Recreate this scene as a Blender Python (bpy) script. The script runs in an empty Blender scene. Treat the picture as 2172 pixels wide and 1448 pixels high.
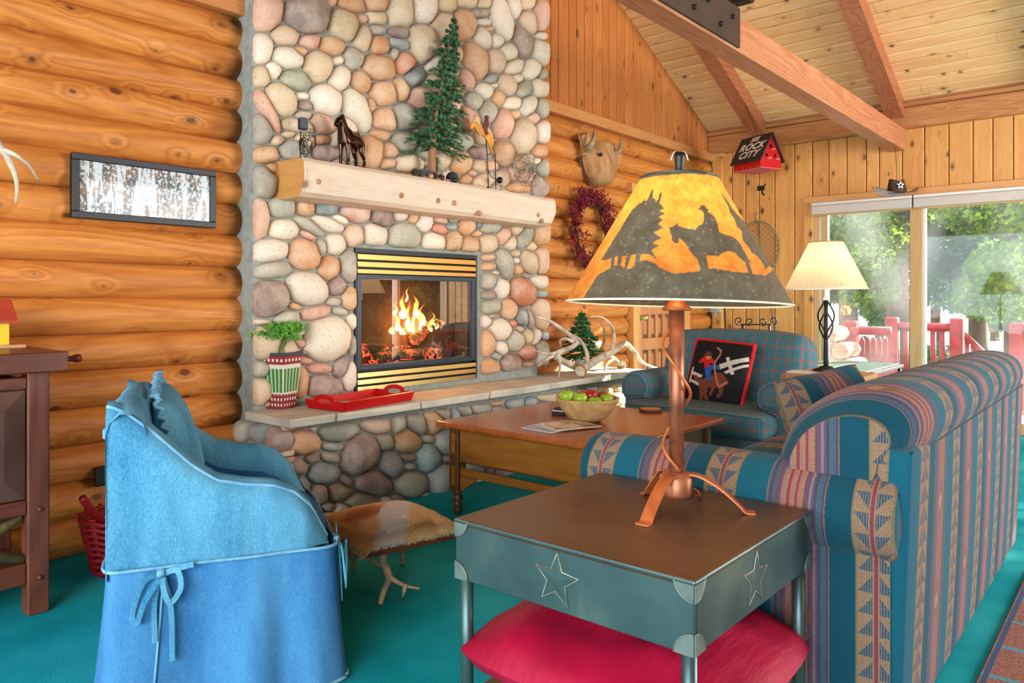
import bpy, bmesh, math, random
import numpy as np
from mathutils import Vector, Matrix, noise as mnoise
random.seed(7)
R = math.radians
SC = bpy.context.scene
COL = SC.collection

# ---------------------------------------------------------------- camera
F_PX, CX, HY, ZC = 1600.0, 1086.0, 634.0, 1.2      # focal length and horizon in 2172x1448 pixels
TH = math.atan2(1364.0, 1600.0)
CT, ST = math.cos(TH), math.sin(TH)
cam_d = bpy.data.cameras.new('camera')
cam = bpy.data.objects.new('camera', cam_d)
COL.objects.link(cam)
cam.location = (0, 0, ZC)
cam.rotation_euler = (R(90), 0, TH - R(90))
cam_d.sensor_width = 36.0
cam_d.lens = 36.0 * F_PX / 2172.0
cam_d.shift_y = -(724.0 - HY) / 2172.0
cam_d.clip_start = 0.05
cam_d.clip_end = 300
SC.camera = cam

# ---------------------------------------------------------------- sky, sun, exposure
W = bpy.data.worlds.new('world')
SC.world = W
W.use_nodes = True
bg = W.node_tree.nodes['Background']
bg.inputs['Color'].default_value = (0.80, 0.90, 1.0, 1)
bg.inputs['Strength'].default_value = 3.0
sun_d = bpy.data.lights.new('sun', 'SUN')
sun_d.energy = 16.0
sun_d.color = (1.0, 0.94, 0.84)
sun_d.angle = R(0.6)
sun = bpy.data.objects.new('sun', sun_d)
COL.objects.link(sun)
sun.location = (20, -11, 12)
sun.rotation_euler = Vector((2.53, -1.40, 1.26)).to_track_quat('Z', 'Y').to_euler()


def area(name, loc, to, sx, sy, power, col):
    l = bpy.data.lights.new(name, 'AREA')
    l.shape = 'RECTANGLE'
    l.size, l.size_y, l.energy, l.color = sx, sy, power, col
    o = bpy.data.objects.new(name, l)
    COL.objects.link(o)
    o.location = loc
    o.rotation_euler = (Vector(loc) - Vector(to)).to_track_quat('Z', 'Y').to_euler()
    return o


# added area lights standing in for unseen windows, to fill the room
area('window_daylight_side', (4.8, -4.1, 1.75), (4.4, 3.4, 1.7), 5.2, 2.3, 470, (0.95, 0.98, 1.0))
area('window_daylight_rear', (-2.6, 0.2, 2.0), (3.0, 2.0, 1.4), 3.0, 2.4, 105, (0.95, 0.98, 1.0))
vs = SC.view_settings
vs.view_transform = 'Standard'
vs.look = 'None'
vs.gamma = 1.0
vs.use_curve_mapping = False
vs.exposure = 1.05
SC.cycles.use_denoising = True
SC.cycles.max_bounces = 6
SC.cycles.diffuse_bounces = 3
SC.cycles.glossy_bounces = 3
SC.cycles.adaptive_threshold = 0.08
SC.cycles.transparent_max_bounces = 8
SC.cycles.caustics_reflective = False
SC.cycles.caustics_refractive = False
# ---------------------------------------------------------------- helpers
def at(px, py, x=None, y=None, z=None, d=None):
    """the point of the place seen at a pixel of the photograph, on the plane x=, y=, z= or at depth d"""
    u = (px - CX) / F_PX
    fx, fy, fz = CT + u * ST, ST - u * CT, (HY - py) / F_PX
    if x is not None: d = x / fx
    elif y is not None: d = y / fy
    elif z is not None: d = (z - ZC) / fz
    return Vector((d * fx, d * fy, ZC + d * fz))


def proj(p):
    d = p[0] * CT + p[1] * ST
    r = p[0] * ST - p[1] * CT
    return CX + F_PX * r / d, HY - F_PX * (p[2] - ZC) / d


def lin(c):
    c = c / 255.0
    return c / 12.92 if c <= 0.04045 else ((c + 0.055) / 1.055) ** 2.4


def C(r, g, b):
    return (lin(r), lin(g), lin(b), 1.0)


ROOTM = {}


def tag(o, label=None, cat=None, group=None, kind=None):
    if label: o['label'] = label
    if cat: o['category'] = cat
    if group: o['group'] = group
    if kind: o['kind'] = kind
    return o


def thing(name, label, cat, loc=(0, 0, 0), rz=0.0, group=None, kind=None):
    o = bpy.data.objects.new(name, None)
    o.empty_display_size = 0.1
    COL.objects.link(o)
    o.location = loc
    o.rotation_euler = (0, 0, rz)
    ROOTM[o.name] = Matrix.Translation(Vector(loc)) @ Matrix.Rotation(rz, 4, 'Z')
    return tag(o, label, cat, group, kind)


def link_mesh(name, me, mat, parent=None):
    o = bpy.data.objects.new(name, me)
    COL.objects.link(o)
    if mat is not None and not me.materials:
        for m in (mat if isinstance(mat, (list, tuple)) else [mat]):
            me.materials.append(m)
    if parent is not None:
        o.parent = parent
    return o


def copy_tree(o, parent=None):
    c = o.copy()
    COL.objects.link(c)
    c.parent = parent
    for ch in list(o.children):
        copy_tree(ch, c)
    return c


class MB:
    """collects shapes for one mesh object"""
    def __init__(s):
        s.v, s.f, s.uv, s.mi, s.sm, s.col = [], [], [], [], [], []
        s.has_uv = False

    def add(s, vs_, fs, uv=None, mi=0, smooth=False):
        b = len(s.v)
        s.v += [tuple(p) for p in vs_]
        if uv is not None:
            s.uv += [tuple(p) for p in uv]
            s.has_uv = True
        else:
            s.uv += [(0.0, 0.0)] * len(vs_)
        for f in fs:
            s.f.append(tuple(i + b for i in f))
        s.mi += ([mi] * len(fs) if isinstance(mi, int) else list(mi))
        s.sm += [smooth] * len(fs)
        return s

    def box(s, lo, hi, bev=0.0, mi=0, seg=1):
        x0, y0, z0 = [min(a, b) for a, b in zip(lo, hi)]
        x1, y1, z1 = [max(a, b) for a, b in zip(lo, hi)]
        if bev <= 0:
            vs_ = [(x0, y0, z0), (x1, y0, z0), (x1, y1, z0), (x0, y1, z0), (x0, y0, z1), (x1, y0, z1), (x1, y1, z1), (x0, y1, z1)]
            fs = [(0, 3, 2, 1), (4, 5, 6, 7), (0, 1, 5, 4), (1, 2, 6, 5), (2, 3, 7, 6), (3, 0, 4, 7)]
            return s.add(vs_, fs, mi=mi)
        bev = min(bev, 0.49 * min(x1 - x0, y1 - y0, z1 - z0))
        bm = bmesh.new()
        bmesh.ops.create_cube(bm, size=1.0)
        for v in bm.verts:
            v.co = Vector((x0 if v.co.x < 0 else x1, y0 if v.co.y < 0 else y1, z0 if v.co.z < 0 else z1))
        bmesh.ops.bevel(bm, geom=bm.edges[:], offset=bev, segments=seg, affect='EDGES', profile=0.5)
        s.bm(bm, mi)
        return s

    def bm(s, bm, mi=0, smooth=False):
        bm.verts.index_update()
        s.add([v.co[:] for v in bm.verts], [[v.index for v in f.verts] for f in bm.faces], mi=mi, smooth=smooth)
        bm.free()
        return s

    def tube(s, pts, rad, n=8, mi=0, caps=True, smooth=True, uv=False):
        pts = [Vector(p) for p in pts]
        if not isinstance(rad, (list, tuple)): rad = [rad] * len(pts)
        vs_, fs, up, L, uvs = [], [], None, 0.0, []
        for i, p in enumerate(pts):
            t = (pts[min(i + 1, len(pts) - 1)] - pts[max(i - 1, 0)])
            t = t.normalized() if t.length > 1e-9 else Vector((0, 0, 1))
            if up is None:
                up = Vector((0, 0, 1)) if abs(t.z) < 0.9 else Vector((1, 0, 0))
            sd = t.cross(up)
            sd = sd.normalized() if sd.length > 1e-6 else Vector((1, 0, 0))
            up = sd.cross(t).normalized()
            if i: L += (p - pts[i - 1]).length
            for k in range(n):
                a = 2 * math.pi * k / n
                vs_.append(p + (sd * math.cos(a) + up * math.sin(a)) * rad[i])
                uvs.append((L, k / n))
        for i in range(len(pts) - 1):
            for k in range(n):
                a, b = i * n + k, i * n + (k + 1) % n
                fs.append((a, b, b + n, a + n))
        if caps:
            fs.append(tuple(range(n - 1, -1, -1)))
            fs.append(tuple((len(pts) - 1) * n + k for k in range(n)))
        return s.add(vs_, fs, uv=uvs if uv else None, mi=mi, smooth=smooth)

    def lathe(s, prof, n=24, c=(0, 0, 0), mi=0, cap0=True, cap1=True, smooth=True, axis='Z'):
        vs_, fs = [], []
        for r, z in prof:
            for k in range(n):
                a = 2 * math.pi * k / n
                p = (r * math.cos(a), r * math.sin(a), z)
                if axis == 'X': p = (p[2], p[0], p[1])
                elif axis == 'Y': p = (p[1], p[2], p[0])
                vs_.append((c[0] + p[0], c[1] + p[1], c[2] + p[2]))
        for i in range(len(prof) - 1):
            for k in range(n):
                a, b = i * n + k, i * n + (k + 1) % n
                fs.append((a, b, b + n, a + n))
        if cap0: fs.append(tuple(range(n - 1, -1, -1)))
        if cap1: fs.append(tuple((len(prof) - 1) * n + k for k in range(n)))
        return s.add(vs_, fs, mi=mi, smooth=smooth)

    def grid(s, fn, nu, nv, mi=0, smooth=True, uvfn=None, closed_u=False, flip=False):
        vs_, uvs, fs = [], [], []
        for j in range(nv + 1):
            for i in range(nu + (0 if closed_u else 1)):
                u, v = i / nu, j / nv
                vs_.append(fn(u, v))
                uvs.append(uvfn(u, v) if uvfn else (u, v))
        w = nu if closed_u else nu + 1
        for j in range(nv):
            for i in range(nu):
                a, b = j * w + i, j * w + (i + 1) % w
                q = (a, b, b + w, a + w)
                fs.append(q[::-1] if flip else q)
        mis = mi if isinstance(mi, int) else [mi(i, j) for j in range(nv) for i in range(nu)]
        return s.add(vs_, fs, uv=uvs, mi=mis, smooth=smooth)

    def prism(s, poly, a, b, axis='Y', mi=0, smooth=False, caps=True, uv=None):
        """extrude a 2D polygon along an axis from a to b"""
        def p3(p, t):
            return {'X': (t, p[0], p[1]), 'Y': (p[0], t, p[1]), 'Z': (p[0], p[1], t)}[axis]
        n = len(poly)
        vs_ = [p3(p, a) for p in poly] + [p3(p, b) for p in poly]
        fs = [(k, (k + 1) % n, n + (k + 1) % n, n + k) for k in range(n)]
        if caps: fs += [tuple(range(n - 1, -1, -1)), tuple(range(n, 2 * n))]
        return s.add(vs_, fs, mi=mi, smooth=smooth)

    def soft(s, lo, hi, r=0.05, bulge=0.0, n=8, mi=0, uvs_=1.0, wob=0.0, seed=0):
        """an upholstered block: rounded edges, slightly bulging faces, uv in metres"""
        c = [(a + b) / 2 for a, b in zip(lo, hi)]
        h = [abs(b - a) / 2 for a, b in zip(lo, hi)]
        r = min(r, *h)
        for ax in range(3):
            for sg in (-1, 1):
                vs_, uv, fs = [], [], []
                a1, a2 = (ax + 1) % 3, (ax + 2) % 3
                for j in range(n + 1):
                    for i in range(n + 1):
                        q = [0, 0, 0]
                        q[ax] = sg * h[ax]
                        q[a1] = math.sin((2 * i / n - 1) * math.pi / 2) * h[a1] if False else _ease(2 * i / n - 1) * h[a1]
                        q[a2] = _ease(2 * j / n - 1) * h[a2]
                        inn = [max(-h[k] + r, min(h[k] - r, q[k])) for k in range(3)]
                        dv = Vector([q[k] - inn[k] for k in range(3)])
                        p = Vector(inn) + (dv.normalized() * r if dv.length > 1e-9 else dv)
                        bl = bulge * (1 - (q[a1] / h[a1]) ** 2) * (1 - (q[a2] / h[a2]) ** 2)
                        p[ax] += sg * bl
                        if wob:
                            nv_ = mnoise.noise_vector(Vector((p.x * 4 + seed, p.y * 4, p.z * 4)))
                            p += nv_ * wob
                        P = [p[k] + c[k] for k in range(3)]
                        vs_.append(P)
                        if ax == 0: uv.append((P[1] * uvs_, P[2] * uvs_))
                        elif ax == 1: uv.append((P[0] * uvs_, P[2] * uvs_))
                        else: uv.append((P[0] * uvs_, P[1] * uvs_))
                for j in range(n):
                    for i in range(n):
                        a = j * (n + 1) + i
                        f = (a, a + 1, a + n + 2, a + n + 1)
                        fs.append(f if sg > 0 else f[::-1])
                s.add(vs_, fs, uv=uv, mi=mi, smooth=True)
        return s

    def pillow(s, w, h, t, n=18, mi=0, wr=0.0, seed=0, pinch=0.10, both=True, rnd_=0.10):
        """pillow in the local XY plane, puffed along Z"""
        def mk(sg):
            def fn(u, v):
                a, b = u * 2 - 1, v * 2 - 1
                e = (max(0.0, 1 - abs(a) ** 2.6) * max(0.0, 1 - abs(b) ** 2.6)) ** 0.55
                k = 1 - pinch * (1 - abs(b) ** 2) * abs(a) ** 3
                l = 1 - pinch * (1 - abs(a) ** 2) * abs(b) ** 3
                z = sg * t * e
                if wr: z += wr * e * mnoise.noise(Vector((a * 3 + seed, b * 3, sg)))
                cr_ = 1 - rnd_ * (abs(a) ** 3) * (abs(b) ** 3)
                return (a * w / 2 * k * cr_, b * h / 2 * l * cr_, z)
            return fn
        s.grid(mk(1), n, n, mi=mi, uvfn=lambda u, v: (u * w, v * h))
        s.grid(mk(-1), n, n, mi=mi, uvfn=lambda u, v: (u * w, v * h), flip=True)
        return s

    def xf(s, m):
        s.v = [tuple(m @ Vector(p)) for p in s.v]
        return s

    def build(s, name, mat, parent=None, world=False, weld=0.0, kind=None, color=None):
        vs_ = s.v
        if world and parent is not None:
            inv = ROOTM[parent.name].inverted()
            vs_ = [tuple(inv @ Vector(p)) for p in vs_]
        me = bpy.data.meshes.new(name)
        me.from_pydata(vs_, [], s.f)
        me.polygons.foreach_set('use_smooth', s.sm)
        me.polygons.foreach_set('material_index', s.mi)
        if s.has_uv:
            ul = me.uv_layers.new(name='uv')
            li = np.empty(len(me.loops), dtype=np.int32)
            me.loops.foreach_get('vertex_index', li)
            ul.data.foreach_set('uv', np.array(s.uv, dtype=np.float32)[li].ravel())
        if s.col:
            ca = me.color_attributes.new('ink', 'FLOAT_COLOR', 'POINT')
            ca.data.foreach_set('color', np.array(s.col, dtype=np.float32).ravel())
        if weld:
            bm = bmesh.new()
            bm.from_mesh(me)
            bmesh.ops.remove_doubles(bm, verts=bm.verts, dist=weld)
            bm.to_mesh(me)
            bm.free()
        me.update()
        o = link_mesh(name, me, mat, parent)
        ROOTM[o.name] = ROOTM[parent.name] if parent is not None and parent.name in ROOTM else Matrix()
        if kind: o['kind'] = kind
        if color: o.color = color
        return o


def _ease(t):
    return math.copysign(1 - (1 - abs(t)) ** 1.6, t)


def spline(pts, n=6):
    """Catmull-Rom through the points"""
    P = [Vector(p) for p in pts]
    P = [P[0] * 2 - P[1]] + P + [P[-1] * 2 - P[-2]]
    out = []
    for i in range(1, len(P) - 2):
        for k in range(n):
            t = k / n
            a, b, c, d = P[i - 1], P[i], P[i + 1], P[i + 2]
            out.append(0.5 * ((2 * b) + (c - a) * t + (2 * a - 5 * b + 4 * c - d) * t * t + (3 * b - a - 3 * c + d) * t ** 3))
    out.append(P[-2])
    return out


def taper(n, a, b, p=1.0):
    return [a + (b - a) * (i / (n - 1)) ** p for i in range(n)]


def inpoly(pts, poly):
    """even-odd test for many points"""
    x, y = pts[:, 0], pts[:, 1]
    r = np.zeros(len(pts), bool)
    j = len(poly) - 1
    for i in range(len(poly)):
        xi, yi = poly[i]
        xj, yj = poly[j]
        if yi != yj:
            r ^= ((yi > y) != (yj > y)) & (x < (xj - xi) * (y - yi) / (yj - yi) + xi)
        j = i
    return r


# ---------------------------------------------------------------- materials
class NT:
    def __init__(s, name):
        s.m = bpy.data.materials.new(name)
        s.m.use_nodes = True
        s.t = s.m.node_tree
        s.p = s.t.nodes['Principled BSDF']
        s.out = s.t.nodes['Material Output']

    def n(s, kind, ins=None, **kw):
        nd = s.t.nodes.new('ShaderNode' + kind)
        for k, v in kw.items(): setattr(nd, k, v)
        for k, v in (ins or {}).items():
            s.put(nd.inputs[k], v)
        return nd

    def put(s, sock, v):
        if isinstance(v, bpy.types.NodeSocket): s.t.links.new(v, sock)
        elif isinstance(v, bpy.types.Node): s.t.links.new(v.outputs[0], sock)
        else: sock.default_value = v

    def math(s, op, a, b=0.0, c=None):
        nd = s.n('Math', {0: a, 1: b}, operation=op)
        if c is not None: s.put(nd.inputs[2], c)
        return nd.outputs[0]

    def mix(s, f, a, b, mode='MIX'):
        nd = s.n('Mix', data_type='RGBA', blend_type=mode)
        s.put(nd.inputs[0], f)
        s.put(nd.inputs[6], a)
        s.put(nd.inputs[7], b)
        return nd.outputs[2]

    def ramp(s, fac, stops, interp='LINEAR'):
        nd = s.n('ValToRGB', {0: fac})
        cr = nd.color_ramp
        cr.interpolation = interp
        while len(cr.elements) > 1: cr.elements.remove(cr.elements[-1])
        cr.elements[0].position, cr.elements[0].color = stops[0][0], stops[0][1]
        for p, c in stops[1:]:
            e = cr.elements.new(p)
            e.color = c
        return nd.outputs[0]

    def noise(s, vec, scale, detail=3.0, rough=0.55, dist=0.0):
        return s.n('TexNoise', {'Vector': vec, 'Scale': scale, 'Detail': detail, 'Roughness': rough, 'Distortion': dist}).outputs[0]

    def map(s, vec, scale=(1, 1, 1), loc=(0, 0, 0), rot=(0, 0, 0)):
        return s.n('Mapping', {'Vector': vec, 'Location': loc, 'Rotation': rot, 'Scale': scale}).outputs[0]

    def obj(s, rand=8.0):
        tc = s.n('TexCoord').outputs['Object']
        if not rand: return tc
        rnd = s.n('ObjectInfo').outputs['Random']
        k = s.n('VectorMath', {0: (rand, rand * 1.7, rand * 2.3)}, operation='SCALE')
        s.put(k.inputs['Scale'], rnd)
        return s.n('VectorMath', {0: tc, 1: k.outputs[0]}, operation='ADD').outputs[0]

    def sep(s, vec):
        return s.n('SeparateXYZ', {0: vec}).outputs

    def bump(s, h, strength=0.3, dist=0.01):
        b = s.n('Bump', {'Height': h, 'Strength': strength, 'Distance': dist})
        s.t.links.new(b.outputs[0], s.p.inputs['Normal'])

    def base(s, c, rough=0.6, metal=0.0, spec=0.4):
        s.put(s.p.inputs['Base Color'], c)
        s.put(s.p.inputs['Roughness'], rough)
        s.put(s.p.inputs['Metallic'], metal)
        s.put(s.p.inputs['Specular IOR Level'], spec)
        return s.m


def plain(name, c, rough=0.6, metal=0.0, spec=0.4, var=0.08, scale=9.0, bump=0.0):
    """one colour with slight mottling"""
    k = NT(name)
    o = k.obj(3.0)
    f = k.noise(o, scale, 4)
    d = tuple(max(0, x * (1 - var * 2.2)) for x in c[:3]) + (1,)
    l = tuple(min(1, x * (1 + var)) for x in c[:3]) + (1,)
    k.base(k.ramp(f, [(0.3, d), (0.7, l)]), rough, metal, spec)
    if bump: k.bump(k.noise(o, scale * 6, 3), bump, 0.004)
    return k.m


def wood(name, light, dark, axis='X', ring=9.0, knots=1.0, rough=0.5, spec=0.4, knotc=(84, 42, 22), vary=0.22, stretch=14.0, kscale=5.0, bump=0.05, flat=None, fig=0.45):
    """pine with long grain along an axis, soft figure and round knots"""
    k = NT(name)
    o = k.obj(9.0)
    s3 = {'X': (1 / stretch, 1, 1), 'Y': (1, 1 / stretch, 1), 'Z': (1, 1, 1 / stretch)}[axis]
    dist = None
    if knots:
        ks = [kscale * (0.6 if ax == axis else 1.0) * (0.0 if ax == flat else 1.0) for ax in 'XYZ']
        kv = k.map(o, tuple(ks))
        if flat:
            sx_, sy_, sz_ = k.sep(kv)
            pa, pb = {'X': (sy_, sz_), 'Y': (sx_, sz_), 'Z': (sx_, sy_)}[flat]
            kv = k.n('CombineXYZ', {0: pa, 1: pb}).outputs[0]
        vo = k.n('TexVoronoi', {'Vector': kv, 'Scale': 1.0, 'Randomness': 1.0}, voronoi_dimensions='2D' if flat else '3D')
        sz = k.n('SeparateColor', {0: vo.outputs['Color']}).outputs[0]
        dist = k.math('ADD', vo.outputs['Distance'], k.math('MULTIPLY', sz, 0.10))
    g = k.map(o, s3)
    big = k.noise(g, 5.0, 2, 0.5, 0.6)
    if dist is not None:
        big = k.math('ADD', big, k.ramp(dist, [(0.0, (0.22, 0.22, 0.22, 1)), (0.32, (0, 0, 0, 1))]))
    rings = k.math('PINGPONG', k.math('FRACT', k.math('MULTIPLY', big, ring)), 0.5)
    fine = k.noise(g, 95.0, 3, 0.6)
    cloud = k.noise(k.map(o, tuple(x * 0.5 + 0.1 for x in s3)), 4.0, 2)
    f = k.math('ADD', k.math('MULTIPLY', rings, fig), k.math('ADD', k.math('MULTIPLY', fine, 0.45), k.math('MULTIPLY', cloud, 0.35)))
    L, D = C(*light), C(*dark)
    col = k.ramp(f, [(0.30, D), (0.72, L)])
    rnd = k.n('ObjectInfo').outputs['Random']
    col = k.mix(k.math('MULTIPLY', rnd, vary), col, tuple(x * 0.70 for x in D[:3]) + (1,))
    if dist is not None:
        wob = k.math('MULTIPLY', k.math('SUBTRACT', k.noise(o, 40.0, 2), 0.5), 0.04)
        kk = k.ramp(k.math('ADD', dist, wob), [(0.07 * knots, (1, 1, 1, 1)), (0.10 * knots, (0.35, 0.35, 0.35, 1)), (0.19 * knots, (0, 0, 0, 1))])
        col = k.mix(k.math('MULTIPLY', kk, 0.85), col, C(*knotc))
    k.base(col, rough, 0, spec)
    if bump: k.bump(f, bump, 0.004)
    return k.m


def metal(name, c, rough=0.4, var=0.2, scale=6.0, metallic=0.9, c2=None):
    k = NT(name)
    o = k.obj(2.0)
    f = k.noise(o, scale, 5, 0.6)
    c2 = c2 or tuple(x * (1 - 2 * var) for x in c[:3]) + (1,)
    k.base(k.ramp(f, [(0.32, c2), (0.66, c)]), rough, metallic, 0.5)
    return k.m


def emit(name, c, strength):
    k = NT(name)
    k.base((0, 0, 0, 1), 0.9)
    k.put(k.p.inputs['Emission Color'], c)
    k.put(k.p.inputs['Emission Strength'], strength)
    return k.m


M = {}
M['log'] = wood('log_wood', (218, 142, 66), (174, 98, 40), 'X', ring=9, knots=1.0, kscale=5.2, rough=0.55, vary=0.18, stretch=9, flat='Y', fig=0.5, spec=0.3)
M['board_z'] = wood('pine_board_vertical', (224, 146, 76), (188, 106, 50), 'Z', ring=6, knots=1.0, kscale=4.6, rough=0.45, vary=0.3, flat='Y', fig=0.3)
M['board_b'] = wood('pine_board_pale', (238, 178, 104), (208, 138, 68), 'Z', ring=6, knots=0.95, kscale=4.4, rough=0.45, vary=0.28, flat='X', fig=0.3)
M['plank_y'] = wood('ceiling_plank', (250, 208, 152), (230, 166, 106), 'Y', ring=6, knots=0.9, kscale=4.6, rough=0.4, vary=0.2, flat='Z', fig=0.3)
M['trim_x'] = wood('pine_trim', (226, 160, 98), (198, 124, 66), 'X', ring=5, knots=0.7, rough=0.45, vary=0.1, flat='Y', fig=0.3)
M['trim_y'] = wood('pine_trim_cross', (234, 184, 118), (208, 146, 82), 'Y', ring=5, knots=0.7, rough=0.45, vary=0.1, flat='X', fig=0.3)
M['beam_x'] = wood('fir_beam', (206, 140, 98), (162, 94, 60), 'X', ring=14, knots=0.5, rough=0.5, vary=0.1, kscale=3)
M['rafter'] = wood('fir_rafter', (190, 118, 80), (146, 80, 50), 'X', ring=12, knots=0.4, rough=0.5, vary=0.1, kscale=3)
M['ledger'] = wood('fir_ledger', (206, 144, 88), (168, 102, 54), 'Y', ring=12, knots=0.5, rough=0.5, vary=0.1, kscale=3)
M['mantel'] = wood('pale_mantel_wood', (232, 212, 190), (208, 180, 152), 'X', ring=4, knots=0.6, kscale=2.6, rough=0.7, vary=0.05, knotc=(140, 90, 60), flat='Y', fig=0.2)
M['mantel_end'] = wood('mantel_end_grain', (206, 150, 84), (186, 124, 60), 'Y', ring=4, knots=0, rough=0.7, vary=0.05)
M['dark_cab'] = wood('dark_cabinet_wood', (122, 66, 42), (78, 40, 28), 'Z', ring=10, knots=0.4, rough=0.45, vary=0.1)
M['dark_cab_x'] = wood('dark_cabinet_wood_wide', (118, 60, 36), (80, 38, 24), 'X', ring=10, knots=0.5, rough=0.35, vary=0.1)
M['door_wood'] = wood('door_wood', (212, 142, 92), (184, 112, 66), 'Z', ring=5, knots=0, rough=0.5, vary=0.05)
M['table_wood'] = wood('coffee_table_wood', (150, 96, 34), (104, 60, 18), 'Y', ring=6, knots=0, rough=0.35, vary=0.05)
M['table_top'] = wood('coffee_table_top', (172, 92, 40), (140, 66, 26), 'X', ring=5, knots=0, rough=0.22, vary=0.05, spec=0.6)
M['table_leg'] = wood('coffee_table_leg', (104, 64, 28), (70, 40, 16), 'Z', ring=6, knots=0, rough=0.35, vary=0.05)
M['twig'] = wood('twig_bark', (150, 130, 76), (96, 80, 40), 'Z', ring=8, knots=0, rough=0.8)
M['mortar'] = plain('grey_mortar', C(150, 154, 144), 0.9, var=0.12, scale=22, bump=0.5)
M['black'] = plain('black_paint', C(26, 27, 28), 0.45, var=0.05)
M['iron'] = plain('wrought_iron', C(40, 42, 44), 0.45, metal=0.5, var=0.1)
M['white'] = plain('white_paint', C(232, 230, 224), 0.6, var=0.03)
M['red'] = plain('red_paint', C(196, 14, 20), 0.35, var=0.06)
M['teal_glass'] = plain('slate', C(96, 116, 108), 0.3, var=0.2)
M['paper'] = plain('paper', C(226, 224, 216), 0.7, var=0.05)


def stone_mat():
    k = NT('river_stone')
    o = k.obj(6.0)
    oc = k.n('ObjectInfo').outputs['Color']
    a = k.noise(o, 9.0, 4, 0.6)
    b = k.noise(o, 70.0, 3, 0.6)
    col = k.mix(k.ramp(a, [(0.38, (0, 0, 0, 1)), (0.75, (0.55, 0.55, 0.55, 1))]), oc, C(232, 214, 190), 'MIX')
    col = k.mix(k.ramp(b, [(0.30, (0.5, 0.5, 0.5, 1)), (0.42, (0, 0, 0, 1))]), col, C(112, 92, 78))
    k.base(col, 0.62, 0, 0.35)
    k.bump(k.math('ADD', a, k.math('MULTIPLY', b, 0.25)), 0.25, 0.01)
    return k.m


M['stone'] = stone_mat()
M['slab'] = plain('flagstone', C(206, 198, 178), 0.75, var=0.12, scale=5, bump=0.35)


def carpet_mat():
    k = NT('teal_carpet')
    o = k.obj(0)
    a = k.noise(o, 1.6, 3)
    b = k.noise(o, 260.0, 2)
    f = k.math('ADD', k.math('MULTIPLY', a, 0.6), k.math('MULTIPLY', b, 0.5))
    k.base(k.ramp(f, [(0.35, C(0, 116, 128)), (0.55, C(14, 156, 166)), (0.75, C(70, 190, 194))]), 0.95, 0, 0.1)
    k.bump(b, 0.6, 0.006)
    return k.m


M['carpet'] = carpet_mat()


def denim_mat(name, a, b, sc=3.0):
    k = NT(name)
    o = k.obj(2.0)
    big = k.noise(k.map(o, (1.6, 1.6, 0.45)), sc, 5, 0.65)
    fin = k.noise(k.map(o, (1, 1, 0.35)), 320.0, 2)
    f = k.math('ADD', k.math('MULTIPLY', big, 0.7), k.math('MULTIPLY', fin, 0.35))
    k.base(k.ramp(f, [(0.35, a), (0.7, b)]), 0.9, 0, 0.15)
    k.bump(fin, 0.25, 0.003)
    return k.m


M['denim'] = denim_mat('denim', C(40, 112, 152), C(114, 180, 206))
M['denim_d'] = denim_mat('denim_skirt', C(34, 94, 150), C(84, 148, 192))
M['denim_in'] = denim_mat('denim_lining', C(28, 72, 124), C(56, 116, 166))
M['denim_seam'] = denim_mat('denim_worn_seam', C(78, 142, 178), C(136, 184, 206), 14.0)


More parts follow.
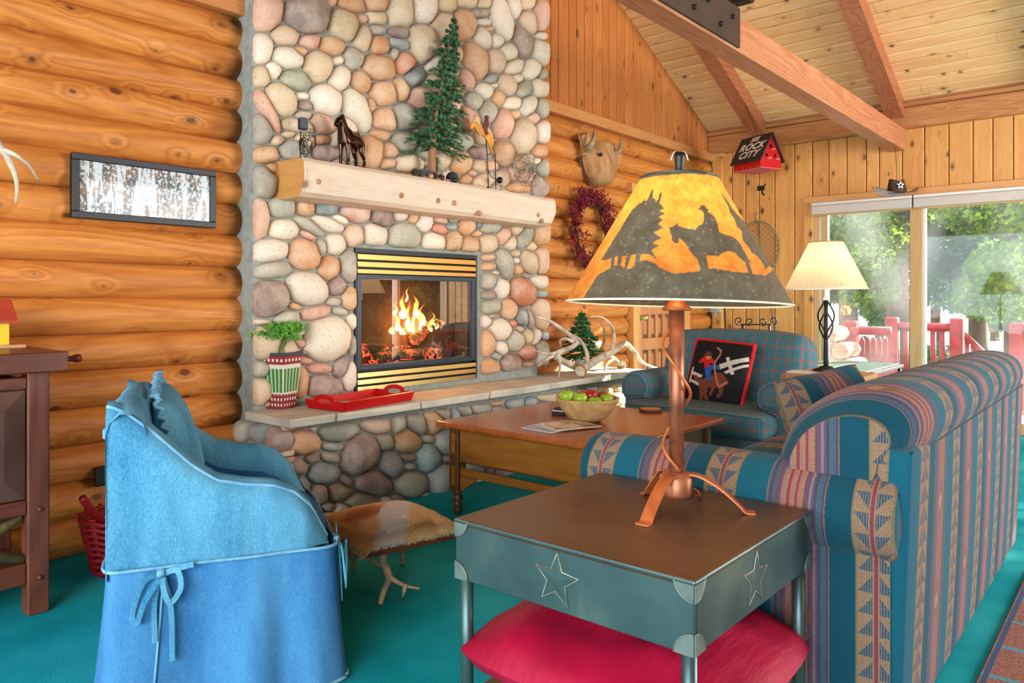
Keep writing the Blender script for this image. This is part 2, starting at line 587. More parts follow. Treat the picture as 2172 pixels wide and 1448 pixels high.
def sofa_mat():
    """woven stripes: u runs across the stripes, v along them, both in metres"""
    k = NT('woven_stripe_fabric')
    uv = k.n('UVMap').outputs[0]
    u, v, _ = k.sep(uv)
    wv = k.noise(uv, 160.0, 2)
    ud = k.math('ADD', u, k.math('MULTIPLY', k.math('SUBTRACT', wv, 0.5), 0.004))
    t = k.math('FRACT', k.math('DIVIDE', ud, 0.43))
    teal, teal2 = C(16, 78, 94), C(20, 98, 116)
    tan, gold, pink, red, blue, plum, navy = C(152, 126, 96), C(132, 118, 76), C(170, 112, 100), C(140, 64, 70), C(76, 94, 122), C(92, 62, 86), C(26, 56, 80)
    grn = C(70, 104, 100)
    st = [(0.0, gold), (0.010, tan), (0.230, gold), (0.24, teal), (0.40, gold), (0.407, plum), (0.42, blue), (0.44, grn), (0.46, plum), (0.475, blue),
          (0.49, pink), (0.505, blue), (0.525, red), (0.54, tan), (0.56, pink), (0.58, red), (0.595, tan), (0.61, pink), (0.63, red), (0.65, tan), (0.67, pink),
          (0.69, blue), (0.705, red), (0.72, grn), (0.735, blue), (0.75, plum), (0.765, blue), (0.775, gold), (0.782, teal2)]
    col = k.ramp(t, st, 'CONSTANT')
    # triangles on the tan band
    s1 = k.math('ABSOLUTE', k.math('DIVIDE', k.math('SUBTRACT', t, 0.12), 0.108))
    pv = k.math('FRACT', k.math('DIVIDE', v, 0.058))
    tri = k.math('LESS_THAN', s1, k.math('SUBTRACT', 1.0, pv))
    hatch = k.math('GREATER_THAN', k.math('FRACT', k.math('DIVIDE', u, 0.0065)), 0.30)
    tri = k.math('MULTIPLY', tri, hatch)
    inb = k.math('LESS_THAN', s1, 0.95)
    mid = k.math('GREATER_THAN', s1, 0.20)
    col = k.mix(k.math('MULTIPLY', k.math('MULTIPLY', tri, inb), mid), col, C(46, 84, 108))
    col = k.mix(k.math('LESS_THAN', s1, 0.10), col, red)
    # lozenges in the middle of the wide multi-stripe
    s2 = k.math('ABSOLUTE', k.math('DIVIDE', k.math('SUBTRACT', t, 0.60), 0.10))
    lv = k.math('PINGPONG', k.math('DIVIDE', v, 0.30), 0.5)
    lz = k.math('ADD', s2, k.math('MULTIPLY', k.math('SNAP', lv, 0.035), 5.0))
    stair = k.math('LESS_THAN', lz, 1.0)
    col = k.mix(k.math('MULTIPLY', stair, 0.55), col, C(140, 84, 72))
    col = k.mix(k.math('MULTIPLY', k.math('LESS_THAN', lz, 0.40), 0.7), col, C(190, 160, 116))
    # ribs and chenille
    rib = k.math('PINGPONG', k.math('DIVIDE', v, 0.006), 0.5)
    dk = k.math('ADD', k.math('MULTIPLY', rib, 0.35), k.math('MULTIPLY', wv, 0.6))
    col = k.mix(k.math('SUBTRACT', 0.70, dk), col, C(20, 34, 48))
    k.base(col, 0.9, 0, 0.1)
    k.put(k.p.inputs['Sheen Weight'], 0.08)
    k.bump(k.math('ADD', wv, rib), 0.35, 0.003)
    return k.m


M['sofa'] = sofa_mat()


def plaid_mat():
    k = NT('plaid_fabric')
    uv = k.n('UVMap').outputs[0]
    u, v, _ = k.sep(uv)
    g, gd = C(70, 122, 122), C(48, 92, 102)

    def bands(w):
        t = k.math('FRACT', k.math('DIVIDE', w, 0.088))
        redm = k.math('LESS_THAN', k.math('ABSOLUTE', k.math('SUBTRACT', t, 0.15)), 0.075)
        navm = k.math('LESS_THAN', k.math('ABSOLUTE', k.math('SUBTRACT', t, 0.65)), 0.11)
        thin = k.math('LESS_THAN', k.math('ABSOLUTE', k.math('SUBTRACT', t, 0.65)), 0.02)
        return redm, navm, thin
    ru, nu_, tu = bands(u)
    rv, nv_, tv = bands(v)
    col = k.mix(k.math('MULTIPLY', k.math('ADD', nu_, nv_), 0.32), g, C(36, 56, 104))
    col = k.mix(k.math('MULTIPLY', k.math('ADD', tu, tv), 0.5), col, C(150, 170, 190))
    col = k.mix(k.math('MULTIPLY', k.math('ADD', ru, k.math('MULTIPLY', rv, 0.8)), 0.45), col, C(190, 54, 68))
    w = k.noise(uv, 220.0, 2)
    col = k.mix(k.math('MULTIPLY', w, 0.35), col, gd)
    k.base(col, 0.9, 0, 0.1)
    k.bump(w, 0.3, 0.002)
    return k.m


M['plaid'] = plaid_mat()


def ink_mat(name, rough=0.8, trans=0.0, bumps=0.0):
    """colour printed on the surface, stored per vertex"""
    k = NT(name)
    a = k.n('Attribute', attribute_name='ink').outputs['Color']
    w = k.noise(k.obj(0), 45.0, 4, 0.65)
    col = k.mix(k.math('MULTIPLY', w, 0.35), a, (0.02, 0.02, 0.02, 1), 'MIX')
    k.base(col, rough, 0, 0.2)
    if trans:
        tr = k.n('BsdfTranslucent', {'Color': k.mix(0.0, a, a)})
        mx = k.n('MixShader', {0: trans, 1: k.p.outputs[0], 2: tr.outputs[0]})
        k.t.links.new(mx.outputs[0], k.out.inputs[0])
    return k.m


M['cushion_ink'] = ink_mat('printed_cushion')
# ---------------------------------------------------------------- the room shell
XB, LOGP, LOG0 = 7.98, 0.1722, 1.203 - 7 * 0.1722          # window wall, log spacing, foot of the first log
TRIMZ = LOG0 + 16 * LOGP


def ceil_z(x):
    return 3.05 + 0.477 * (XB - x) if x > 3.0 else 3.05 + 0.477 * (XB - 3.0) - 0.477 * (3.0 - x)


MB().box((-3.0, -4.2, -0.05), (XB + 0.1, 4.3, 0.0)).build('floor', M['carpet'], kind='structure')
wall_left = MB().box((-3.0, 4.22, 0), (XB + 0.1, 4.3, 5.5)).build('wall_left', M['trim_x'], kind='structure')


def log(x0, x1, zc, r=0.0925, yc=3.893, end0=0.0, end1=0.0):
    n = max(2, int((x1 - x0) / 0.25))
    pts, rad = [], []
    if end0:
        for t in (0.0, 0.5, 0.85):
            pts.append((x0 + end0 * t * 0.6, yc, zc)); rad.append(r * (0.70 + 0.30 * math.sin(t * math.pi / 2)))
    sd = random.random() * 50
    for i in range(n + 1):
        x = x0 + end0 * 0.6 + (x1 - end1 * 0.6 - x0 - end0 * 0.6) * i / n
        k = mnoise.noise(Vector((x * 0.8, zc * 9, sd)))
        pts.append((x, yc + 0.004 * k, zc + 0.004 * mnoise.noise(Vector((x * 0.6, zc * 5, sd + 9)))))
        rad.append(r * (1 + 0.03 * k))
    if end1:
        for t in (0.85, 0.5, 0.0):
            pts.append((x1 - end1 * t * 0.6, yc, zc)); rad.append(r * (0.70 + 0.30 * math.sin(t * math.pi / 2)))
    MB().tube(pts, rad, 20).build('log', M['log'], wall_left)


for i in range(16):
    zc = LOG0 + (i + 0.5) * LOGP
    # the third and twelfth courses are butted a little way in from the left
    if i == 2:
        log(-1.2, 0.985, zc); log(0.99, 2.20, zc, end1=0.03)
    elif i == 11:
        log(-1.2, 0.86, zc, r=0.091); log(0.865, 2.20, zc, end1=0.03)
    else:
        log(-1.2, 2.20, zc, end1=0.03)
    if zc < 2.24:
        log(4.60, 6.20, zc, end1=0.07)
        log(7.36, 7.93, zc, end0=0.07, end1=0.04)
    else:
        log(4.60, 7.95, zc, end1=0.05)
MB().box((-1.2, 3.86, 0), (XB, 4.0, TRIMZ)).build('chinking', plain('dark_chinking', C(92, 56, 30), 0.9), wall_left)
for a, b in ((-1.2, 2.235), (4.6, XB)):
    MB().box((a, 3.775, TRIMZ - 0.008), (b, 3.86, TRIMZ + 0.085), 0.006).build('trim_board', M['trim_x'], wall_left)
x = 0.2
while x < XB - 0.02:
    w = random.uniform(0.105, 0.165)
    x1 = min(x + w, XB - 0.005)
    if not (2.25 < x and x1 < 4.55) and ceil_z((x + x1) / 2) < 6:
        g = 0.0035
        m = MB()
        xa, xb, y0, y1, z0 = x + g, x1 - g, 3.83, 3.86, TRIMZ + 0.08
        m.add([(xa, y0 + .006, z0), (xa + .008, y0, z0), (xb - .008, y0, z0), (xb, y0 + .006, z0), (xb, y1, z0), (xa, y1, z0)] +
              [(px_, py_, ceil_z(px_) + 0.02) for px_, py_ in ((xa, y0 + .006), (xa + .008, y0), (xb - .008, y0), (xb, y0 + .006), (xb, y1), (xa, y1))],
              [(i, (i + 1) % 6, 6 + (i + 1) % 6, 6 + i) for i in range(6)] + [(5, 4, 3, 2, 1, 0), (6, 7, 8, 9, 10, 11)])
        m.build('board', M['board_z'], wall_left)
    x = x1
MB().box((-1.2, 3.86, TRIMZ), (XB, 3.93, 5.4)).build('backing', plain('dark_board_gap', C(120, 66, 30), 0.9), wall_left)

MB().prism([(-3.0, 0), (XB + 0.1, 0), (XB + 0.1, 3.1), (3.0, ceil_z(3.0) + .03), (-3.0, ceil_z(-3.0) + .03)], -4.2, -4.12, 'Y').build('wall_right', M['trim_x'], kind='structure')
# window wall
wb = MB()
WY0, WY1, WZ1 = 0.72, 2.70, 2.19            # sliding door opening
VY0, VY1 = -3.0, -0.68                      # the next window along
for y0, y1, z0, z1 in ((WY1, 4.3, 0, 3.2), (WY0, WY1, WZ1, 3.2), (VY1, WY0, 0, 3.2), (VY0, VY1, WZ1, 3.2), (-4.2, VY0, 0, 3.2)):
    wb.box((XB + 0.03, y0, z0), (XB + 0.12, y1, z1))
wall_back = wb.build('wall_back', plain('dark_wall_backing', C(150, 100, 52), 0.9), kind='structure')


def wboard(y0, y1, z0, z1):
    g = 0.003
    MB().box((XB - 0.002, y0 + g, z0), (XB + 0.028, y1 - g, z1), 0.007).build('board', M['board_b'], wall_back)


y = 3.84
while y > -2.2:
    w = random.uniform(0.115, 0.215)
    y0 = y - w
    if y > WY1 + 0.1:
        wboard(max(y0, WY1 + 0.005), y, 0.0, 2.84)
    if y0 < WY1 + 0.1 and y < WY1 + 0.3:
        pass
    if y <= WY1 + 0.1 or y0 < WY1 + 0.005:
        yt = min(y, WY1 + 0.005)
        if y0 > WY0 - 0.1: wboard(y0, yt, 2.255, 2.84)
        elif y0 > VY1: wboard(y0, yt, 0.0, 2.84)
        else: wboard(y0, yt, 2.255, 2.84)
    y = y0
# corner post, ledger and its cap
MB().box((XB - 0.05, 3.68, 0), (XB - 0.003, 3.80, 2.80), 0.006).build('corner_post', M['board_b'], wall_back)
MB().box((XB - 0.075, 3.66, 2.79), (XB - 0.003, 3.83, 2.83), 0.006).build('post_cap', M['trim_y'], wall_back)
MB().box((XB - 0.10, -4.0, 2.825), (XB + 0.03, 3.83, 3.02), 0.008).build('ledger_beam', M['ledger'], wall_back)
MB().box((XB - 0.125, -4.0, 3.022), (XB + 0.03, 3.83, 3.06), 0.006).build('ledger_cap', M['ledger'], wall_back)

# ceiling: sloping planks, rafters and the tie beam of the truss
cm = MB()
TH_ = 0.09
for xa, xb in ((3.0, XB + 0.1), (-3.0, 3.0)):
    za, zb = (ceil_z(3.0001), ceil_z(xb)) if xa == 3.0 else (ceil_z(xa), ceil_z(3.0001))
    cm.add([(xa, -4.2, za + .03), (xb, -4.2, zb + .03), (xb, 4.3, zb + .03), (xa, 4.3, za + .03),
            (xa, -4.2, za + TH_), (xb, -4.2, zb + TH_), (xb, 4.3, zb + TH_), (xa, 4.3, za + TH_)],
           [(0, 3, 2, 1), (4, 5, 6, 7), (0, 1, 5, 4), (1, 2, 6, 5), (2, 3, 7, 6), (3, 0, 4, 7)])
ceiling = cm.build('ceiling', plain('ceiling_backing', C(96, 56, 30), 0.9), kind='structure', weld=0.0005)
sl = math.hypot(1, 0.477)
s0 = 0.0
while s0 < 4.0:
    w = 0.128
    xa, xb = XB - s0 / sl, XB - (s0 + w - 0.014) / sl
    cuts = [3.84, random.uniform(0.2, 3.2), -2.2]
    for ya, yb in zip(cuts[:-1], cuts[1:]):
        m = MB()
        ya2, yb2 = ya - 0.0012, yb + 0.0012
        za, zb = ceil_z(xa), ceil_z(xb)
        ch = 0.010
        xm, xn = xa - ch / sl, xb + ch / sl
        pr = [(xa, za + .032), (xa, za + .008), (xm, ceil_z(xm)), (xn, ceil_z(xn)), (xb, zb + .008), (xb, zb + .032)]
        m.prism(pr, yb2, ya2, 'Y')
        m.build('plank', M['plank_y'], ceiling)
    s0 += w


def rafter(y0, y1, dep=0.17):
    m = MB()
    xs = (XB - 0.1, 3.05)
    pr = [(xs[0], ceil_z(xs[0]) - dep), (xs[0], ceil_z(xs[0]) + 0.004), (xs[1], ceil_z(xs[1]) + 0.004), (xs[1], ceil_z(xs[1]) - dep)]
    m.prism(pr, y0, y1, 'Y')
    return m.build('rafter', M['rafter'], ceiling)


rafter(3.16, 3.31)
rafter(1.82, 1.97)
rafter(0.48, 0.63)
tie = MB().box((1.6, 1.82, 2.625), (XB - 0.02, 1.97, 2.83), 0.008).build('tie_beam', M['beam_x'], ceiling)
MB().box((3.05, 1.805, 2.635), (4.13, 1.8195, 2.86), 0.002).build('steel_plate', metal('brown_steel', C(66, 50, 42), 0.5, metallic=0.4), tie)
for k in range(6):
    p = (3.25 + 0.155 * k, 1.803, 2.70 + (0.085 if k % 2 else 0.0))
    MB().lathe([(0.0, -0.016), (0.012, -0.014), (0.014, -0.004), (0.016, 0.0)], 8, p, axis='Y', cap0=False).build('bolt', M['iron'], tie)

# ---------------------------------------------------------------- sliding door, blinds, trims
def pane_mat(dust=1.0):
    k = NT('dusty_glass' if dust > .5 else 'clean_glass')
    tr = k.n('BsdfTransparent', {0: (0.93, 0.96, 0.95, 1)})
    gl = k.n('BsdfGlossy', {'Color': (1, 1, 1, 1), 'Roughness': 0.02})
    fr = k.n('Fresnel', {'IOR': 1.35 if dust > .5 else 1.02})
    mx = k.n('MixShader', {0: fr.outputs[0], 1: tr.outputs[0], 2: gl.outputs[0]})
    o = k.obj(3.0)
    nz = k.noise(k.map(o, (1, 1, 0.6)), 1.6, 2, 0.5, 0.0)
    fi = k.noise(o, 60.0, 3)
    du = k.math('MULTIPLY', k.ramp(nz, [(0.40, (0.004, 0.004, 0.004, 1)), (0.8, (0.055, 0.055, 0.055, 1))]), k.math('ADD', k.math('MULTIPLY', fi, 0.5 * dust), 0.6 * dust))
    tl = k.n('BsdfTranslucent', {0: (0.9, 0.95, 0.97, 1)})
    m2 = k.n('MixShader', {0: du, 1: mx.outputs[0], 2: tl.outputs[0]})
    k.t.links.new(m2.outputs[0], k.out.inputs[0])
    return k.m


M['pane'], M['pane_clean'] = pane_mat(), pane_mat(0.1)
M['vinyl'] = plain('white_vinyl', C(226, 222, 216), 0.5, var=0.02)
M['tan_frame'] = wood('tan_door_frame', (214, 170, 118), (196, 148, 96), 'Z', ring=4, knots=0, vary=0.05)


def slider(n, y0, y1, mid, label):
    root = thing('window_%d' % n, None, None, (XB, y1, 0), kind='structure')
    x0, x1 = XB + 0.0, XB + 0.07
    MB().box((x0, y1 - 0.07, 0), (x1, y1, WZ1), 0.004).build('jamb', M['tan_frame'], root, world=True)
    MB().box((x0, y0, 0), (x1, y0 + 0.07, WZ1), 0.004).build('jamb', M['tan_frame'], root, world=True)
    MB().box((x0, y0 + .07, WZ1 - 0.08), (x1, y1 - .07, WZ1), 0.004).build('head', M['tan_frame'], root, world=True)
    MB().box((x0, y0 + .07, 0), (x1, y1 - .07, 0.10), 0.004).build('threshold', M['tan_frame'], root, world=True)
    MB().box((x0 + .01, y1 - 0.085, 0.1), (x0 + .035, y1 - 0.071, WZ1 - .08), 0.002).build('track', M['vinyl'], root, world=True)
    MB().box((x0 + .005, y1 - 0.150, 0.1), (x0 + .05, y1 - 0.137, WZ1 - .08), 0.003).build('stile_edge', M['vinyl'], root, world=True)
    MB().box((x0 + .006, y1 - 0.136, 0.1), (x0 + .06, y1 - 0.087, WZ1 - .08), 0.003).build('stile', M['tan_frame'], root, world=True)
    MB().box((x0 - .005, mid - 0.055, 0.1), (x0 + .055, mid + 0.055, WZ1 - .02), 0.004).build('mullion', M['tan_frame'], root, world=True)
    MB().box((x0 + .003, mid - 0.082, 0.1), (x0 + .05, mid - 0.056, WZ1 - .08), 0.003).build('stile_edge', M['vinyl'], root, world=True)
    MB().box((x0 + .028, mid + 0.055, 0.1), (x0 + .033, y1 - 0.15, WZ1 - .08)).build('pane', M['pane' if n == 1 else 'pane_clean'], root, world=True)
    MB().box((x0 + .028, y0 + 0.07, 0.1), (x0 + .033, mid - 0.082, WZ1 - .08)).build('pane', M['pane' if n == 1 else 'pane_clean'], root, world=True)
    return root


slider(1, WY0, WY1, 1.735, '')
slider(2, VY0, VY1, -1.85, '')
tr = MB().box((XB - 0.03, VY0 - 0.2, 2.188), (XB - 0.003, WY1 + 0.09, 2.256), 0.004).build('trim_1', M['trim_y'], kind='structure')
MB().box((XB - 0.025, WY1 - 0.004, 0), (XB - 0.003, WY1 + 0.088, 2.187), 0.004).build('trim_2', M['board_b'], kind='structure')


def blind(y0, y1, label):
    r = thing('roller_blind', label, 'blind', (XB - 0.06, (y0 + y1) / 2, 2.06), group='rolled-up blinds over the sliding door')
    vin = M.setdefault('blind', plain('blind_fabric', C(204, 190, 178), 0.6, var=0.03))
    MB().box((XB - 0.095, y0, 2.065), (XB - 0.032, y1, 2.155), 0.008).build('valance', vin, r, world=True)
    MB().box((XB - 0.085, y0, 2.157), (XB - 0.032, y1, 2.184), 0.003).build('head_rail', M['vinyl'], r, world=True)
    MB().box((XB - 0.07, y0 + .01, 2.052), (XB - 0.04, y1 - .01, 2.064), 0.003).build('bottom_bar', M['trim_y'], r, world=True)


blind(1.755, 2.69, 'beige rolled-up blind above the panel of the sliding door behind the linen lamp')
blind(0.30, 1.742, 'beige rolled-up blind above the sliding door, right of the hanging tin hat')

# panelled door in the log wall
droot = thing('door_1', None, None, (6.77, 3.80, 0), kind='structure')
for a, b in ((6.205, 6.315), (7.235, 7.345)):
    MB().box((a, 3.765, 0), (b, 3.86, 2.215), 0.006).build('casing', M['board_b'], droot, world=True)
MB().box((6.16, 3.755, 2.216), (7.39, 3.86, 2.30), 0.006).build('casing', M['trim_x'], droot, world=True)
D0, D1 = 6.318, 7.232
dm = MB().box((D0, 3.835, 0.01), (D1, 3.858, 2.21))
dm.build('leaf', plain('door_recess', C(120, 84, 66), 0.6), droot, world=True)
nc, nr = 5, 6
xs = [D0 + 0.10 + (D1 - D0 - 0.20 + 0.06) * i / nc for i in range(nc + 1)]
zs = [0.06 + (2.21 - 0.10) * i / nr for i in range(nr + 1)]
MB().box((D0, 3.80, 0.01), (D0 + .105, 3.836, 2.21), 0.003).build('stile', M['door_wood'], droot, world=True)
MB().box((D1 - .105, 3.80, 0.01), (D1, 3.836, 2.21), 0.003).build('stile', M['door_wood'], droot, world=True)
for i in range(nr + 1):
    z = 0.01 + (2.21 - 0.13 - 0.01) * i / nr
    MB().box((D0 + .106, 3.803, z), (D1 - .106, 3.836, z + 0.115), 0.003).build('rail', M['door_wood'], droot, world=True)
for r_ in range(nr):
    z0 = 0.01 + 2.07 * r_ / nr + 0.116
    z1 = 0.01 + 2.07 * (r_ + 1) / nr - 0.001
    cw = (D1 - D0 - .212) / nc
    for c_ in range(nc):
        xa = D0 + .106 + cw * c_
        if c_:
            MB().box((xa - 0.024, 3.803, z0), (xa + 0.024, 3.836, z1), 0.003).build('muntin', M['door_wood'], droot, world=True)
        MB().box((xa + 0.040, 3.812, z0 + .03), (xa + cw - 0.040, 3.8345, z1 - .03), 0.012).build('panel', M['door_wood'], droot, world=True)
M['brass'] = metal('brass', C(246, 222, 150), 0.22, 0.04, metallic=1.0)
hb = MB().lathe([(0.028, 0), (0.028, -0.008), (0.010, -0.012), (0.010, -0.045)], 14, (6.37, 3.80, 1.02), axis='Y')
hb.build('latch_plate', M['brass'], droot, world=True)
MB().lathe([(0.010, -0.04), (0.030, -0.055), (0.032, -0.07), (0.018, -0.085), (0.0, -0.087)], 14, (6.37, 3.80, 1.02), axis='Y', cap1=False).build('knob', M['brass'], droot, world=True)

# ---------------------------------------------------------------- outdoors
MB().box((XB + 0.13, -30, -0.45), (75, 45, -0.40)).build('ground', None, kind='structure').data.materials.append(
    plain('dry_forest_ground', C(176, 168, 120), 0.95, var=0.25, scale=0.5))
deck = MB().box((XB + 0.121, -4.5, -0.16), (11.9, 5.6, -0.13)).build('deck_floor', plain('deck_base', C(120, 60, 50), 0.8), kind='structure')
for i in range(24):
    xa = XB + 0.125 + 0.157 * i
    MB().box((xa, -4.5, -0.129), (xa + 0.15, 5.6, -0.10)).build('plank', M.setdefault('deck', plain('red_deck_stain', C(168, 62, 62), 0.6, var=0.15)), deck)
M['rail_red'] = plain('red_rail_stain', C(136, 20, 28), 0.45, var=0.18)


def rail_thing(label, p0, p1, zb, zt0, zt1, posts, nb, r=0.055, group='red log railings of the deck', snow=False):
    t = thing('deck_railing', label, 'railing', p0 + (0,), group=group)
    a, b = Vector(p0 + (0,)), Vector(p1 + (0,))
    za, zc_ = Vector((0, 0, zt0)), Vector((0, 0, zt1))
    MB().tube([a + za, b + zc_], r, 12).build('top_rail', M['rail_red'], t, world=True)
    MB().tube([a + za - Vector((0, 0, .78)), b + zc_ - Vector((0, 0, .78))], r * .8, 10).build('bottom_rail', M['rail_red'], t, world=True)
    for f in posts:
        p = a.lerp(b, f)
        z = zt0 + (zt1 - zt0) * f + 0.12
        MB().box((p.x - .075, p.y - .075, zb), (p.x + .075, p.y + .075, z), 0.012).build('post', M['rail_red'], t, world=True)
    for i in range(nb):
        f = (i + 0.5) / nb
        p = a.lerp(b, f)
        z = zt0 + (zt1 - zt0) * f
        MB().tube([p + Vector((0, 0, z - .78)), p + Vector((0, 0, z - .02))], 0.034, 8).build('baluster', M['rail_red'], t, world=True)
    return t


def P2(px, x):
    q = at(px, 700, x=x)
    return (q.x, q.y)


rail_thing('red log deck railing with round balusters behind the middle of the sliding door', P2(1893, 11.2), P2(2030, 11.2), -0.1, 0.83, 0.83, (0.0, 1.0), 7)
rail_thing('red sloping stair railing going down beyond the deck', P2(2044, 11.3), P2(2130, 12.9), -0.45, 0.72, 0.12, (), 6)
rail_thing('red railing post and rail at the far right of the glass', P2(2158, 10.6), P2(2230, 10.6), -0.1, 0.80, 0.80, (0.0,), 4)
rail_thing('red picket railing with pale worn rail behind the far lamp', P2(1690, 10.2), P2(1890, 10.2), -0.1, 0.80, 0.80, (0.60, ), 0)
pk = thing('picket_screen', 'red board screen standing behind the firewood outside the door', 'fence', P2(1700, 10.4) + (-0.1,))
for i in range(15):
    q0 = P2(1700 + i * 12.4, 10.4)
    q1 = P2(1700 + (i + 1) * 12.4, 10.4)
    MB().prism([(-q0[1], -0.1), (-q1[1] - .012, -0.1), (-q1[1] - .012, 0.66), (-(q0[1] + q1[1]) / 2, 0.72), (-q0[1], 0.66)], 10.37, 10.40, 'X').xf(Matrix(((1, 0, 0, 0), (0, -1, 0, 0), (0, 0, 1, 0), (0, 0, 0, 1)))).build('board', M['rail_red'], pk, world=True)
M['bark'] = wood('firewood_bark', (206, 160, 124), (150, 96, 66), 'Y', ring=6, knots=0, rough=0.9)
fw = [(1745, 742, .10, 'pale split log at the left of the middle row of the firewood'), (1770, 708, .11, 'topmost split log of the firewood pile outside'), (1795, 742, .11, 'split log at the right of the middle row of the firewood'),
      (1758, 772, .10, 'lower left split log of the firewood pile'), (1785, 774, .10, 'lower middle split log of the firewood pile'), (1812, 774, .10, 'lower right split log of the firewood pile')]
zlow = min(at(px, py, x=9.7).z - r for px, py, r, _ in fw)
rk = thing('log_rack', 'low rack carrying the firewood outside the sliding door', 'rack', (9.72, at(1785, 774, x=9.7).y, -.1))
ya, yb_ = at(1735, 774, x=9.7).y, at(1828, 774, x=9.7).y
for xx in (9.56, 9.88):
    MB().box((xx - .03, yb_ - .1, zlow - .06), (xx + .03, ya + .1, zlow - .004)).build('rail', M['rail_red'], rk, world=True)
    for yy in (ya, yb_):
        MB().box((xx - .025, yy - .03, -.099), (xx + .025, yy + .03, zlow - .061)).build('leg', M['rail_red'], rk, world=True)
for k, (px, py, r, lab) in enumerate(fw):
    c = at(px, py, x=9.7)
    pts = spline([(9.45, c.y, c.z), (9.7, c.y, c.z), (9.98, c.y, c.z)], 3)
    o = MB().tube(pts, [r * (.9 + .1 * mnoise.noise(Vector((k, i * 3.0, 0)))) for i in range(len(pts))], 7, smooth=False).build('firewood', M['bark'])
    tag(o, lab, 'firewood', 'firewood pile on the deck')


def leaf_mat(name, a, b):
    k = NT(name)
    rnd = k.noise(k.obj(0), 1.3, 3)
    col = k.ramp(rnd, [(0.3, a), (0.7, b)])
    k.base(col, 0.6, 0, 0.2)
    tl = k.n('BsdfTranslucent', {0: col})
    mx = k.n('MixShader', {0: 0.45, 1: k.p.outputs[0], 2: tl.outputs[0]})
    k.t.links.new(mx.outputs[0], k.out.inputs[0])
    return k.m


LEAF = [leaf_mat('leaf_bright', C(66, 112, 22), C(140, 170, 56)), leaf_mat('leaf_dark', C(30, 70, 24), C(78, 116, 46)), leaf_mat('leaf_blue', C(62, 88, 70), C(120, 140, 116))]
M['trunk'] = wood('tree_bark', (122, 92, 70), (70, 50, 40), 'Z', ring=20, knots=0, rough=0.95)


def leaf_cloud(m, blobs, n, size, rng):
    tot = sum(b[3] * b[4] * b[5] for b in blobs)
    V = []
    for (cx, cy, cz, rx, ry, rz) in blobs:
        k = int(n * rx * ry * rz / tot)
        d = rng.normal(size=(k, 3))
        d /= np.linalg.norm(d, axis=1)[:, None]
        p = np.array((cx, cy, cz)) + d * np.array((rx, ry, rz)) * (rng.uniform(0.3, 1.0, (k, 1)) ** 0.5)
        a, b = rng.normal(size=(k, 3)), rng.normal(size=(k, 3))
        a /= np.linalg.norm(a, axis=1)[:, None]
        b -= a * np.sum(a * b, 1)[:, None]
        b /= np.linalg.norm(b, axis=1)[:, None]
        s = size * rng.uniform(0.6, 1.3, (k, 1))
        V.append(np.stack([p - a * s, p + b * s * .55, p + a * s, p - b * s * .55], 1).reshape(-1, 3))
    V = np.concatenate(V)
    m.add(V.tolist(), [(i, i + 1, i + 2, i + 3) for i in range(0, len(V), 4)])


def tree(px, x, h, label, mi, trunk_r=0.16, blobs=None, n=3500, size=0.11, seed=1, low=1.2, spread=1.6):
    rng = np.random.default_rng(seed)
    q = at(px, 700, x=x)
    t = thing('tree', label, 'tree', (q.x, q.y, -0.42), group='trees beyond the deck')
    pts = [(0, 0, 0), (0.05, .03, h * .35), (-.04, .06, h * .7), (0.02, 0, h * .95)]
    pts = spline(pts, 4)
    MB().tube(pts, taper(len(pts), trunk_r, trunk_r * .3), 10).build('trunk', M['trunk'], t)
    for k in range(5):
        z = low + (h - low) * (0.15 + .15 * k)
        a = rng.uniform(0, 6.28)
        pt = spline([(0, 0, z), (math.cos(a) * .5, math.sin(a) * .5, z + .3), (math.cos(a) * spread * .8, math.sin(a) * spread * .8, z + .7)], 3)
        MB().tube(pt, taper(len(pt), trunk_r * .4, .015), 6).build('branch', M['trunk'], t)
    bl = []
    for k in range(16):
        f = rng.uniform(0, 1)
        a = rng.uniform(0, 6.28)
        rr = spread * rng.uniform(0.2, 0.8) * (1 - .4 * f)
        bl.append((math.cos(a) * rr, math.sin(a) * rr, low + (h - low) * f, .75 * rng.uniform(.7, 1.2), .75 * rng.uniform(.7, 1.2), .55 * rng.uniform(.7, 1.3)))
    m = MB()
    leaf_cloud(m, bl, n, size, rng)
    m.build('foliage', LEAF[mi], t, kind='stuff')


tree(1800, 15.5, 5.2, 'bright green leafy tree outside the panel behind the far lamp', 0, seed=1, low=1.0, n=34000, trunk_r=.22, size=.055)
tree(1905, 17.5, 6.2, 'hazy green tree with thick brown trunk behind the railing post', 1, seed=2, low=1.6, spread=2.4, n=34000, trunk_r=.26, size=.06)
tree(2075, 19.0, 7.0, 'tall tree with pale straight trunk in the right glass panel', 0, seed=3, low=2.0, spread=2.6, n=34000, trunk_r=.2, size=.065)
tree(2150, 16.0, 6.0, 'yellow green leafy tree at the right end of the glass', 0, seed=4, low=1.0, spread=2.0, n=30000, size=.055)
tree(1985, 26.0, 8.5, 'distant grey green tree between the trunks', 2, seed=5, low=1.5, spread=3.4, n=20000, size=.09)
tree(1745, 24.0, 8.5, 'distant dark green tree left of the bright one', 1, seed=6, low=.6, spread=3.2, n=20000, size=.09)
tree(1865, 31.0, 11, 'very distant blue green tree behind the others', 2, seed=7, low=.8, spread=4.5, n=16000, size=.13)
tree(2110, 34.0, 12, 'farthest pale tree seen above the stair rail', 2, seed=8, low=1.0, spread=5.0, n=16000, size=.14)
tree(2260, 22.0, 8, 'tree just beyond the edge of the door glass', 1, seed=9, low=.8, spread=3.0, n=14000, size=.10)


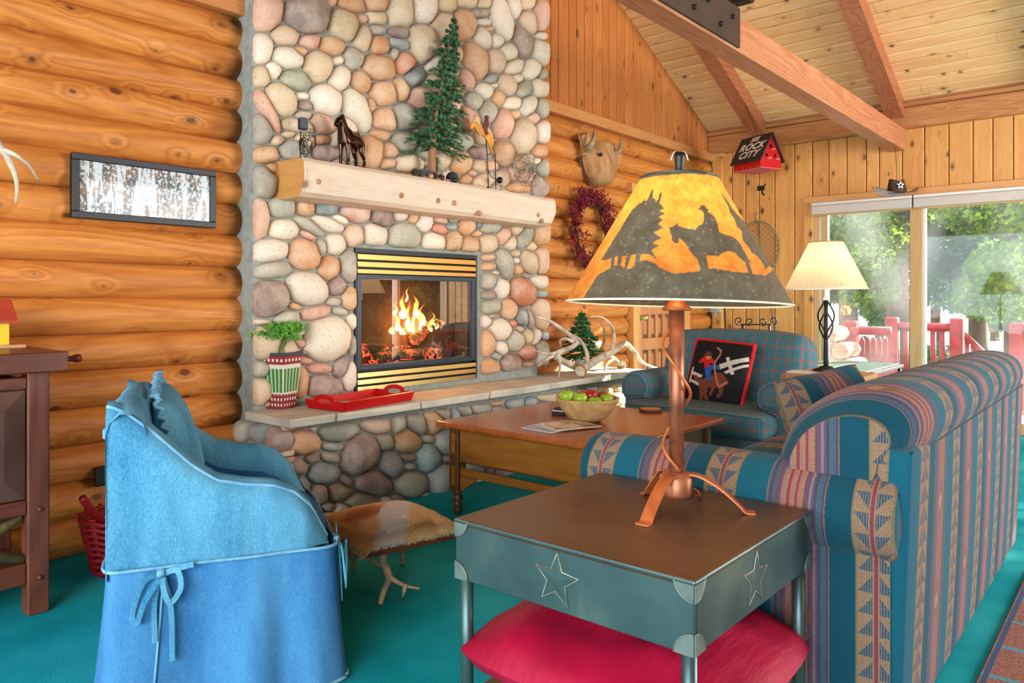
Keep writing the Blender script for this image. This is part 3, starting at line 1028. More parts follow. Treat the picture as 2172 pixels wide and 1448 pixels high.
def tree_xy(x, y, h, label, mi, seed, sp, low=.8):
    px, _ = proj((x, y, 0)) if x * CT + y * ST > 0.1 else (0, 0)
    rng = np.random.default_rng(seed)
    t = thing('tree', label, 'tree', (x, y, -0.42), group='trees beyond the deck')
    pts = spline([(0, 0, 0), (.05, .03, h * .4), (0, 0, h * .9)], 4)
    MB().tube(pts, taper(len(pts), .2, .05), 8).build('trunk', M['trunk'], t)
    bl = []
    for k in range(26):
        f, a = rng.uniform(0, 1) ** 1.4, rng.uniform(0, 6.28)
        rr = sp * rng.uniform(.2, .8)
        bl.append((math.cos(a) * rr, math.sin(a) * rr, low + (h - low) * f, 1.5, 1.5, 1.2))
    m = MB()
    leaf_cloud(m, bl, 14000, .13, rng)
    m.build('foliage', LEAF[mi], t, kind='stuff')


for k, (x, y) in enumerate([(12.4, -6.6), (13.4, -8.8), (11.6, -9.4), (15.0, -10.6), (12.6, -11.6), (11.4, -7.4)]):
    tree_xy(x, y, 8.5, 'green tree mirrored in the fireplace glass', 1, 30 + k, 2.9, low=.3)
for k, (px, x, z) in enumerate([(1770, 13.4, .5), (1850, 14.0, .6), (1925, 13.6, .55), (1990, 15.5, .5), (2085, 14.5, .4), (2145, 13.5, .35)]):
    q = at(px, 700, x=x)
    rng = np.random.default_rng(50 + k)
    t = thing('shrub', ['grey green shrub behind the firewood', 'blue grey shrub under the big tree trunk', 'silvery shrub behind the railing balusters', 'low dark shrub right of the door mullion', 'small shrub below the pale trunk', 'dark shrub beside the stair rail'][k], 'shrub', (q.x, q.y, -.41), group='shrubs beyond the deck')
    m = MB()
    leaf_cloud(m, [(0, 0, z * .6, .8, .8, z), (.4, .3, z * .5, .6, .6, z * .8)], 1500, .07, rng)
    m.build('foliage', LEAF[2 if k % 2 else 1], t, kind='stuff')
    MB().tube([(0, 0, 0), (0.02, 0, z * .8)], [.03, .01], 6).build('stem', M['trunk'], t)
# ---------------------------------------------------------------- stone fireplace
FY = 3.70                                                       # plane of the mortar face
IX0, IX1, IZ0, IZ1 = 2.862, 3.940, 0.632, 1.512                 # insert opening
HZ, HY0, HX0, HX1 = 0.60, 3.275, 2.13, 5.655                    # hearth slab
fp = thing('stone_fireplace', 'tall river stone fireplace and raised hearth built against the log wall', 'fireplace', (3.4, FY, 0))
m = MB()
for a, b, c_, d_ in ((2.185, IX0, 0, 4.5), (IX1, 4.645, 0, 4.5), (IX0, IX1, 0, IZ0), (IX0, IX1, IZ1, 4.5)):
    m.box((a, FY, c_), (b, 4.21, d_))
m.build('mortar_body', M['mortar'], fp, world=True, weld=0.0004)
mh = MB().box((HX0 + .05, 3.42, 0), (HX1 - .04, FY - .002, HZ - .046))
mh.build('mortar_base', M['mortar'], fp, world=True)
PAL = {'wh': (226, 208, 184), 'tn': (208, 178, 142), 'or': (206, 152, 106), 'pk': (212, 158, 132), 'pu': (150, 122, 112), 'gr': (164, 158, 138),
       'bl': (138, 148, 146), 'rd': (200, 122, 88), 'te': (112, 148, 144)}
# every stone as (cx, cy, rx, ry, tilt, colour) within five windows of the photograph
SA = '''205,90,118,150,15,pk 495,110,165,140,10,pu 675,20,35,40,60,or 758,180,105,130,-10,tn 815,40,105,55,10,or 900,138,55,35,5,or 995,35,75,70,0,or 990,130,78,60,10,tn
895,285,65,110,15,tn 995,215,60,45,20,gr 1010,325,65,80,-10,or 345,255,98,75,10,tn 170,345,82,115,-5,wh 520,300,80,55,0,pk 678,330,92,70,8,or 455,365,48,35,20,or
362,418,112,78,15,wh 578,482,98,112,10,tn 722,435,50,32,-5,wh 832,415,75,85,0,gr 1010,485,120,95,15,or 258,505,58,65,0,wh 168,545,72,75,0,tn 412,578,112,75,10,gr
730,570,75,98,20,wh 880,590,68,90,-15,or 1040,670,100,92,0,or 318,710,108,125,-15,tn 220,795,55,170,-28,pk 632,715,115,115,20,wh 465,690,60,32,10,wh 488,755,62,45,15,pu
850,785,95,170,-20,wh 955,750,35,55,0,or 1060,865,100,92,0,or 480,825,65,40,0,gr 170,920,88,118,-5,gr 605,885,70,95,-40,pk 440,900,125,52,8,tn 800,905,60,75,-35,wh
372,960,50,28,-5,tn 292,1005,50,40,0,tn 205,1105,98,65,-5,or 615,995,58,38,0,or 480,1000,70,50,20,tn 400,1070,105,70,0,gr 640,1090,85,55,5,pu 700,1000,30,60,0,tn
940,1080,90,115,10,or 1025,960,80,45,5,or 1095,1080,65,60,0,or 1085,1165,60,40,0,or 190,1300,92,120,-8,gr 255,1200,48,40,10,or 800,1100,40,60,0,gr
330,-60,120,50,0,tn 60,-60,90,50,0,or'''
SB = '''55,110,82,115,0,tn 55,235,72,50,20,pu 55,315,85,45,15,bl 15,385,30,55,0,gr 90,460,80,88,10,rd 230,80,90,105,5,wh 385,40,75,62,0,tn 530,20,75,50,0,tn 655,30,52,42,0,tn
360,175,88,95,0,tn 215,320,105,155,-10,tn 510,175,85,115,-10,or 620,98,85,38,-5,pu 655,160,70,30,5,wh 700,210,45,22,0,or 635,280,68,90,-15,wh 745,290,55,57,-30,wh 780,160,80,155,-15,wh
855,70,55,85,-5,wh 955,35,60,45,-10,tn 960,170,70,100,-10,tn 1045,130,48,105,0,pk 1055,262,42,35,25,wh 920,295,70,140,-15,pu 1042,370,62,105,-5,wh 830,375,70,70,20,wh 585,440,95,150,-5,or
730,440,72,90,0,tn 870,480,78,58,-20,wh 990,490,68,85,15,wh 1070,540,28,50,0,gr 700,565,55,38,-20,bl 535,560,50,95,-15,pk 815,610,72,80,0,tn 890,565,45,40,0,wh 650,650,72,65,5,wh
730,612,35,22,0,wh 1050,625,60,75,-5,wh 935,640,62,65,0,gr 755,700,50,65,0,or 580,720,68,75,0,gr 855,740,80,50,5,wh 965,755,60,85,20,wh 1060,780,40,80,0,gr 680,800,65,80,0,gr
870,820,45,40,0,or 1010,845,48,45,0,pk 790,890,75,115,0,pk 920,975,95,140,0,tn 1065,945,52,90,0,wh 640,980,60,65,0,tn 540,850,65,100,-15,pk 500,1010,85,65,0,gr 785,1100,75,100,0,or
630,1090,100,55,0,pu 1045,1075,60,50,0,or 490,1165,78,90,0,or 610,1185,55,55,0,tn 710,1180,55,35,0,or 895,1165,45,50,0,or 970,1130,40,40,0,tn 1030,1150,40,25,0,wh 1070,1210,35,75,0,gr
850,1245,45,55,0,pk 570,1240,40,35,0,pk 950,1265,60,45,0,pk 1040,1320,50,75,0,pu 790,1270,48,65,0,tn 640,1290,75,50,0,tn 905,1335,90,38,5,or 530,1275,45,40,0,or 60,640,55,90,-10,or
150,545,80,70,-35,bl 75,840,90,100,-20,gr 90,1015,95,80,5,gr 220,1075,55,75,0,gr 120,1160,105,70,0,tn 205,700,90,80,0,pk 240,950,70,55,0,pu 330,600,90,80,0,tn 380,760,95,90,0,pk
360,930,80,70,0,tn 310,460,80,70,0,wh 350,1110,70,80,0,tn 440,400,60,60,0,tn'''
SCC = '''145,245,62,135,-3,pk 292,182,88,70,5,gr 430,180,68,65,20,or 572,180,80,55,0,bl 755,215,105,68,5,pk 930,245,85,75,30,pu 1035,228,60,48,0,wh 300,320,95,68,-5,wh 460,300,115,45,32,gr
580,290,110,48,18,wh 668,257,58,30,15,wh 745,367,62,78,0,tn 890,355,85,85,10,wh 455,360,62,32,30,pk 540,435,40,55,0,gr 625,420,70,75,0,wh 205,460,125,78,-8,wh 435,480,100,110,-10,or
220,580,128,55,-8,gr 590,570,70,90,10,or 720,555,72,112,-5,gr 210,765,128,120,5,pu 448,700,128,112,10,wh 638,680,60,65,0,pu 735,762,72,85,0,or 620,782,52,30,0,gr 370,812,50,25,12,or
505,855,105,45,-12,pk 660,845,55,28,8,gr 755,910,55,62,0,wh 325,880,90,45,0,gr 155,912,70,20,0,tn 580,1020,150,150,10,wh 755,1065,50,82,-3,gr 180,1050,95,105,0,tn 410,1050,35,30,0,pk
430,1108,30,18,0,pu 440,1162,55,25,5,pk 150,1215,60,55,-10,gr 530,1208,90,35,3,pk 668,1200,52,88,15,pu 745,1245,85,100,10,wh 410,1280,50,90,0,or 560,1310,115,65,0,pu 150,1350,72,80,0,tn'''
SD = '''65,370,118,100,0,gr 135,245,38,48,10,or 198,275,58,72,0,wh 265,400,85,65,12,wh 302,255,52,38,15,or 300,318,55,40,20,rd 385,250,42,30,20,gr 380,308,42,20,0,bl 385,402,55,72,5,or
475,300,58,62,0,or 495,420,62,55,10,or 545,290,25,28,0,bl 535,347,38,25,-5,or 620,300,70,55,0,gr 610,410,62,62,0,tn 725,288,35,22,0,or 708,370,42,65,30,pk 795,320,40,42,0,tn 750,412,42,48,15,tn
845,375,48,80,25,gr 885,432,32,38,0,tn 945,350,48,75,5,or 628,500,52,25,0,or 628,558,60,28,-5,or 668,598,32,20,0,tn 705,545,58,110,-8,gr 788,475,38,22,0,tn 790,522,30,20,0,wh 798,580,32,35,0,or
872,525,60,85,-20,tn 945,520,40,85,0,pk 852,620,28,22,15,pu 930,655,58,42,0,wh 948,735,40,25,0,bl 612,650,45,55,0,gr 695,693,48,72,0,wh 620,740,42,32,0,pu 825,720,88,100,0,rd 940,865,60,100,0,tn
632,815,62,48,-5,gr 742,830,52,75,0,or 652,872,40,18,-10,pu 595,910,32,38,0,wh 825,885,45,68,-10,bl 880,895,32,70,-15,pu 770,920,30,26,0,rd 685,965,72,78,0,wh 815,958,28,30,0,tn 862,1005,38,50,0,tn
918,1005,30,60,15,wh 972,1000,25,30,0,bl 610,1048,45,88,0,or 692,1080,45,58,-20,wh 785,1030,58,75,15,gr 665,1130,40,30,20,bl 868,1108,65,50,8,rd 950,1125,45,95,0,gr 630,1205,60,65,10,or
755,1180,72,72,0,pu 875,1180,48,18,0,or 875,1220,50,20,0,gr'''
SE = '''675,600,182,125,5,or 1035,500,180,95,-8,gr 975,635,115,42,5,bl 950,738,95,48,12,gr 780,738,80,55,-20,pu 595,810,150,105,15,pu 1220,720,165,210,15,pu 880,890,145,115,10,bl 1370,440,140,78,5,tn
1570,430,60,100,5,gr 1755,420,95,120,-30,gr 1880,400,100,125,-25,or 1990,320,90,60,20,pu 2100,330,60,60,0,bl 1455,595,75,75,10,gr 1655,580,130,110,0,or 1855,568,72,40,8,gr 1850,745,115,140,0,te
1500,815,118,135,-8,bl 1670,735,85,38,0,pu 1690,818,68,35,0,bl 2000,600,90,110,0,bl 2030,750,70,40,0,pu 1095,955,80,55,35,pu 1340,960,185,130,5,pu 1690,975,160,110,-5,gr 1960,930,120,140,0,bl
1020,1040,140,85,0,pu 850,1050,90,90,0,pu 640,990,110,100,0,bl 2200,560,100,110,0,tn 2230,800,110,110,0,gr 1240,1130,140,80,0,gr'''
SE2 = '''185,500,60,95,0,gr 320,520,100,95,0,bl 470,580,70,130,0,pu 270,640,85,70,30,or 400,720,65,90,0,pu 200,760,80,90,0,gr 330,900,90,90,0,pu 480,880,80,110,0,or'''
SF = '''180,800,85,65,0,gr 375,775,98,65,0,gr 540,722,90,42,-8,or 700,715,100,85,0,bl 860,720,60,50,0,bl 545,790,80,40,0,pu 1050,665,92,60,0,tn 1230,640,110,70,0,or 1390,610,60,55,0,or 1490,580,65,40,0,wh
1610,600,75,65,0,or 1760,560,90,55,0,tn 1840,610,45,95,0,or 1740,680,70,60,0,tn 1600,700,80,60,0,wh 1430,700,90,60,0,tn 1240,770,100,60,0,gr 1000,790,110,70,0,pu 800,840,110,60,0,gr 1900,760,60,70,0,tn'''


def parse(txt, x0, y0, sc):
    out = []
    for w in txt.split():
        a = w.split(',')
        out.append((x0 + float(a[0]) * sc, y0 + float(a[1]) * sc, float(a[2]) * sc, float(a[3]) * sc, math.radians(float(a[4])), a[5]))
    return out


def lay_stones(st, plane, inside, fill_box, capd, nfill=2500, minr=5.0, seed=3):
    """fit neighbouring stones against each other on a plane and build every one"""
    rng = np.random.default_rng(seed)
    cx = np.array([s[0] for s in st]); cy = np.array([s[1] for s in st])
    rx = np.array([s[2] for s in st]); ry = np.array([s[3] for s in st]); an = np.array([s[4] for s in st])
    cols = [s[5] for s in st]

    def metric(px, py):
        dx, dy = px[..., None] - cx, py[..., None] - cy
        c, s = np.cos(an), np.sin(an)
        return np.sqrt(((dx * c + dy * s) / rx) ** 2 + ((-dx * s + dy * c) / ry) ** 2)
    x0, y0, x1, y1 = fill_box
    for _ in range(nfill):
        px, py = rng.uniform(x0, x1), rng.uniform(y0, y1)
        e = metric(np.array([px]), np.array([py]))[0]
        r = float(np.min((e - 1.06) * np.minimum(rx, ry)))
        if r > minr and inside(np.array([[px, py]]))[0]:
            r = min(r, 24)
            cx, cy = np.append(cx, px), np.append(cy, py)
            rx, ry, an = np.append(rx, r * rng.uniform(1.0, 1.5)), np.append(ry, r), np.append(an, rng.uniform(-.4, .4))
            cols.append(rng.choice(['wh', 'tn', 'or', 'gr', 'pk', 'pu']))
    NT_ = 22
    th = np.linspace(0, 2 * np.pi, NT_, endpoint=False)
    fr = np.linspace(0.06, 1.42, 60)
    for i in range(len(cx)):
        c, s = math.cos(an[i]), math.sin(an[i])
        wob = 1 + 0.035 * np.sin(2 * th + rng.uniform(0, 6)) + 0.03 * np.sin(3 * th + rng.uniform(0, 6))
        # slightly squared ovals, like river cobbles
        sq = (np.abs(np.cos(th)) ** 2.3 + np.abs(np.sin(th)) ** 2.3) ** (-1 / 2.3)
        ux, uy = np.cos(th) * rx[i] * wob * sq, np.sin(th) * ry[i] * wob * sq
        dx, dy = ux * c - uy * s, ux * s + uy * c
        PX, PY = cx[i] + dx[:, None] * fr, cy[i] + dy[:, None] * fr
        e = metric(PX, PY)
        own = e[..., i].copy()
        e[..., i] = 99
        gap = 1.0 / max(6.0, min(rx[i], ry[i]))
        ok = (own < np.min(e, -1) - gap) & inside(np.stack([PX.ravel(), PY.ravel()], 1)).reshape(PX.shape)
        k = np.where(ok.all(1), len(fr) - 1, np.argmin(ok, 1) - 1)
        k = np.clip(k, 2, None)
        rr = fr[k]
        for _ in range(2):
            rr = np.minimum(rr, (np.roll(rr, 1) + 2 * rr + np.roll(rr, -1)) / 4 + 0.015)
        rr = (np.roll(rr, 1) + 4 * rr + np.roll(rr, -1)) / 6
        bx, by = cx[i] + dx * rr, cy[i] + dy * rr
        if not inside(np.array([[cx[i], cy[i]]]))[0]:
            continue
        o3 = plane(cx[i], cy[i])
        B = [plane(a, b) for a, b in zip(bx, by)]
        nrm = plane.n
        cen = sum(B, Vector()) / NT_
        mr = min((b - cen).length for b in B)
        h = min(capd, 0.018 + 0.68 * mr)
        vs_, fs = [], []
        sd = rng.uniform(0, 90)
        rings = [(0.97, -0.035), (0.99, 0.0), (0.965, .28), (0.89, .50), (0.72, .76), (0.46, .93), (0.2, .99)]
        for f, hh in rings:
            for b in B:
                p = cen.lerp(b, f)
                q = p + nrm * (h * hh if hh > 0 else hh)
                if 0 < hh: q = q + nrm * 0.012 * f * (1 - f) * mnoise.noise(Vector((p.x * 14, p.z * 14, sd)))
                vs_.append(q)
        vs_.append(cen + nrm * h)
        for a in range(len(rings) - 1):
            for t in range(NT_):
                fs.append((a * NT_ + t, a * NT_ + (t + 1) % NT_, (a + 1) * NT_ + (t + 1) % NT_, (a + 1) * NT_ + t))
        L = (len(rings) - 1) * NT_
        for t in range(NT_):
            fs.append((L + t, L + (t + 1) % NT_, len(vs_) - 1))
        if (Vector(vs_[1]) - cen).cross(Vector(vs_[2]) - cen).dot(nrm) < 0:
            fs = [f[::-1] for f in fs]
        base = PAL[cols[i]]
        j = rng.uniform(-3, 3, 3) + rng.uniform(-9, 9)
        MB().add(vs_, fs, smooth=True).build('stone', M['stone'], fp, world=True, color=C(*[max(20, min(250, base[q] + j[q])) for q in range(3)]))


def plane_y(yv):
    f = lambda px, py: at(px, py, y=yv)
    f.n = Vector((0, -1, 0))
    return f


def plane_x(xv):
    f = lambda px, py: at(px, py, x=xv)
    f.n = Vector((-1, 0, 0))
    return f


def inside_face(p):
    x, y = p[:, 0], p[:, 1]
    ti, bi = 524 + (x - 757) * 0.0626, 824 - (x - 772) * 0.09
    ins = (x > 752) & (x < 1018) & (y > ti - 4) & (y < bi)
    hearth = y > 868 - (x - 520) * 0.145
    return (x > 536) & (x < 1160) & ~ins & ~hearth & (y > -170)


stones = parse(SA, 500, 0, .297) + parse(SB, 830, 0, .297) + parse(SCC, 500, 380, .3315) + parse(SD, 830, 380, .3315)
lay_stones(stones, plane_y(FY), inside_face, (530, -150, 1156, 860), 0.10)


def inside_base(p):
    x, y = p[:, 0], p[:, 1]
    top = 912 - (x - 616) * 0.143
    bot = 1112 - (x - 616) * 0.20
    return (x > 606) & (x < 1372) & (y > top) & (y < bot)


lay_stones(parse(SE, 480, 800, .2302) + parse(SF, 940, 700, .2118), plane_y(3.42), inside_base, (612, 790, 1370, 1100), 0.09, minr=6, seed=5)


def inside_end(p):
    x, y = p[:, 0], p[:, 1]
    return (x > 505) & (x < 612) & (y > 886 + (x - 505) * 0.17) & (y < 1085)


lay_stones(parse(SE2, 480, 800, .2302), plane_x(2.185), inside_end, (508, 886, 610, 1080), 0.06, minr=6, seed=6)

# hearth flagstones, each its own slab
cuts = [HX0, 2.42, 3.02, 3.62, 4.26, 5.02, 5.40, HX1]
for k, (a, b) in enumerate(zip(cuts[:-1], cuts[1:])):
    g = 0.006
    m = MB()
    m.box((a + g, HY0 + random.uniform(-.008, .008), HZ - .045), (b - g, FY - .002 if b < 4.66 else 3.80, HZ + random.uniform(-.003, .003)), 0.007, seg=2)
    m.v = [(x + .004 * mnoise.noise(Vector((x * 9, y * 9, z * 30))), y + .008 * mnoise.noise(Vector((x * 14, z * 40, 3))), z) for x, y, z in m.v]
    m.build('hearth_slab', M['slab'], fp, world=True)

# ---------------------------------------------------------------- gas insert with burning logs
ins = thing('fireplace_insert', 'black fireplace insert with brass louvres, glass front and burning logs', 'fireplace insert', (3.4, FY, IZ0))
y0 = FY - 0.012
MB().box((IX0, y0, IZ1 - .028), (IX1, FY + .05, IZ1)).build('top_frame', M['black'], ins, world=True)
for a in (IX0, IX1 - .014):
    MB().box((a, y0, IZ0 + .002), (a + .014, FY + .05, IZ1 - .029)).build('side_frame', M['black'], ins, world=True)
gz0, gz1 = 0.765, 1.352                                          # glass door
for zz in (1.362, 1.412, 1.452):
    pass
for k, (za, zb) in enumerate(((1.440, 1.478), (1.395, 1.432), (1.355, 1.386), (0.718, 0.752), (0.676, 0.710), (0.634, 0.668))):
    prof = [(y0 + .004, za), (y0 - .006, za + .003), (y0 - .002, zb - .004), (y0 + .010, zb)]
    MB().prism([(-p[0], p[1]) for p in prof], IX0 + .016, IX1 - .016, 'X').xf(Matrix(((1, 0, 0, 0), (0, -1, 0, 0), (0, 0, 1, 0), (0, 0, 0, 1)))).build('louvre', M['brass'], ins, world=True)
MB().box((IX0 + .015, FY + .02, IZ0), (IX1 - .015, FY + .03, gz0)).build('lower_backing', M['black'], ins, world=True)
MB().box((IX0 + .015, FY + .02, gz1), (IX1 - .015, FY + .03, IZ1)).build('upper_backing', M['black'], ins, world=True)
dk = plain('blue_black_enamel', C(44, 56, 66), 0.35, var=0.05)
for a, b, c_, d_ in ((IX0 + .016, IX0 + .046, gz0, gz1), (IX1 - .046, IX1 - .016, gz0, gz1), (IX0 + .046, IX1 - .046, gz1 - .03, gz1), (IX0 + .046, IX1 - .046, gz0, gz0 + .03)):
    MB().box((a, y0 - .004, c_), (b, FY + .02, d_), 0.003).build('door_frame', dk, ins, world=True)


def fglass():
    k = NT('fireplace_glass')
    tr = k.n('BsdfTransparent', {0: (0.95, 0.95, 0.95, 1)})
    gl = k.n('BsdfGlossy', {'Color': (1, 1, 1, 1), 'Roughness': 0.0})
    mx = k.n('MixShader', {0: 0.15, 1: tr.outputs[0], 2: gl.outputs[0]})
    k.t.links.new(mx.outputs[0], k.out.inputs[0])
    return k.m


MB().box((IX0 + .046, FY + .002, gz0 + .03), (IX1 - .046, FY + .006, gz1 - .03)).build('glass', fglass(), ins, world=True)
fb = plain('firebox_liner', C(118, 116, 100), 0.9, var=0.15)
soot = plain('sooty_brick', C(96, 92, 80), 0.95, var=0.25)
yb = 4.16
MB().box((IX0 + .03, yb, gz0), (IX1 - .03, yb + .02, gz1)).build('back_liner', fb, ins, world=True)
MB().box((IX0 + .03, FY + .03, gz0 - .01), (IX1 - .03, yb, gz0)).build('firebox_floor', plain('ash', C(60, 52, 48), 0.95, var=.3), ins, world=True)
MB().box((IX0 + .03, FY + .03, gz1), (IX1 - .03, yb, gz1 + .01)).build('firebox_roof', M['black'], ins, world=True)
for s_ in (0, 1):
    xa = IX0 + .03 if s_ == 0 else IX1 - .045
    MB().box((xa, FY + .03, gz0), (xa + .015, yb, gz1)).build('side_liner', plain('liner_joint', C(70, 68, 60), 0.95), ins, world=True)
    bh = (gz1 - gz0) / 9
    for r_ in range(9):
        yy = FY + .032 - (0.06 if r_ % 2 else 0)
        while yy < yb:
            ya, yc_ = max(yy, FY + .032), min(yy + .115, yb - .002)
            if yc_ - ya > .02:
                xx = (xa + .0152, xa + .021) if s_ == 0 else (xa - .006, xa - .0002)
                MB().box((xx[0], ya, gz0 + bh * r_ + .002), (xx[1], yc_, gz0 + bh * (r_ + 1) - .003)).build('brick', soot, ins, world=True)
            yy += .119


def charred():
    k = NT('charred_log')
    o = k.obj(4.0)
    v = k.n('TexVoronoi', {'Vector': o, 'Scale': 26.0}, feature='DISTANCE_TO_EDGE').outputs[0]
    nz = k.noise(o, 7.0, 4)
    k.base(k.ramp(nz, [(0.35, C(36, 28, 24)), (0.6, C(104, 76, 56)), (0.8, C(160, 132, 102))]), 0.95)
    g = k.math('MULTIPLY', k.ramp(v, [(0.02, (1, 1, 1, 1)), (0.10, (0, 0, 0, 1))]), k.ramp(nz, [(0.46, (0, 0, 0, 1)), (0.56, (1, 1, 1, 1))]))
    k.put(k.p.inputs['Emission Color'], (1.0, 0.07, 0.02, 1))
    k.put(k.p.inputs['Emission Strength'], k.math('MULTIPLY', g, 2.2))
    k.bump(v, 0.8, 0.02)
    return k.m


def ember():
    k = NT('glowing_embers')
    o = k.obj(1.0)
    v = k.noise(o, 30.0, 3, 0.7)
    k.base(C(40, 24, 20), 0.95)
    k.put(k.p.inputs['Emission Color'], (1.0, 0.08, 0.03, 1))
    k.put(k.p.inputs['Emission Strength'], k.math('MULTIPLY', k.ramp(v, [(0.45, (0, 0, 0, 1)), (0.85, (1, 1, 1, 1))]), 3.0))
    k.bump(v, 1.0, 0.02)
    return k.m


M['char'] = charred()
M['ember'] = ember()
LG = [((3.05, 3.90, .87), (3.72, 3.93, .885), .060), ((3.10, 3.82, .81), (3.66, 3.80, .82), .045), ((3.16, 3.98, .98), (3.74, 3.88, 1.02), .050),
      ((3.45, 3.80, .93), (3.78, 3.96, 1.07), .046), ((3.10, 4.02, .90), (3.4, 3.95, 1.08), .04)]
for a, b, r in LG:
    a, b = Vector(a), Vector(b)
    pts = [a.lerp(b, t / 6) for t in range(7)]
    pts = [p + 0.012 * mnoise.noise_vector(p * 9) for p in pts]
    MB().tube(pts, [r * (1 + .16 * mnoise.noise(p * 7)) for p in pts], 9, smooth=False).build('burning_log', M['char'], ins, world=True)
em = MB()
em.grid(lambda u, v: (2.98 + .82 * u, 3.76 + .30 * v, gz0 + .035 * math.sin(math.pi * u) + .02 * mnoise.noise(Vector((u * 14, v * 8, 0)))), 40, 14)
em.build('ember_bed', M['ember'], ins, world=True)
for i in range(4):
    xx = 3.12 + i * .16
    MB().tube([(xx, 3.76, gz0), (xx, 3.76, gz0 + .06), (xx, 3.95, gz0 + .07)], .008, 6).build('grate_bar', M['iron'], ins, world=True)


def flame_mat():
    k = NT('flame')
    tc = k.n('TexCoord').outputs['Generated']
    _, _, z = k.sep(tc)
    nz = k.noise(k.obj(5.0), 14.0, 3)
    f = k.math('ADD', z, k.math('MULTIPLY', k.math('SUBTRACT', nz, .5), .5))
    col = k.ramp(f, [(0.05, (1.0, .62, .22, 1)), (0.45, (1.0, .36, .06, 1)), (1.0, (1.0, .12, .02, 1))])
    e = k.n('Emission', {0: col, 1: 4.5})
    tr = k.n('BsdfTransparent')
    lw = k.n('LayerWeight', {0: 0.45}).outputs['Facing']
    al = k.ramp(k.math('ADD', k.math('MULTIPLY', f, .75), k.math('MULTIPLY', lw, .35)), [(0.18, (.75, .75, .75, 1)), (0.85, (0, 0, 0, 1))])
    mx = k.n('MixShader', {0: al, 1: tr.outputs[0], 2: e.outputs[0]})
    k.t.links.new(mx.outputs[0], k.out.inputs[0])
    return k.m


M['flame'] = flame_mat()
for k, (px, pyt, pyb, w) in enumerate([(855, 622, 676, .040), (883, 626, 672, .038), (842, 655, 700, .03), (897, 642, 690, .028), (921, 672, 690, .016), (936, 678, 692, .014), (870, 680, 702, .05),
                                       (830, 690, 705, .03), (905, 676, 700, .034), (912, 690, 702, .02), (856, 694, 708, .03), (884, 692, 706, .04), (838, 640, 668, .018), (864, 635, 695, .024), (875, 648, 698, .022), (890, 655, 700, .022), (848, 668, 704, .022), (915, 660, 698, .018), (928, 682, 698, .014), (862, 605, 640, .012)]):
    yy = 3.79 + .03 * (k % 3)
    b, t = at(px, pyb, y=yy), at(px + random.uniform(-4, 4), pyt, y=yy)
    H = t.z - b.z
    pts, rad = [], []
    for i in range(11):
        f = i / 10
        pts.append((b.x + (t.x - b.x) * f + .020 * math.sin(f * 8 + k * 2) * (f + .15), yy + .01 * math.cos(f * 6 + k), b.z + H * f))
        rad.append(max(.0010, .75 * w * (min(1.0, (f + .08) / .25)) ** .7 * (1 - f) ** .85 * (1 + .25 * math.sin(f * 11 + k))))
    MB().tube(pts, rad, 10).build('flame', M['flame'], ins, world=True)
fl = bpy.data.lights.new('fire_glow', 'POINT')
fl.energy, fl.color, fl.shadow_soft_size = 6.0, (1.0, .42, .12), .08
flo = bpy.data.objects.new('fire_glow', fl)
COL.objects.link(flo)
flo.location = (3.4, 3.755, 1.02)

# ---------------------------------------------------------------- mantel
mt = thing('mantel_beam', 'pale hand hewn log mantel set into the river stone', 'mantel', (3.43, 3.6, 1.75))
MX0, MX1 = 2.318, 4.56
pr = [(3.72, 1.955), (3.47, 1.957), (3.452, 1.935), (3.448, 1.85), (3.47, 1.775), (3.50, 1.752), (3.60, 1.742), (3.72, 1.745)]
n_ = 40
vs_, fs = [], []
for i in range(n_ + 1):
    f = i / n_
    x = MX0 + (MX1 - MX0) * f
    for j, (yy, zz) in enumerate(pr):
        k = mnoise.noise(Vector((x * 2.2, j * 2.1, 4))) * .012 + mnoise.noise(Vector((x * 9, j * 3.3, 8))) * .004
        ang = 0.0
        if i == 0: ang = (.02 if zz < 1.85 else 0)
        vs_.append((x + (0.02 * (1 - (yy - 3.45) / .27) if i == 0 else 0) - (.05 * max(0, (1.84 - zz) / .1) if i == n_ else 0), yy + (k if j not in (0, 7) else 0), zz + (k * .6 if j > 1 else k * .25)))
N = len(pr)
for i in range(n_):
    for j in range(N):
        fs.append((i * N + j, i * N + (j + 1) % N, (i + 1) * N + (j + 1) % N, (i + 1) * N + j))
mb_ = MB().add(vs_, fs, smooth=False)
mb_.add([vs_[n_ * N + j] for j in range(N)], [tuple(range(N))])
mb_.build('beam', M['mantel'], mt, world=True)
MB().add([(p[0] - .001, p[1], p[2]) for p in vs_[:N]], [tuple(range(N - 1, -1, -1))]).add([(p[0] + .02, p[1], p[2]) for p in vs_[:N]], [tuple(range(N))]).build('sawn_end', M['mantel_end'], mt, world=True)
for px, py in ((676, 384), (852, 414), (964, 430), (1018, 452), (1142, 455), (1150, 468), (930, 425)):
    q = at(px, py, y=3.452)
    MB().lathe([(0.020, 0.008), (0.017, -.006), (0.008, -.010), (0.0, -.008)], 9, (q.x, 3.456, q.z), axis='Y', cap1=False).build('knot', M['bark'], mt, world=True)
# ---------------------------------------------------------------- sofa
sofa = thing('sofa', 'rolled-arm sofa in teal southwestern stripe fabric seen from behind', 'sofa', (3.28, 1.0, 0))
SX0, SX1 = 2.145, 4.42


def circ(cx, cz, r, a0, a1, n):
    return [(cx + r * math.cos(R(a0 + (a1 - a0) * i / n)), cz + r * math.sin(R(a0 + (a1 - a0) * i / n))) for i in range(n + 1)]


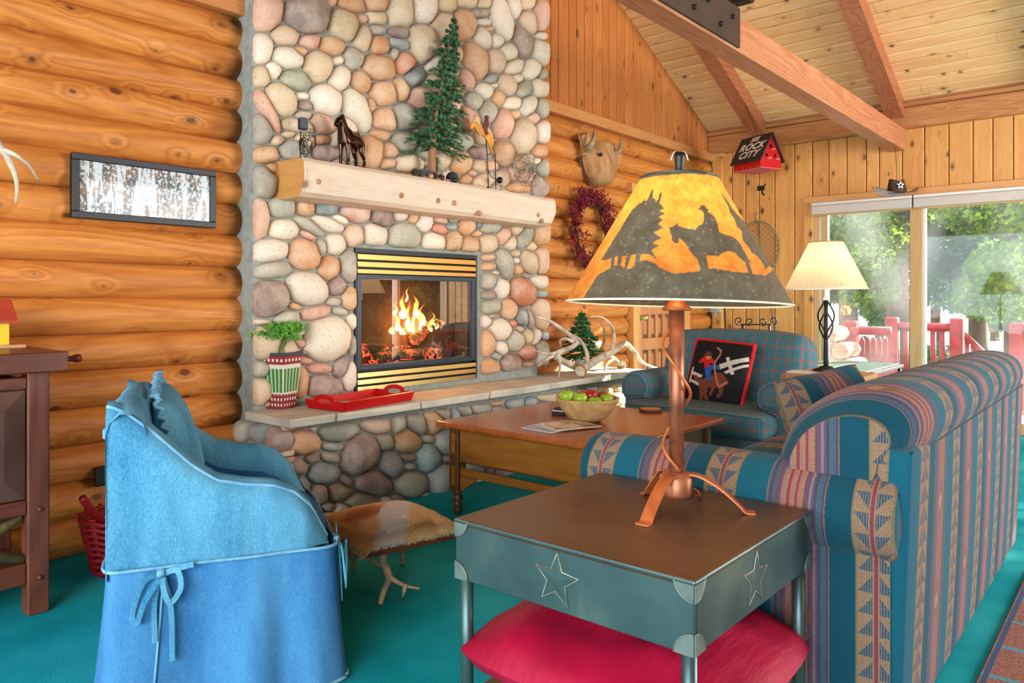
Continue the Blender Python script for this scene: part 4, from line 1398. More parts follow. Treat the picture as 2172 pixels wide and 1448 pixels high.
def uv_extrude(prof, y0, y1, ny, mk, uoff=0.0, rnd=0.035, soft_=0.0):
    """a closed upholstered profile drawn out along a line, ends rounded, uv = (along, around)"""
    m = MB()
    n = len(prof)
    cx, cz = sum(p[0] for p in prof) / n, sum(p[1] for p in prof) / n
    arc = [0.0]
    for i in range(n):
        a, b = prof[i], prof[(i + 1) % n]
        arc.append(arc[-1] + math.hypot(a[0] - b[0], a[1] - b[1]))
    ts = []
    for i in range(5): ts.append((y0 + rnd * (1 - math.cos(i / 4 * math.pi / 2)), 1 - rnd * (1 - math.sin(i / 4 * math.pi / 2)) / 0.10 * 0.9))
    for i in range(1, ny): ts.append((y0 + rnd + (y1 - y0 - 2 * rnd) * i / ny, 1.0))
    for i in range(4, -1, -1): ts.append((y1 - rnd * (1 - math.cos(i / 4 * math.pi / 2)), 1 - rnd * (1 - math.sin(i / 4 * math.pi / 2)) / 0.10 * 0.9))
    vs_, uv, fs = [], [], []
    for t, s in ts:
        for i in range(n + 1):
            p = prof[i % n]
            w = soft_ * mnoise.noise(Vector((p[0] * 5, t * 6, p[1] * 5)))
            vs_.append(mk(cx + (p[0] - cx) * (s + w), cz + (p[1] - cz) * (s + w), t))
            uv.append((t + uoff, arc[i]))
    w = n + 1
    for j in range(len(ts) - 1):
        for i in range(n):
            fs.append((j * w + i, j * w + i + 1, (j + 1) * w + i + 1, (j + 1) * w + i))
    m.add(vs_, fs, uv=uv, smooth=True)
    for j, rev in ((0, True), (len(ts) - 1, False)):
        ring = vs_[j * w:(j + 1) * w - 1]
        cc = mk(cx, cz, ts[j][0] + (-.012 if rev else .012))
        m.add(ring + [cc], [((i + 1) % n, i, n) if rev else (i, (i + 1) % n, n) for i in range(n)],
              uv=[(p[0] * .6 + 3 * p[1] * .2, p[1]) for p in [prof[i] for i in range(n)]] + [(cx, cz)], smooth=True)
    return m


def arm(xo, sgn, y0, y1):
    """rolled arm; sgn -1: rolls outwards to smaller x"""
    r = 0.129
    cx, cz = 0.122, 0.600
    prof = circ(cx, cz, r, -40, 235, 22)                       # roll, from the inside bottom over the top to the outside
    mk = lambda a, b, t: (xo - sgn * a, t, b)
    o = uv_extrude(prof, y0, y1, 16, mk, uoff=-.09, rnd=.03, soft_=.025)
    return o


arm(SX0, -1, 0.515, 1.53).build('arm_roll', M['sofa'], sofa, world=True)
ap_ = MB().soft((SX0 + .035, .53, .02), (SX0 + .235, 1.49, .55), .03, 0.0, 8)
ap_.uv = [(a - .09, b) for a, b in ap_.uv]
ap_.build('arm_panel', M['sofa'], sofa, world=True)
arm(SX1, 1, 0.53, 1.53).build('arm_roll', M['sofa'], sofa, world=True)
MB().soft((SX1 - .235, .53, .02), (SX1 - .035, 1.49, .55), .03, 0.0, 8).build('arm_panel', M['sofa'], sofa, world=True)
bp_ = MB().soft((SX0 + .055, .50, .02), (SX1 - .03, .60, .80), .02, .006, 14)
bp_.v = [(x, y - .030 * (z / .8) + .012, z) for x, y, z in bp_.v]
bp_.uv = [(a - .13, b) for a, b in bp_.uv]
bp_.build('back_panel', M['sofa'], sofa, world=True)
prof = spline([(p[0], p[1], 0) for p in [(.505, .765), (.478, .80), (.462, .86), (.485, .92), (.55, .955), (.64, .955), (.74, .92), (.83, .85), (.885, .74), (.90, .60), (.89, .50), (.74, .47), (.60, .56), (.52, .70), (.505, .765)]], 3)
prof = [(p.x, p.y) for p in prof[:-1]]
n = len(prof)
cxp, czp = .68, .74
m = MB()
arc = [0.0]
for i in range(n):
    a, b = prof[i], prof[(i + 1) % n]
    arc.append(arc[-1] + math.hypot(a[0] - b[0], a[1] - b[1]))
ts = []
Rr = .20
for i in range(8):
    a = i / 7 * math.pi / 2
    ts.append((SX0 + .04 + Rr * (1 - math.sin(a)) * 1.0 if False else SX0 + .06 + Rr * (1 - math.cos(a)), max(.05, math.sin(a)) ** .62))
ts = [(SX0 + .05 + Rr * (1 - math.cos(i / 8 * math.pi / 2)), (max(.42, math.sin(i / 8 * math.pi / 2))) ** .55) for i in range(9)]
ts += [(SX0 + .25 + (SX1 - SX0 - .5) * i / 30, 1.0) for i in range(1, 30)]
ts += [(SX1 - .05 - Rr * (1 - math.cos(i / 8 * math.pi / 2)), (max(.42, math.sin(i / 8 * math.pi / 2))) ** .55) for i in range(8, -1, -1)]
vs_, uv, fs = [], [], []
for t, s in ts:
    for i in range(n + 1):
        p = prof[i % n]
        # rear edge stays on the seam, the rest domes at the ends
        k = s if s == 1.0 else s + (1 - s) * 0.0
        w = 1 + .02 * mnoise.noise(Vector((t * 3, p[0] * 6, p[1] * 6)))
        vs_.append((t, cxp + (p[0] - cxp) * k * w, czp + (p[1] - czp) * k * w))
        uv.append((t + (1 - s) * -.16 + .10, arc[i]))
w = n + 1
for j in range(len(ts) - 1):
    for i in range(n):
        fs.append((j * w + i + 1, j * w + i, (j + 1) * w + i, (j + 1) * w + i + 1))
m.add(vs_, fs, uv=uv, smooth=True)
for j in (0, len(ts) - 1):
    rg_ = vs_[j * w:(j + 1) * w - 1]
    m.add(rg_, [tuple(range(n)) if j == 0 else tuple(range(n - 1, -1, -1))], uv=[(p[1] * .9, p[2]) for p in rg_], smooth=True)
m.build('back_roll', M['sofa'], sofa, world=True)
MB().tube([(SX0 + .06, .494, .79), (SX0 + .4, .487, .786), (SX1 - .06, .487, .786)], .005, 6).build('seam_welt', plain('dark_welt', C(22, 50, 66), .9), sofa, world=True)
for k in range(2):
    xa = SX0 + .25 + k * .89
    MB().soft((xa, .72, .33), (xa + .875, 1.50, .505), .05, .025, 12).build('seat_cushion', M['sofa'], sofa, world=True)
MB().soft((SX0 + .2, .6, .03), (SX1 - .2, 1.46, .33), .03, 0, 8).build('base', M['sofa'], sofa, world=True)
tp = thing('throw_pillow', 'dark triangle patterned pillow propped against the sofa back', 'pillow', (3.05, 1.05, .50))
mm = Matrix.Translation(Vector((3.18, 1.0, .69))) @ Matrix.Rotation(R(-30), 4, 'Z') @ Matrix.Rotation(R(74), 4, 'X') @ Matrix.Rotation(R(8), 4, 'Z')
MB().pillow(.48, .48, .095, 18, wr=.02).xf(mm).build('pillow_body', M['sofa'], tp, world=True)

# ---------------------------------------------------------------- plaid armchair
ac = thing('armchair', 'wide green plaid armchair with rolled arms by the panelled door', 'armchair', (5.2, 2.38, 0))
AY0, AY1 = 1.74, 3.05
for sgn, yo in ((-1, AY0), (1, AY1)):
    prof = circ(.135, .545, .125, -35, 232, 20)
    mk = (lambda a, b, t, yo=yo, sgn=sgn: (t, yo - sgn * a, b))
    uv_extrude(prof, 4.80, 5.62, 10, mk, rnd=.04, soft_=.03).build('arm_roll', M['plaid'], ac, world=True)
    ya, yb_ = sorted((yo - sgn * .03, yo - sgn * .24))
    MB().soft((4.83, ya, .03), (5.60, yb_, .50), .03, 0, 8).build('arm_panel', M['plaid'], ac, world=True)
MB().soft((4.72, AY0 + .17, .03), (5.6, AY1 - .17, .29), .03, 0, 10).build('base', M['plaid'], ac, world=True)
sc_ = MB().soft((4.64, AY0 + .13, .29), (5.42, AY1 - .13, .462), .06, .022, 14)
sc_.build('seat_cushion', M['plaid'], ac, world=True)
MB().tube([(4.655, AY0 + .15, .445), (4.650, 2.4, .458), (4.655, AY1 - .15, .445)], .006, 6).build('cushion_welt', M['plaid'], ac, world=True)
bk = MB().soft((-.13, -.545, -.30), (.13, .545, .30), .085, .035, 16, wob=.015)
bk.xf(Matrix.Translation(Vector((5.42, 2.395, .645))) @ Matrix.Rotation(R(12), 4, 'Y'))
bk.build('backrest', M['plaid'], ac, world=True)
cp = thing('cowboy_cushion', 'black cushion with red fringe and a cowboy on a bucking brown horse', 'cushion', (4.95, 2.3, .47))
# the face of the cushion, its picture drawn in the photograph's crop coordinates
TL, TR, BR, BL = (1195, 330), (1612, 318), (1558, 715), (1130, 680)
PICT = [([(1225, 555), (1250, 545), (1280, 570), (1320, 560), (1370, 545), (1390, 520), (1440, 520), (1470, 545), (1490, 575), (1460, 600), (1445, 650), (1415, 668), (1403, 655), (1425, 640), (1420, 600), (1390, 620), (1365, 662), (1350, 655), (1370, 610), (1345, 610), (1335, 650), (1345, 700), (1310, 700), (1305, 650), (1295, 680), (1270, 697), (1263, 690), (1280, 640), (1270, 590), (1240, 575)], C(126, 62, 44)),
        ([(1310, 495), (1350, 480), (1420, 480), (1430, 505), (1395, 500), (1360, 510), (1370, 570), (1330, 570), (1315, 520)], C(36, 92, 170)),
        ([(1255, 465), (1300, 430), (1350, 432), (1385, 460), (1370, 475), (1350, 465), (1345, 490), (1310, 500), (1300, 465), (1260, 478)], C(214, 30, 36)),
        ([(1305, 430), (1355, 430), (1330, 452)], C(230, 176, 40)),
        ([(1312, 424), (1345, 422), (1342, 436), (1318, 438)], C(196, 120, 90)),
        ([(1280, 420), (1303, 414), (1308, 400), (1342, 400), (1347, 416), (1357, 424), (1310, 429)], C(108, 58, 36))]
FENCE = [[(1415, 472), (1592, 398), (1592, 424), (1422, 502)], [(1450, 512), (1592, 440), (1592, 456), (1470, 522)], [(1456, 424), (1476, 418), (1522, 516), (1500, 526)],
         [(1200, 520), (1300, 545), (1290, 562), (1198, 540)], [(1190, 565), (1272, 590), (1270, 607), (1188, 580)], [(1203, 500), (1222, 496), (1194, 592), (1180, 588)]]
ROPE = [(1378, 370), (1412, 385), (1412, 415), (1382, 462), (1386, 500), (1405, 560), (1424, 605), (1478, 572)]
NN = 110
m = MB()
cw, chh = .47, .45
m.grid(lambda u, v: ((u - .5) * cw, (v - .5) * chh, .075 * (max(0, 1 - abs(2 * u - 1) ** 2.6) * max(0, 1 - abs(2 * v - 1) ** 2.6)) ** .5), NN, NN)
pts = []
for j in range(NN + 1):
    for i in range(NN + 1):
        u, v = i / NN, 1 - j / NN
        a = [TL[k] + (TR[k] - TL[k]) * u for k in (0, 1)]
        b = [BL[k] + (BR[k] - BL[k]) * u for k in (0, 1)]
        pts.append((a[0] + (b[0] - a[0]) * v, a[1] + (b[1] - a[1]) * v))
pts = np.array(pts)
ink = np.tile(np.array(C(20, 20, 22)), (len(pts), 1))
for poly in FENCE: ink[inpoly(pts, poly)] = C(214, 206, 184)
for poly, c in PICT: ink[inpoly(pts, poly)] = c
for a, b in zip(ROPE[:-1], ROPE[1:]):
    a, b = np.array(a, float), np.array(b, float)
    t = np.clip(((pts - a) @ (b - a)) / ((b - a) @ (b - a)), 0, 1)
    d = np.linalg.norm(pts - (a + t[:, None] * (b - a)), axis=1)
    ink[d < 4.5] = C(214, 136, 96)
m.col = [tuple(r) for r in ink]
# lean against the back, facing the hearth corner
cm_ = Matrix.Translation(Vector((5.03, 2.36, .675))) @ Matrix.Rotation(R(-90 - 8), 4, 'Z') @ Matrix.Rotation(R(72), 4, 'X') @ Matrix.Rotation(R(-3), 4, 'Z')
m.xf(cm_)
m.build('face', M['cushion_ink'], cp, world=True)
mb2 = MB()
mb2.grid(lambda u, v: ((u - .5) * cw, (v - .5) * chh, -.07 * (max(0, 1 - abs(2 * u - 1) ** 2.6) * max(0, 1 - abs(2 * v - 1) ** 2.6)) ** .5), 16, 16, flip=True)
mb2.xf(cm_).build('back_cover', M['black'], cp, world=True)
redf = plain('red_fringe', C(206, 24, 34), .9, var=.2, scale=60)
edge = [(-.5, -.5), (.5, -.5), (.5, .5), (-.5, .5), (-.5, -.5)]
fr_ = MB()
rng = np.random.default_rng(5)
pl_ = []
for a, b in zip(edge[:-1], edge[1:]):
    for k in range(30):
        f = k / 30
        pl_.append(((a[0] + (b[0] - a[0]) * f) * cw, (a[1] + (b[1] - a[1]) * f) * chh, 0))
pl_.append(pl_[0])
fr_.tube(pl_, [.012 + rng.uniform(0, .006) for _ in pl_], 7)
fr_.xf(cm_).build('fringe', redf, cp, world=True)

# ---------------------------------------------------------------- denim chair
dc = thing('slipcovered_chair', 'barrel chair in a blue denim slipcover with tied bows', 'chair', (1.328, 2.430, 0), R(-27.5))
HP = [(-.36, .907), (-.31, .885), (-.24, .835), (-.17, .775), (-.11, .722), (-.03, .672), (.06, .652), (.16, .640), (.23, .612), (.29, .56), (.33, .49), (.345, .44)]


def hx(x):
    for (a, ha), (b, hb) in zip(HP[:-1], HP[1:]):
        if x <= b: return ha + (hb - ha) * max(0, (x - a) / (b - a))
    return HP[-1][1]


def dfold(x, z, s):
    return .016 * mnoise.noise(Vector((x * 6 + z * 2, z * 1.8, s))) + .007 * mnoise.noise(Vector((x * 16 - z * 4, z * 4, s + 4)))


for sg in (-1, 1):
    m = MB()
    nx, nk = 44, 24

    def arm_fn(u, v, sg=sg):
        x = -.372 + .712 * u
        h = hx(x)
        r = .068
        yo, yi = .368, .368 - 2 * r
        L1, L2, L3 = max(.012, h - r - .428), math.pi * r, max(.012, h - r - .428)
        s = v * (L1 + L2 + L3)
        if s < L1: y_, z_ = yo, .428 + s
        elif s < L1 + L2:
            a = (s - L1) / r
            y_, z_ = yo - r + r * math.cos(a), h - r + r * math.sin(a)
        else: y_, z_ = yi, h - r - (s - L1 - L2)
        k = .012 * math.sin(math.pi * u) + .6 * dfold(x, z_, 3 * sg)
        if y_ > yo - r: y_ += k
        if u > .9: y_ -= (u - .9) * .35 * (1 if y_ > .3 else -.3)
        return (x + (.012 if u > .98 else 0), sg * y_, z_)
    m.grid(arm_fn, nx, nk, flip=(sg > 0))
    # front of the arm
    e = [arm_fn(1.0, v / nk, sg) for v in range(nk + 1)]
    cc = (.352, sg * .297, .43)
    m.add(e + [cc], [(i, i + 1, nk + 1) if sg > 0 else (i + 1, i, nk + 1) for i in range(nk)], smooth=True)
    m.build('arm', M['denim'], dc)
    sp = [arm_fn(i / 30, .40 if i < 30 else .40, sg) for i in range(31)]
    sp = []
    for i in range(40):
        u = i / 39
        x = -.36 + .70 * u
        h = hx(x)
        L1 = max(.02, h - .068 - .40)
        v = (L1 + .068 * .9) / (2 * L1 + math.pi * .068)
        sp.append(arm_fn(u, v, sg))
    MB().tube(sp, .0055, 6).build('stitched_seam', M['denim_seam'], dc)
m = MB()


def back_fn(u, v):
    y_ = -.372 + .744 * u
    h = .905 + .012 * math.cos(math.pi * (u - .5)) - .03 * abs(2 * u - 1) ** 4
    r = .06
    L1, L2, L3 = h - r - .40, math.pi * r, h - r - .44
    s = v * (L1 + L2 + L3)
    if s < L1: x, z_ = -.37, .40 + s
    elif s < L1 + L2:
        a = (s - L1) / r
        x, z_ = -.37 + r - r * math.cos(a), h - r + r * math.sin(a)
    else: x, z_ = -.37 + 2 * r + (s - L1 - L2) * .14, h - r - (s - L1 - L2)
    return (x + dfold(y_, z_, 11) * .8, y_, z_)


m.grid(back_fn, 24, 26, flip=True)
m.build('backrest', M['denim'], dc)
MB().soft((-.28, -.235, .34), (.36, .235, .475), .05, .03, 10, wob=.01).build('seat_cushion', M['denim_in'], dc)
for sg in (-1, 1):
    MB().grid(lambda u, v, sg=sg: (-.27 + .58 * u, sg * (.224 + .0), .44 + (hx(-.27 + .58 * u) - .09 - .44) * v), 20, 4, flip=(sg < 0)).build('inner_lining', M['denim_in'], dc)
# skirt
m = MB()


def ring_pt(s, ins_):
    """rounded rectangle of the seat frame, s in 0..1"""
    a, b, r = .372 + ins_, .372 + ins_, .05
    per = [2 * (a - r), math.pi * r / 2, 2 * (b - r), math.pi * r / 2] * 2
    t = s * sum(per)
    x, y_, ang = a, -(b - r), 0.0
    segs = [((a, -(b - r)), 90), None]
    cs = [(a - r, b - r, 0), (-(a - r), b - r, 90), (-(a - r), -(b - r), 180), (a - r, -(b - r), 270)]
    ed = [((a, -(b - r)), (a, b - r)), ((a - r, b), (-(a - r), b)), ((-a, b - r), (-a, -(b - r))), ((-(a - r), -b), (a - r, -b))]
    for k in range(4):
        (p, q), c_ = ed[k], cs[k]
        L = math.hypot(q[0] - p[0], q[1] - p[1])
        if t <= L:
            f = t / L
            return p[0] + (q[0] - p[0]) * f, p[1] + (q[1] - p[1]) * f
        t -= L
        if t <= math.pi * r / 2:
            an_ = R(c_[2]) + t / r
            return c_[0] + r * math.cos(an_), c_[1] + r * math.sin(an_)
        t -= math.pi * r / 2
    return ed[0][0]


def skirt_fn(u, v):
    z_ = .432 - .427 * v
    x, y_ = ring_pt(u % 1.0, .004 + .026 * v ** 1.2)
    f = (.004 + .026 * v) * (math.sin(u * 2 * math.pi * 13 + 2 * math.sin(u * 19)) * .5 + mnoise.noise(Vector((x * 5, y_ * 5, 2))))
    L = math.hypot(x, y_)
    dip = .03 * math.exp(-((x + .02) / .35) ** 2) if y_ < -.3 else 0
    return (x * (1 + f / L), y_ * (1 + f / L), z_ if v > 0 else z_ - .0)


m.grid(skirt_fn, 200, 14, closed_u=True, flip=True)
m.build('skirt', M['denim_d'], dc)
sm_ = [skirt_fn(i / 120, 0.0) for i in range(121)]
sm_ = [(p[0] * 1.022, p[1] * 1.022, p[2] - .002) for p in sm_]
MB().tube(sm_, .0055, 6).build('waist_seam', M['denim_seam'], dc)
us = min((i / 2000 for i in range(2000)), key=lambda q: (skirt_fn(q, .3)[0] + .20) ** 2 + (skirt_fn(q, .3)[1] + .38) ** 2)
sd_ = [skirt_fn(us - .006 * j / 14, j / 14) for j in range(15)]
MB().tube([(p[0], p[1] - .002, p[2]) for p in sd_], .0045, 6).build('side_seam', M['denim_seam'], dc)
hm = [skirt_fn(i / 160, 1.0) for i in range(161)]
MB().tube([(p[0] * 1.004, p[1] * 1.004, p[2] + .004) for p in hm], .006, 6).build('hem', M['denim_seam'], dc)


def bow(x, y_, z_, dirx, diry, name='bow'):
    """ribbon bow hanging against the skirt; (dirx,diry) runs along the cover"""
    n_ = Vector((diry, -dirx, 0))
    t = Vector((dirx, diry, 0))
    o = Vector((x, y_, z_))
    b = MB().tube([o - t * .012 + n_ * .012, o + t * .012 + n_ * .014], [.012, .013], 8)
    r = b.build(name, M['denim_seam'], dc)
    for pl in ([(-.01, 0), (-.055, -.02), (-.085, -.10), (-.07, -.125), (-.05, -.07), (-.005, -.005)], [(.01, 0), (.05, .005), (.06, -.045), (.03, -.08), (.012, -.05), (.005, -.005)],
               [(-.003, -.005), (-.02, -.08), (-.018, -.19)], [(.005, -.005), (.03, -.10), (.035, -.25)], [(.012, .0), (.055, .012), (.10, .02)]):
        sp_ = spline([o + t * a + Vector((0, 0, c_)) + n_ * (.014 + .006 * k) for k, (a, c_) in enumerate(pl)], 4)
        rb = MB()
        vs_, fs = [], []
        for k, p in enumerate(sp_):
            d = (sp_[min(k + 1, len(sp_) - 1)] - sp_[max(k - 1, 0)])
            w_ = d.cross(n_).normalized() * .0085
            for q in (p - w_, p + w_, p + w_ + n_ * .004, p - w_ + n_ * .004): vs_.append(q)
        for k in range(len(sp_) - 1):
            for j in range(4): fs.append((k * 4 + j, k * 4 + (j + 1) % 4, k * 4 + 4 + (j + 1) % 4, k * 4 + 4 + j))
        rb.add(vs_, fs, smooth=False).build('ribbon', M['denim'], r)


bow(-.205, -.375, .415, 1, 0)
bow(.375, -.30, .425, 0, 1)
for k, (yy, zz) in enumerate(((-.33, .80), (.31, .84))):
    MB().box((-.384, yy - .012, zz), (-.364, yy + .012, zz + .03), .004).build('belt_loop', M['denim_seam'], dc)
for ch in dc.children:
    for o_ in [ch] + list(ch.children):
        for v_ in o_.data.vertices: v_.co.x *= .86
dp = thing('denim_pillow', 'small denim pillow with ruffled edge leaning in the denim chair', 'pillow', (1.2, 2.5, .47))
pm = Matrix.Translation(Vector((1.22, 2.55, .71))) @ Matrix.Rotation(R(-27.5), 4, 'Z') @ Matrix.Rotation(R(74), 4, 'Y') @ Matrix.Rotation(R(6), 4, 'Z')
MB().pillow(.42, .40, .07, 16).xf(pm).build('pillow_body', M['denim'], dp, world=True)
rf = []
for k in range(161):
    f = k / 40 % 4
    s_ = int(f)
    t = f - s_
    q = [(-.5 + t, -.5), (.5, -.5 + t), (.5 - t, .5), (-.5, .5 - t)][s_ % 4]
    rf.append((q[0] * .43, q[1] * .41, .012 * math.sin(k * 1.9)))
MB().tube(rf, .008, 5).xf(pm).build('ruffle', M['denim_seam'], dp, world=True)

# ---------------------------------------------------------------- metal end table, lamp, floor pillow
def patina():
    k = NT('patinated_metal')
    o = k.obj(0)
    a = k.noise(o, 3.2, 4, 0.6)
    b = k.noise(o, 26.0, 3, 0.6)
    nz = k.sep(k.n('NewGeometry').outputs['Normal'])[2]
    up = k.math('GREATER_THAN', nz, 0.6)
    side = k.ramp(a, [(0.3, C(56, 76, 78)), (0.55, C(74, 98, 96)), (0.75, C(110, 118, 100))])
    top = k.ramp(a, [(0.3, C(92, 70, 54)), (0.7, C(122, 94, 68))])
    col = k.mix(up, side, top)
    col = k.mix(k.ramp(b, [(0.66, (0, 0, 0, 1)), (0.8, (.4, .4, .4, 1))]), col, C(150, 130, 104))
    k.base(col, k.ramp(a, [(0.3, (.30, .30, .30, 1)), (0.7, (.45, .45, .45, 1))]), 0.6, 0.5)
    return k.m


M['patina'] = patina()
TX0, TX1, TY0, TY1, TZ = 1.425, 2.108, .722, 1.412, .62
et = thing('end_table', 'dark patinated metal end table with embossed stars beside the sofa', 'side table', ((TX0 + TX1) / 2, (TY0 + TY1) / 2, 0))
MB().box((TX0 - .004, TY0 - .004, TZ - .012), (TX1 + .004, TY1 + .004, TZ), .005, seg=2).build('top', M['patina'], et, world=True)
AZ = TZ - .158
for lo, hi in (((TX0, TY0, AZ), (TX0 + .012, TY1, TZ - .0125)), ((TX1 - .012, TY0, AZ), (TX1, TY1, TZ - .0125)), ((TX0 + .0125, TY0, AZ), (TX1 - .0125, TY0 + .012, TZ - .0125)), ((TX0 + .0125, TY1 - .012, AZ), (TX1 - .0125, TY1, TZ - .0125))):
    MB().box(lo, hi, .003).build('apron', M['patina'], et, world=True)
for xx in (TX0 + .022, TX1 - .022):
    for yy in (TY0 + .022, TY1 - .022):
        MB().tube([(xx, yy, 0), (xx, yy, AZ + .05)], .017, 12).build('leg', M['patina'], et, world=True)
MB().box((TX0 + .03, TY0 + .03, .150), (TX1 - .03, TY1 - .03, .166), .004).build('lower_shelf', M['patina'], et, world=True)
bright = metal('worn_edge_metal', C(150, 156, 142), .4, .25, 20, metallic=.5)


def star(cx, cz, r, tilt, place):
    p = []
    for k in range(10):
        a = R(90 + 36 * k + tilt)
        rr = r if k % 2 == 0 else r * .42
        p.append((cx + rr * math.cos(a), cz + rr * math.sin(a)))
    p.append(p[0])
    MB().tube([place(a, b) for a, b in p], .0024, 6).build('star', bright, et, world=True)
    f = [place(a, b) for a, b in p[:-1]]
    q = [place(cx + (a - cx) * .9, cz + (b - cz) * .9, .0022) for a, b in p[:-1]]
    MB().add(f + q + [place(cx, cz, .003)], [(i, (i + 1) % 10, 10 + (i + 1) % 10, 10 + i) for i in range(10)] + [(10 + i, 10 + (i + 1) % 10, 20) for i in range(10)]).build('star_field', M['patina'], et, world=True)


star((TY0 + TY1) / 2 + .01, TZ - .083, .066, 4, lambda a, b, o=0.0: (TX0 - .001 - o, a, b))
star((TX0 + TX1) / 2 - .03, TZ - .083, .066, -4, lambda a, b, o=0.0: (a, TY0 - .001 - o, b))


def bracket(place, sx, sz):
    """quarter round corner patch, two legs (a, b) measured from the corner"""
    arc_ = [(.0, .0)] + [(.046 * math.cos(R(t)), .046 * math.sin(R(t))) for t in range(0, 91, 15)]
    f = [place(a * sx, b * sz, .0025) for a, b in arc_]
    g = [place(a * sx, b * sz, .0) for a, b in arc_]
    n_ = len(arc_)
    mm_ = MB().add(f + g, [tuple(range(n_)), tuple(range(2 * n_ - 1, n_ - 1, -1))] + [(i, (i + 1) % n_, n_ + (i + 1) % n_, n_ + i) for i in range(n_)])
    mm_.tube([place(a * sx, b * sz, .002) for a, b in arc_[1:]], .002, 5)
    mm_.build('corner_bracket', bright if False else M['patina_b'], et, world=True)


M['patina_b'] = metal('bracket_metal', C(120, 134, 126), .4, .25, 12, metallic=.4)
for zc_, sz in ((TZ - .001, -1), (AZ, 1)):
    for yy, sy in ((TY0, 1), (TY1, -1)):
        bracket(lambda a, b, o, yy=yy, zc_=zc_: (TX0 - .0005 - o, yy + a, zc_ + b), sy, sz)
    for xx, sx in ((TX0, 1), (TX1, -1)):
        bracket(lambda a, b, o, xx=xx, zc_=zc_: (xx + a, TY0 - .0005 - o, zc_ + b), sx, sz)
fpil = thing('floor_pillow', 'large crimson cotton pillow lying on the shelf under the metal end table', 'pillow', (1.77, 1.06, .167))


def crim():
    k = NT('crimson_cotton')
    uv = k.n('UVMap').outputs[0]
    nz = k.noise(k.map(uv, (3, 14, 1)), 3.0, 3)
    k.base(k.ramp(k.noise(k.obj(0), 5, 3), [(.3, C(146, 4, 42)), (.7, C(176, 12, 56))]), .6, 0, .25)
    k.bump(nz, .25, .02)
    return k.m


MB().pillow(.77, .78, .108, 28, wr=.03, seed=4, pinch=.06, rnd_=.12).xf(Matrix.Translation(Vector((1.765, 1.055, .268))) @ Matrix.Rotation(R(3), 4, 'Z') @ Matrix.Rotation(R(3), 4, 'X')).build('pillow_body', crim(), fpil, world=True)

LX, LY = 1.885, 1.008
lamp = thing('table_lamp', 'copper pole lamp with a mica shade showing a horse rider silhouette', 'lamp', (LX, LY, TZ))
copper = metal('aged_copper', C(176, 108, 74), .42, .3, 9, metallic=.55, c2=C(112, 66, 46))
copper2 = metal('orange_copper', C(206, 118, 62), .45, .2, 14, metallic=.4, c2=C(160, 84, 44))
MB().lathe([(.0, 0), (.0205, 0), (.0205, .445), (.0, .445)], 18, (LX, LY, TZ + .105), cap0=False, cap1=False).build('pole', copper, lamp, world=True)
MB().lathe([(.0, .035), (.045, .036), (.047, .045), (.047, .088), (.042, .094), (.038, .10), (.0, .104)], 20, (LX, LY, TZ), cap0=False, cap1=False).build('collar', copper, lamp, world=True)
MB().lathe([(.038, .548), (.040, .556), (.030, .562), (.020, .578), (.013, .59), (.016, .60), (.010, .63)], 16, (LX, LY, TZ)).build('socket_cap', copper2, lamp, world=True)
for foot in ((1360, 1116), (1602, 1090), (1368, 1046)):
    q = at(*foot, z=TZ)
    d = (q - Vector((LX, LY, TZ)))
    L = d.length
    t = d.normalized()
    w_ = Vector((-t.y, t.x, 0)) * .017
    pl = spline([Vector((LX, LY, TZ)) + t * a + Vector((0, 0, b)) for a, b in ((.02, .098), (.06, .095), (L * .55, .066), (L * .80, .022), (L * .88, .005), (L, .0035))], 5)
    vs_, fs = [], []
    for k, p in enumerate(pl):
        dd = (pl[min(k + 1, len(pl) - 1)] - pl[max(k - 1, 0)]).normalized()
        nn = w_.cross(dd).normalized() * .0025
        for q2 in (p - w_ - nn, p + w_ - nn, p + w_ + nn, p - w_ + nn): vs_.append(q2)
    for k in range(len(pl) - 1):
        for j in range(4): fs.append((k * 4 + j, k * 4 + (j + 1) % 4, k * 4 + 4 + (j + 1) % 4, k * 4 + 4 + j))
    fs += [(3, 2, 1, 0), tuple(len(vs_) - 4 + j for j in range(4))]
    MB().add(vs_, fs).build('leg', copper2, lamp, world=True)
cr = []
for k in range(60):
    f = k / 59
    a = R(20 + f * 560)
    rr = .026 + .012 * math.sin(f * 9) ** 2
    cr.append((LX + rr * math.cos(a), LY + rr * math.sin(a), TZ + .53 - .42 * f))
MB().tube(cr, .0042, 7).build('cord', copper2, lamp, world=True)
cr = spline([(LX + .04, LY - .02, TZ + .04), (LX + .12, LY - .01, TZ + .012), (LX + .2, LY + .04, TZ + .006), (TX1 - .005, LY + .09, TZ + .006)], 5)
MB().tube(cr, .003, 6).build('power_cord', copper2, lamp, world=True)
# the shade
SH0, SH1, SR0, SR1 = 1.187, 1.535, .305, .106
tilt = Matrix.Translation(Vector((LX, LY, SH0))) @ Matrix.Rotation(R(1.6), 4, Vector((CT, ST, 0))) @ Matrix.Rotation(R(-2.0), 4, Vector((ST, -CT, 0))) @ Matrix.Translation(Vector((-LX, -LY, -SH0)))
NU, NV = 560, 150
su = MB()
su.grid(lambda u, v: (LX + (SR0 + (SR1 - SR0) * v) * math.cos(2 * math.pi * u), LY + (SR0 + (SR1 - SR0) * v) * math.sin(2 * math.pi * u), SH0 + (SH1 - SH0) * v), NU, NV, closed_u=True)
su.xf(tilt)
V = np.array(su.v)
dd = V[:, 0] * CT + V[:, 1] * ST
rr = V[:, 0] * ST - V[:, 1] * CT
pxy = np.stack([CX + F_PX * rr / dd, HY - F_PX * (V[:, 2] - ZC) / dd], 1)
crop = np.stack([(pxy[:, 0] - 1200) / .2486, (pxy[:, 1] - 330) / .2486], 1)
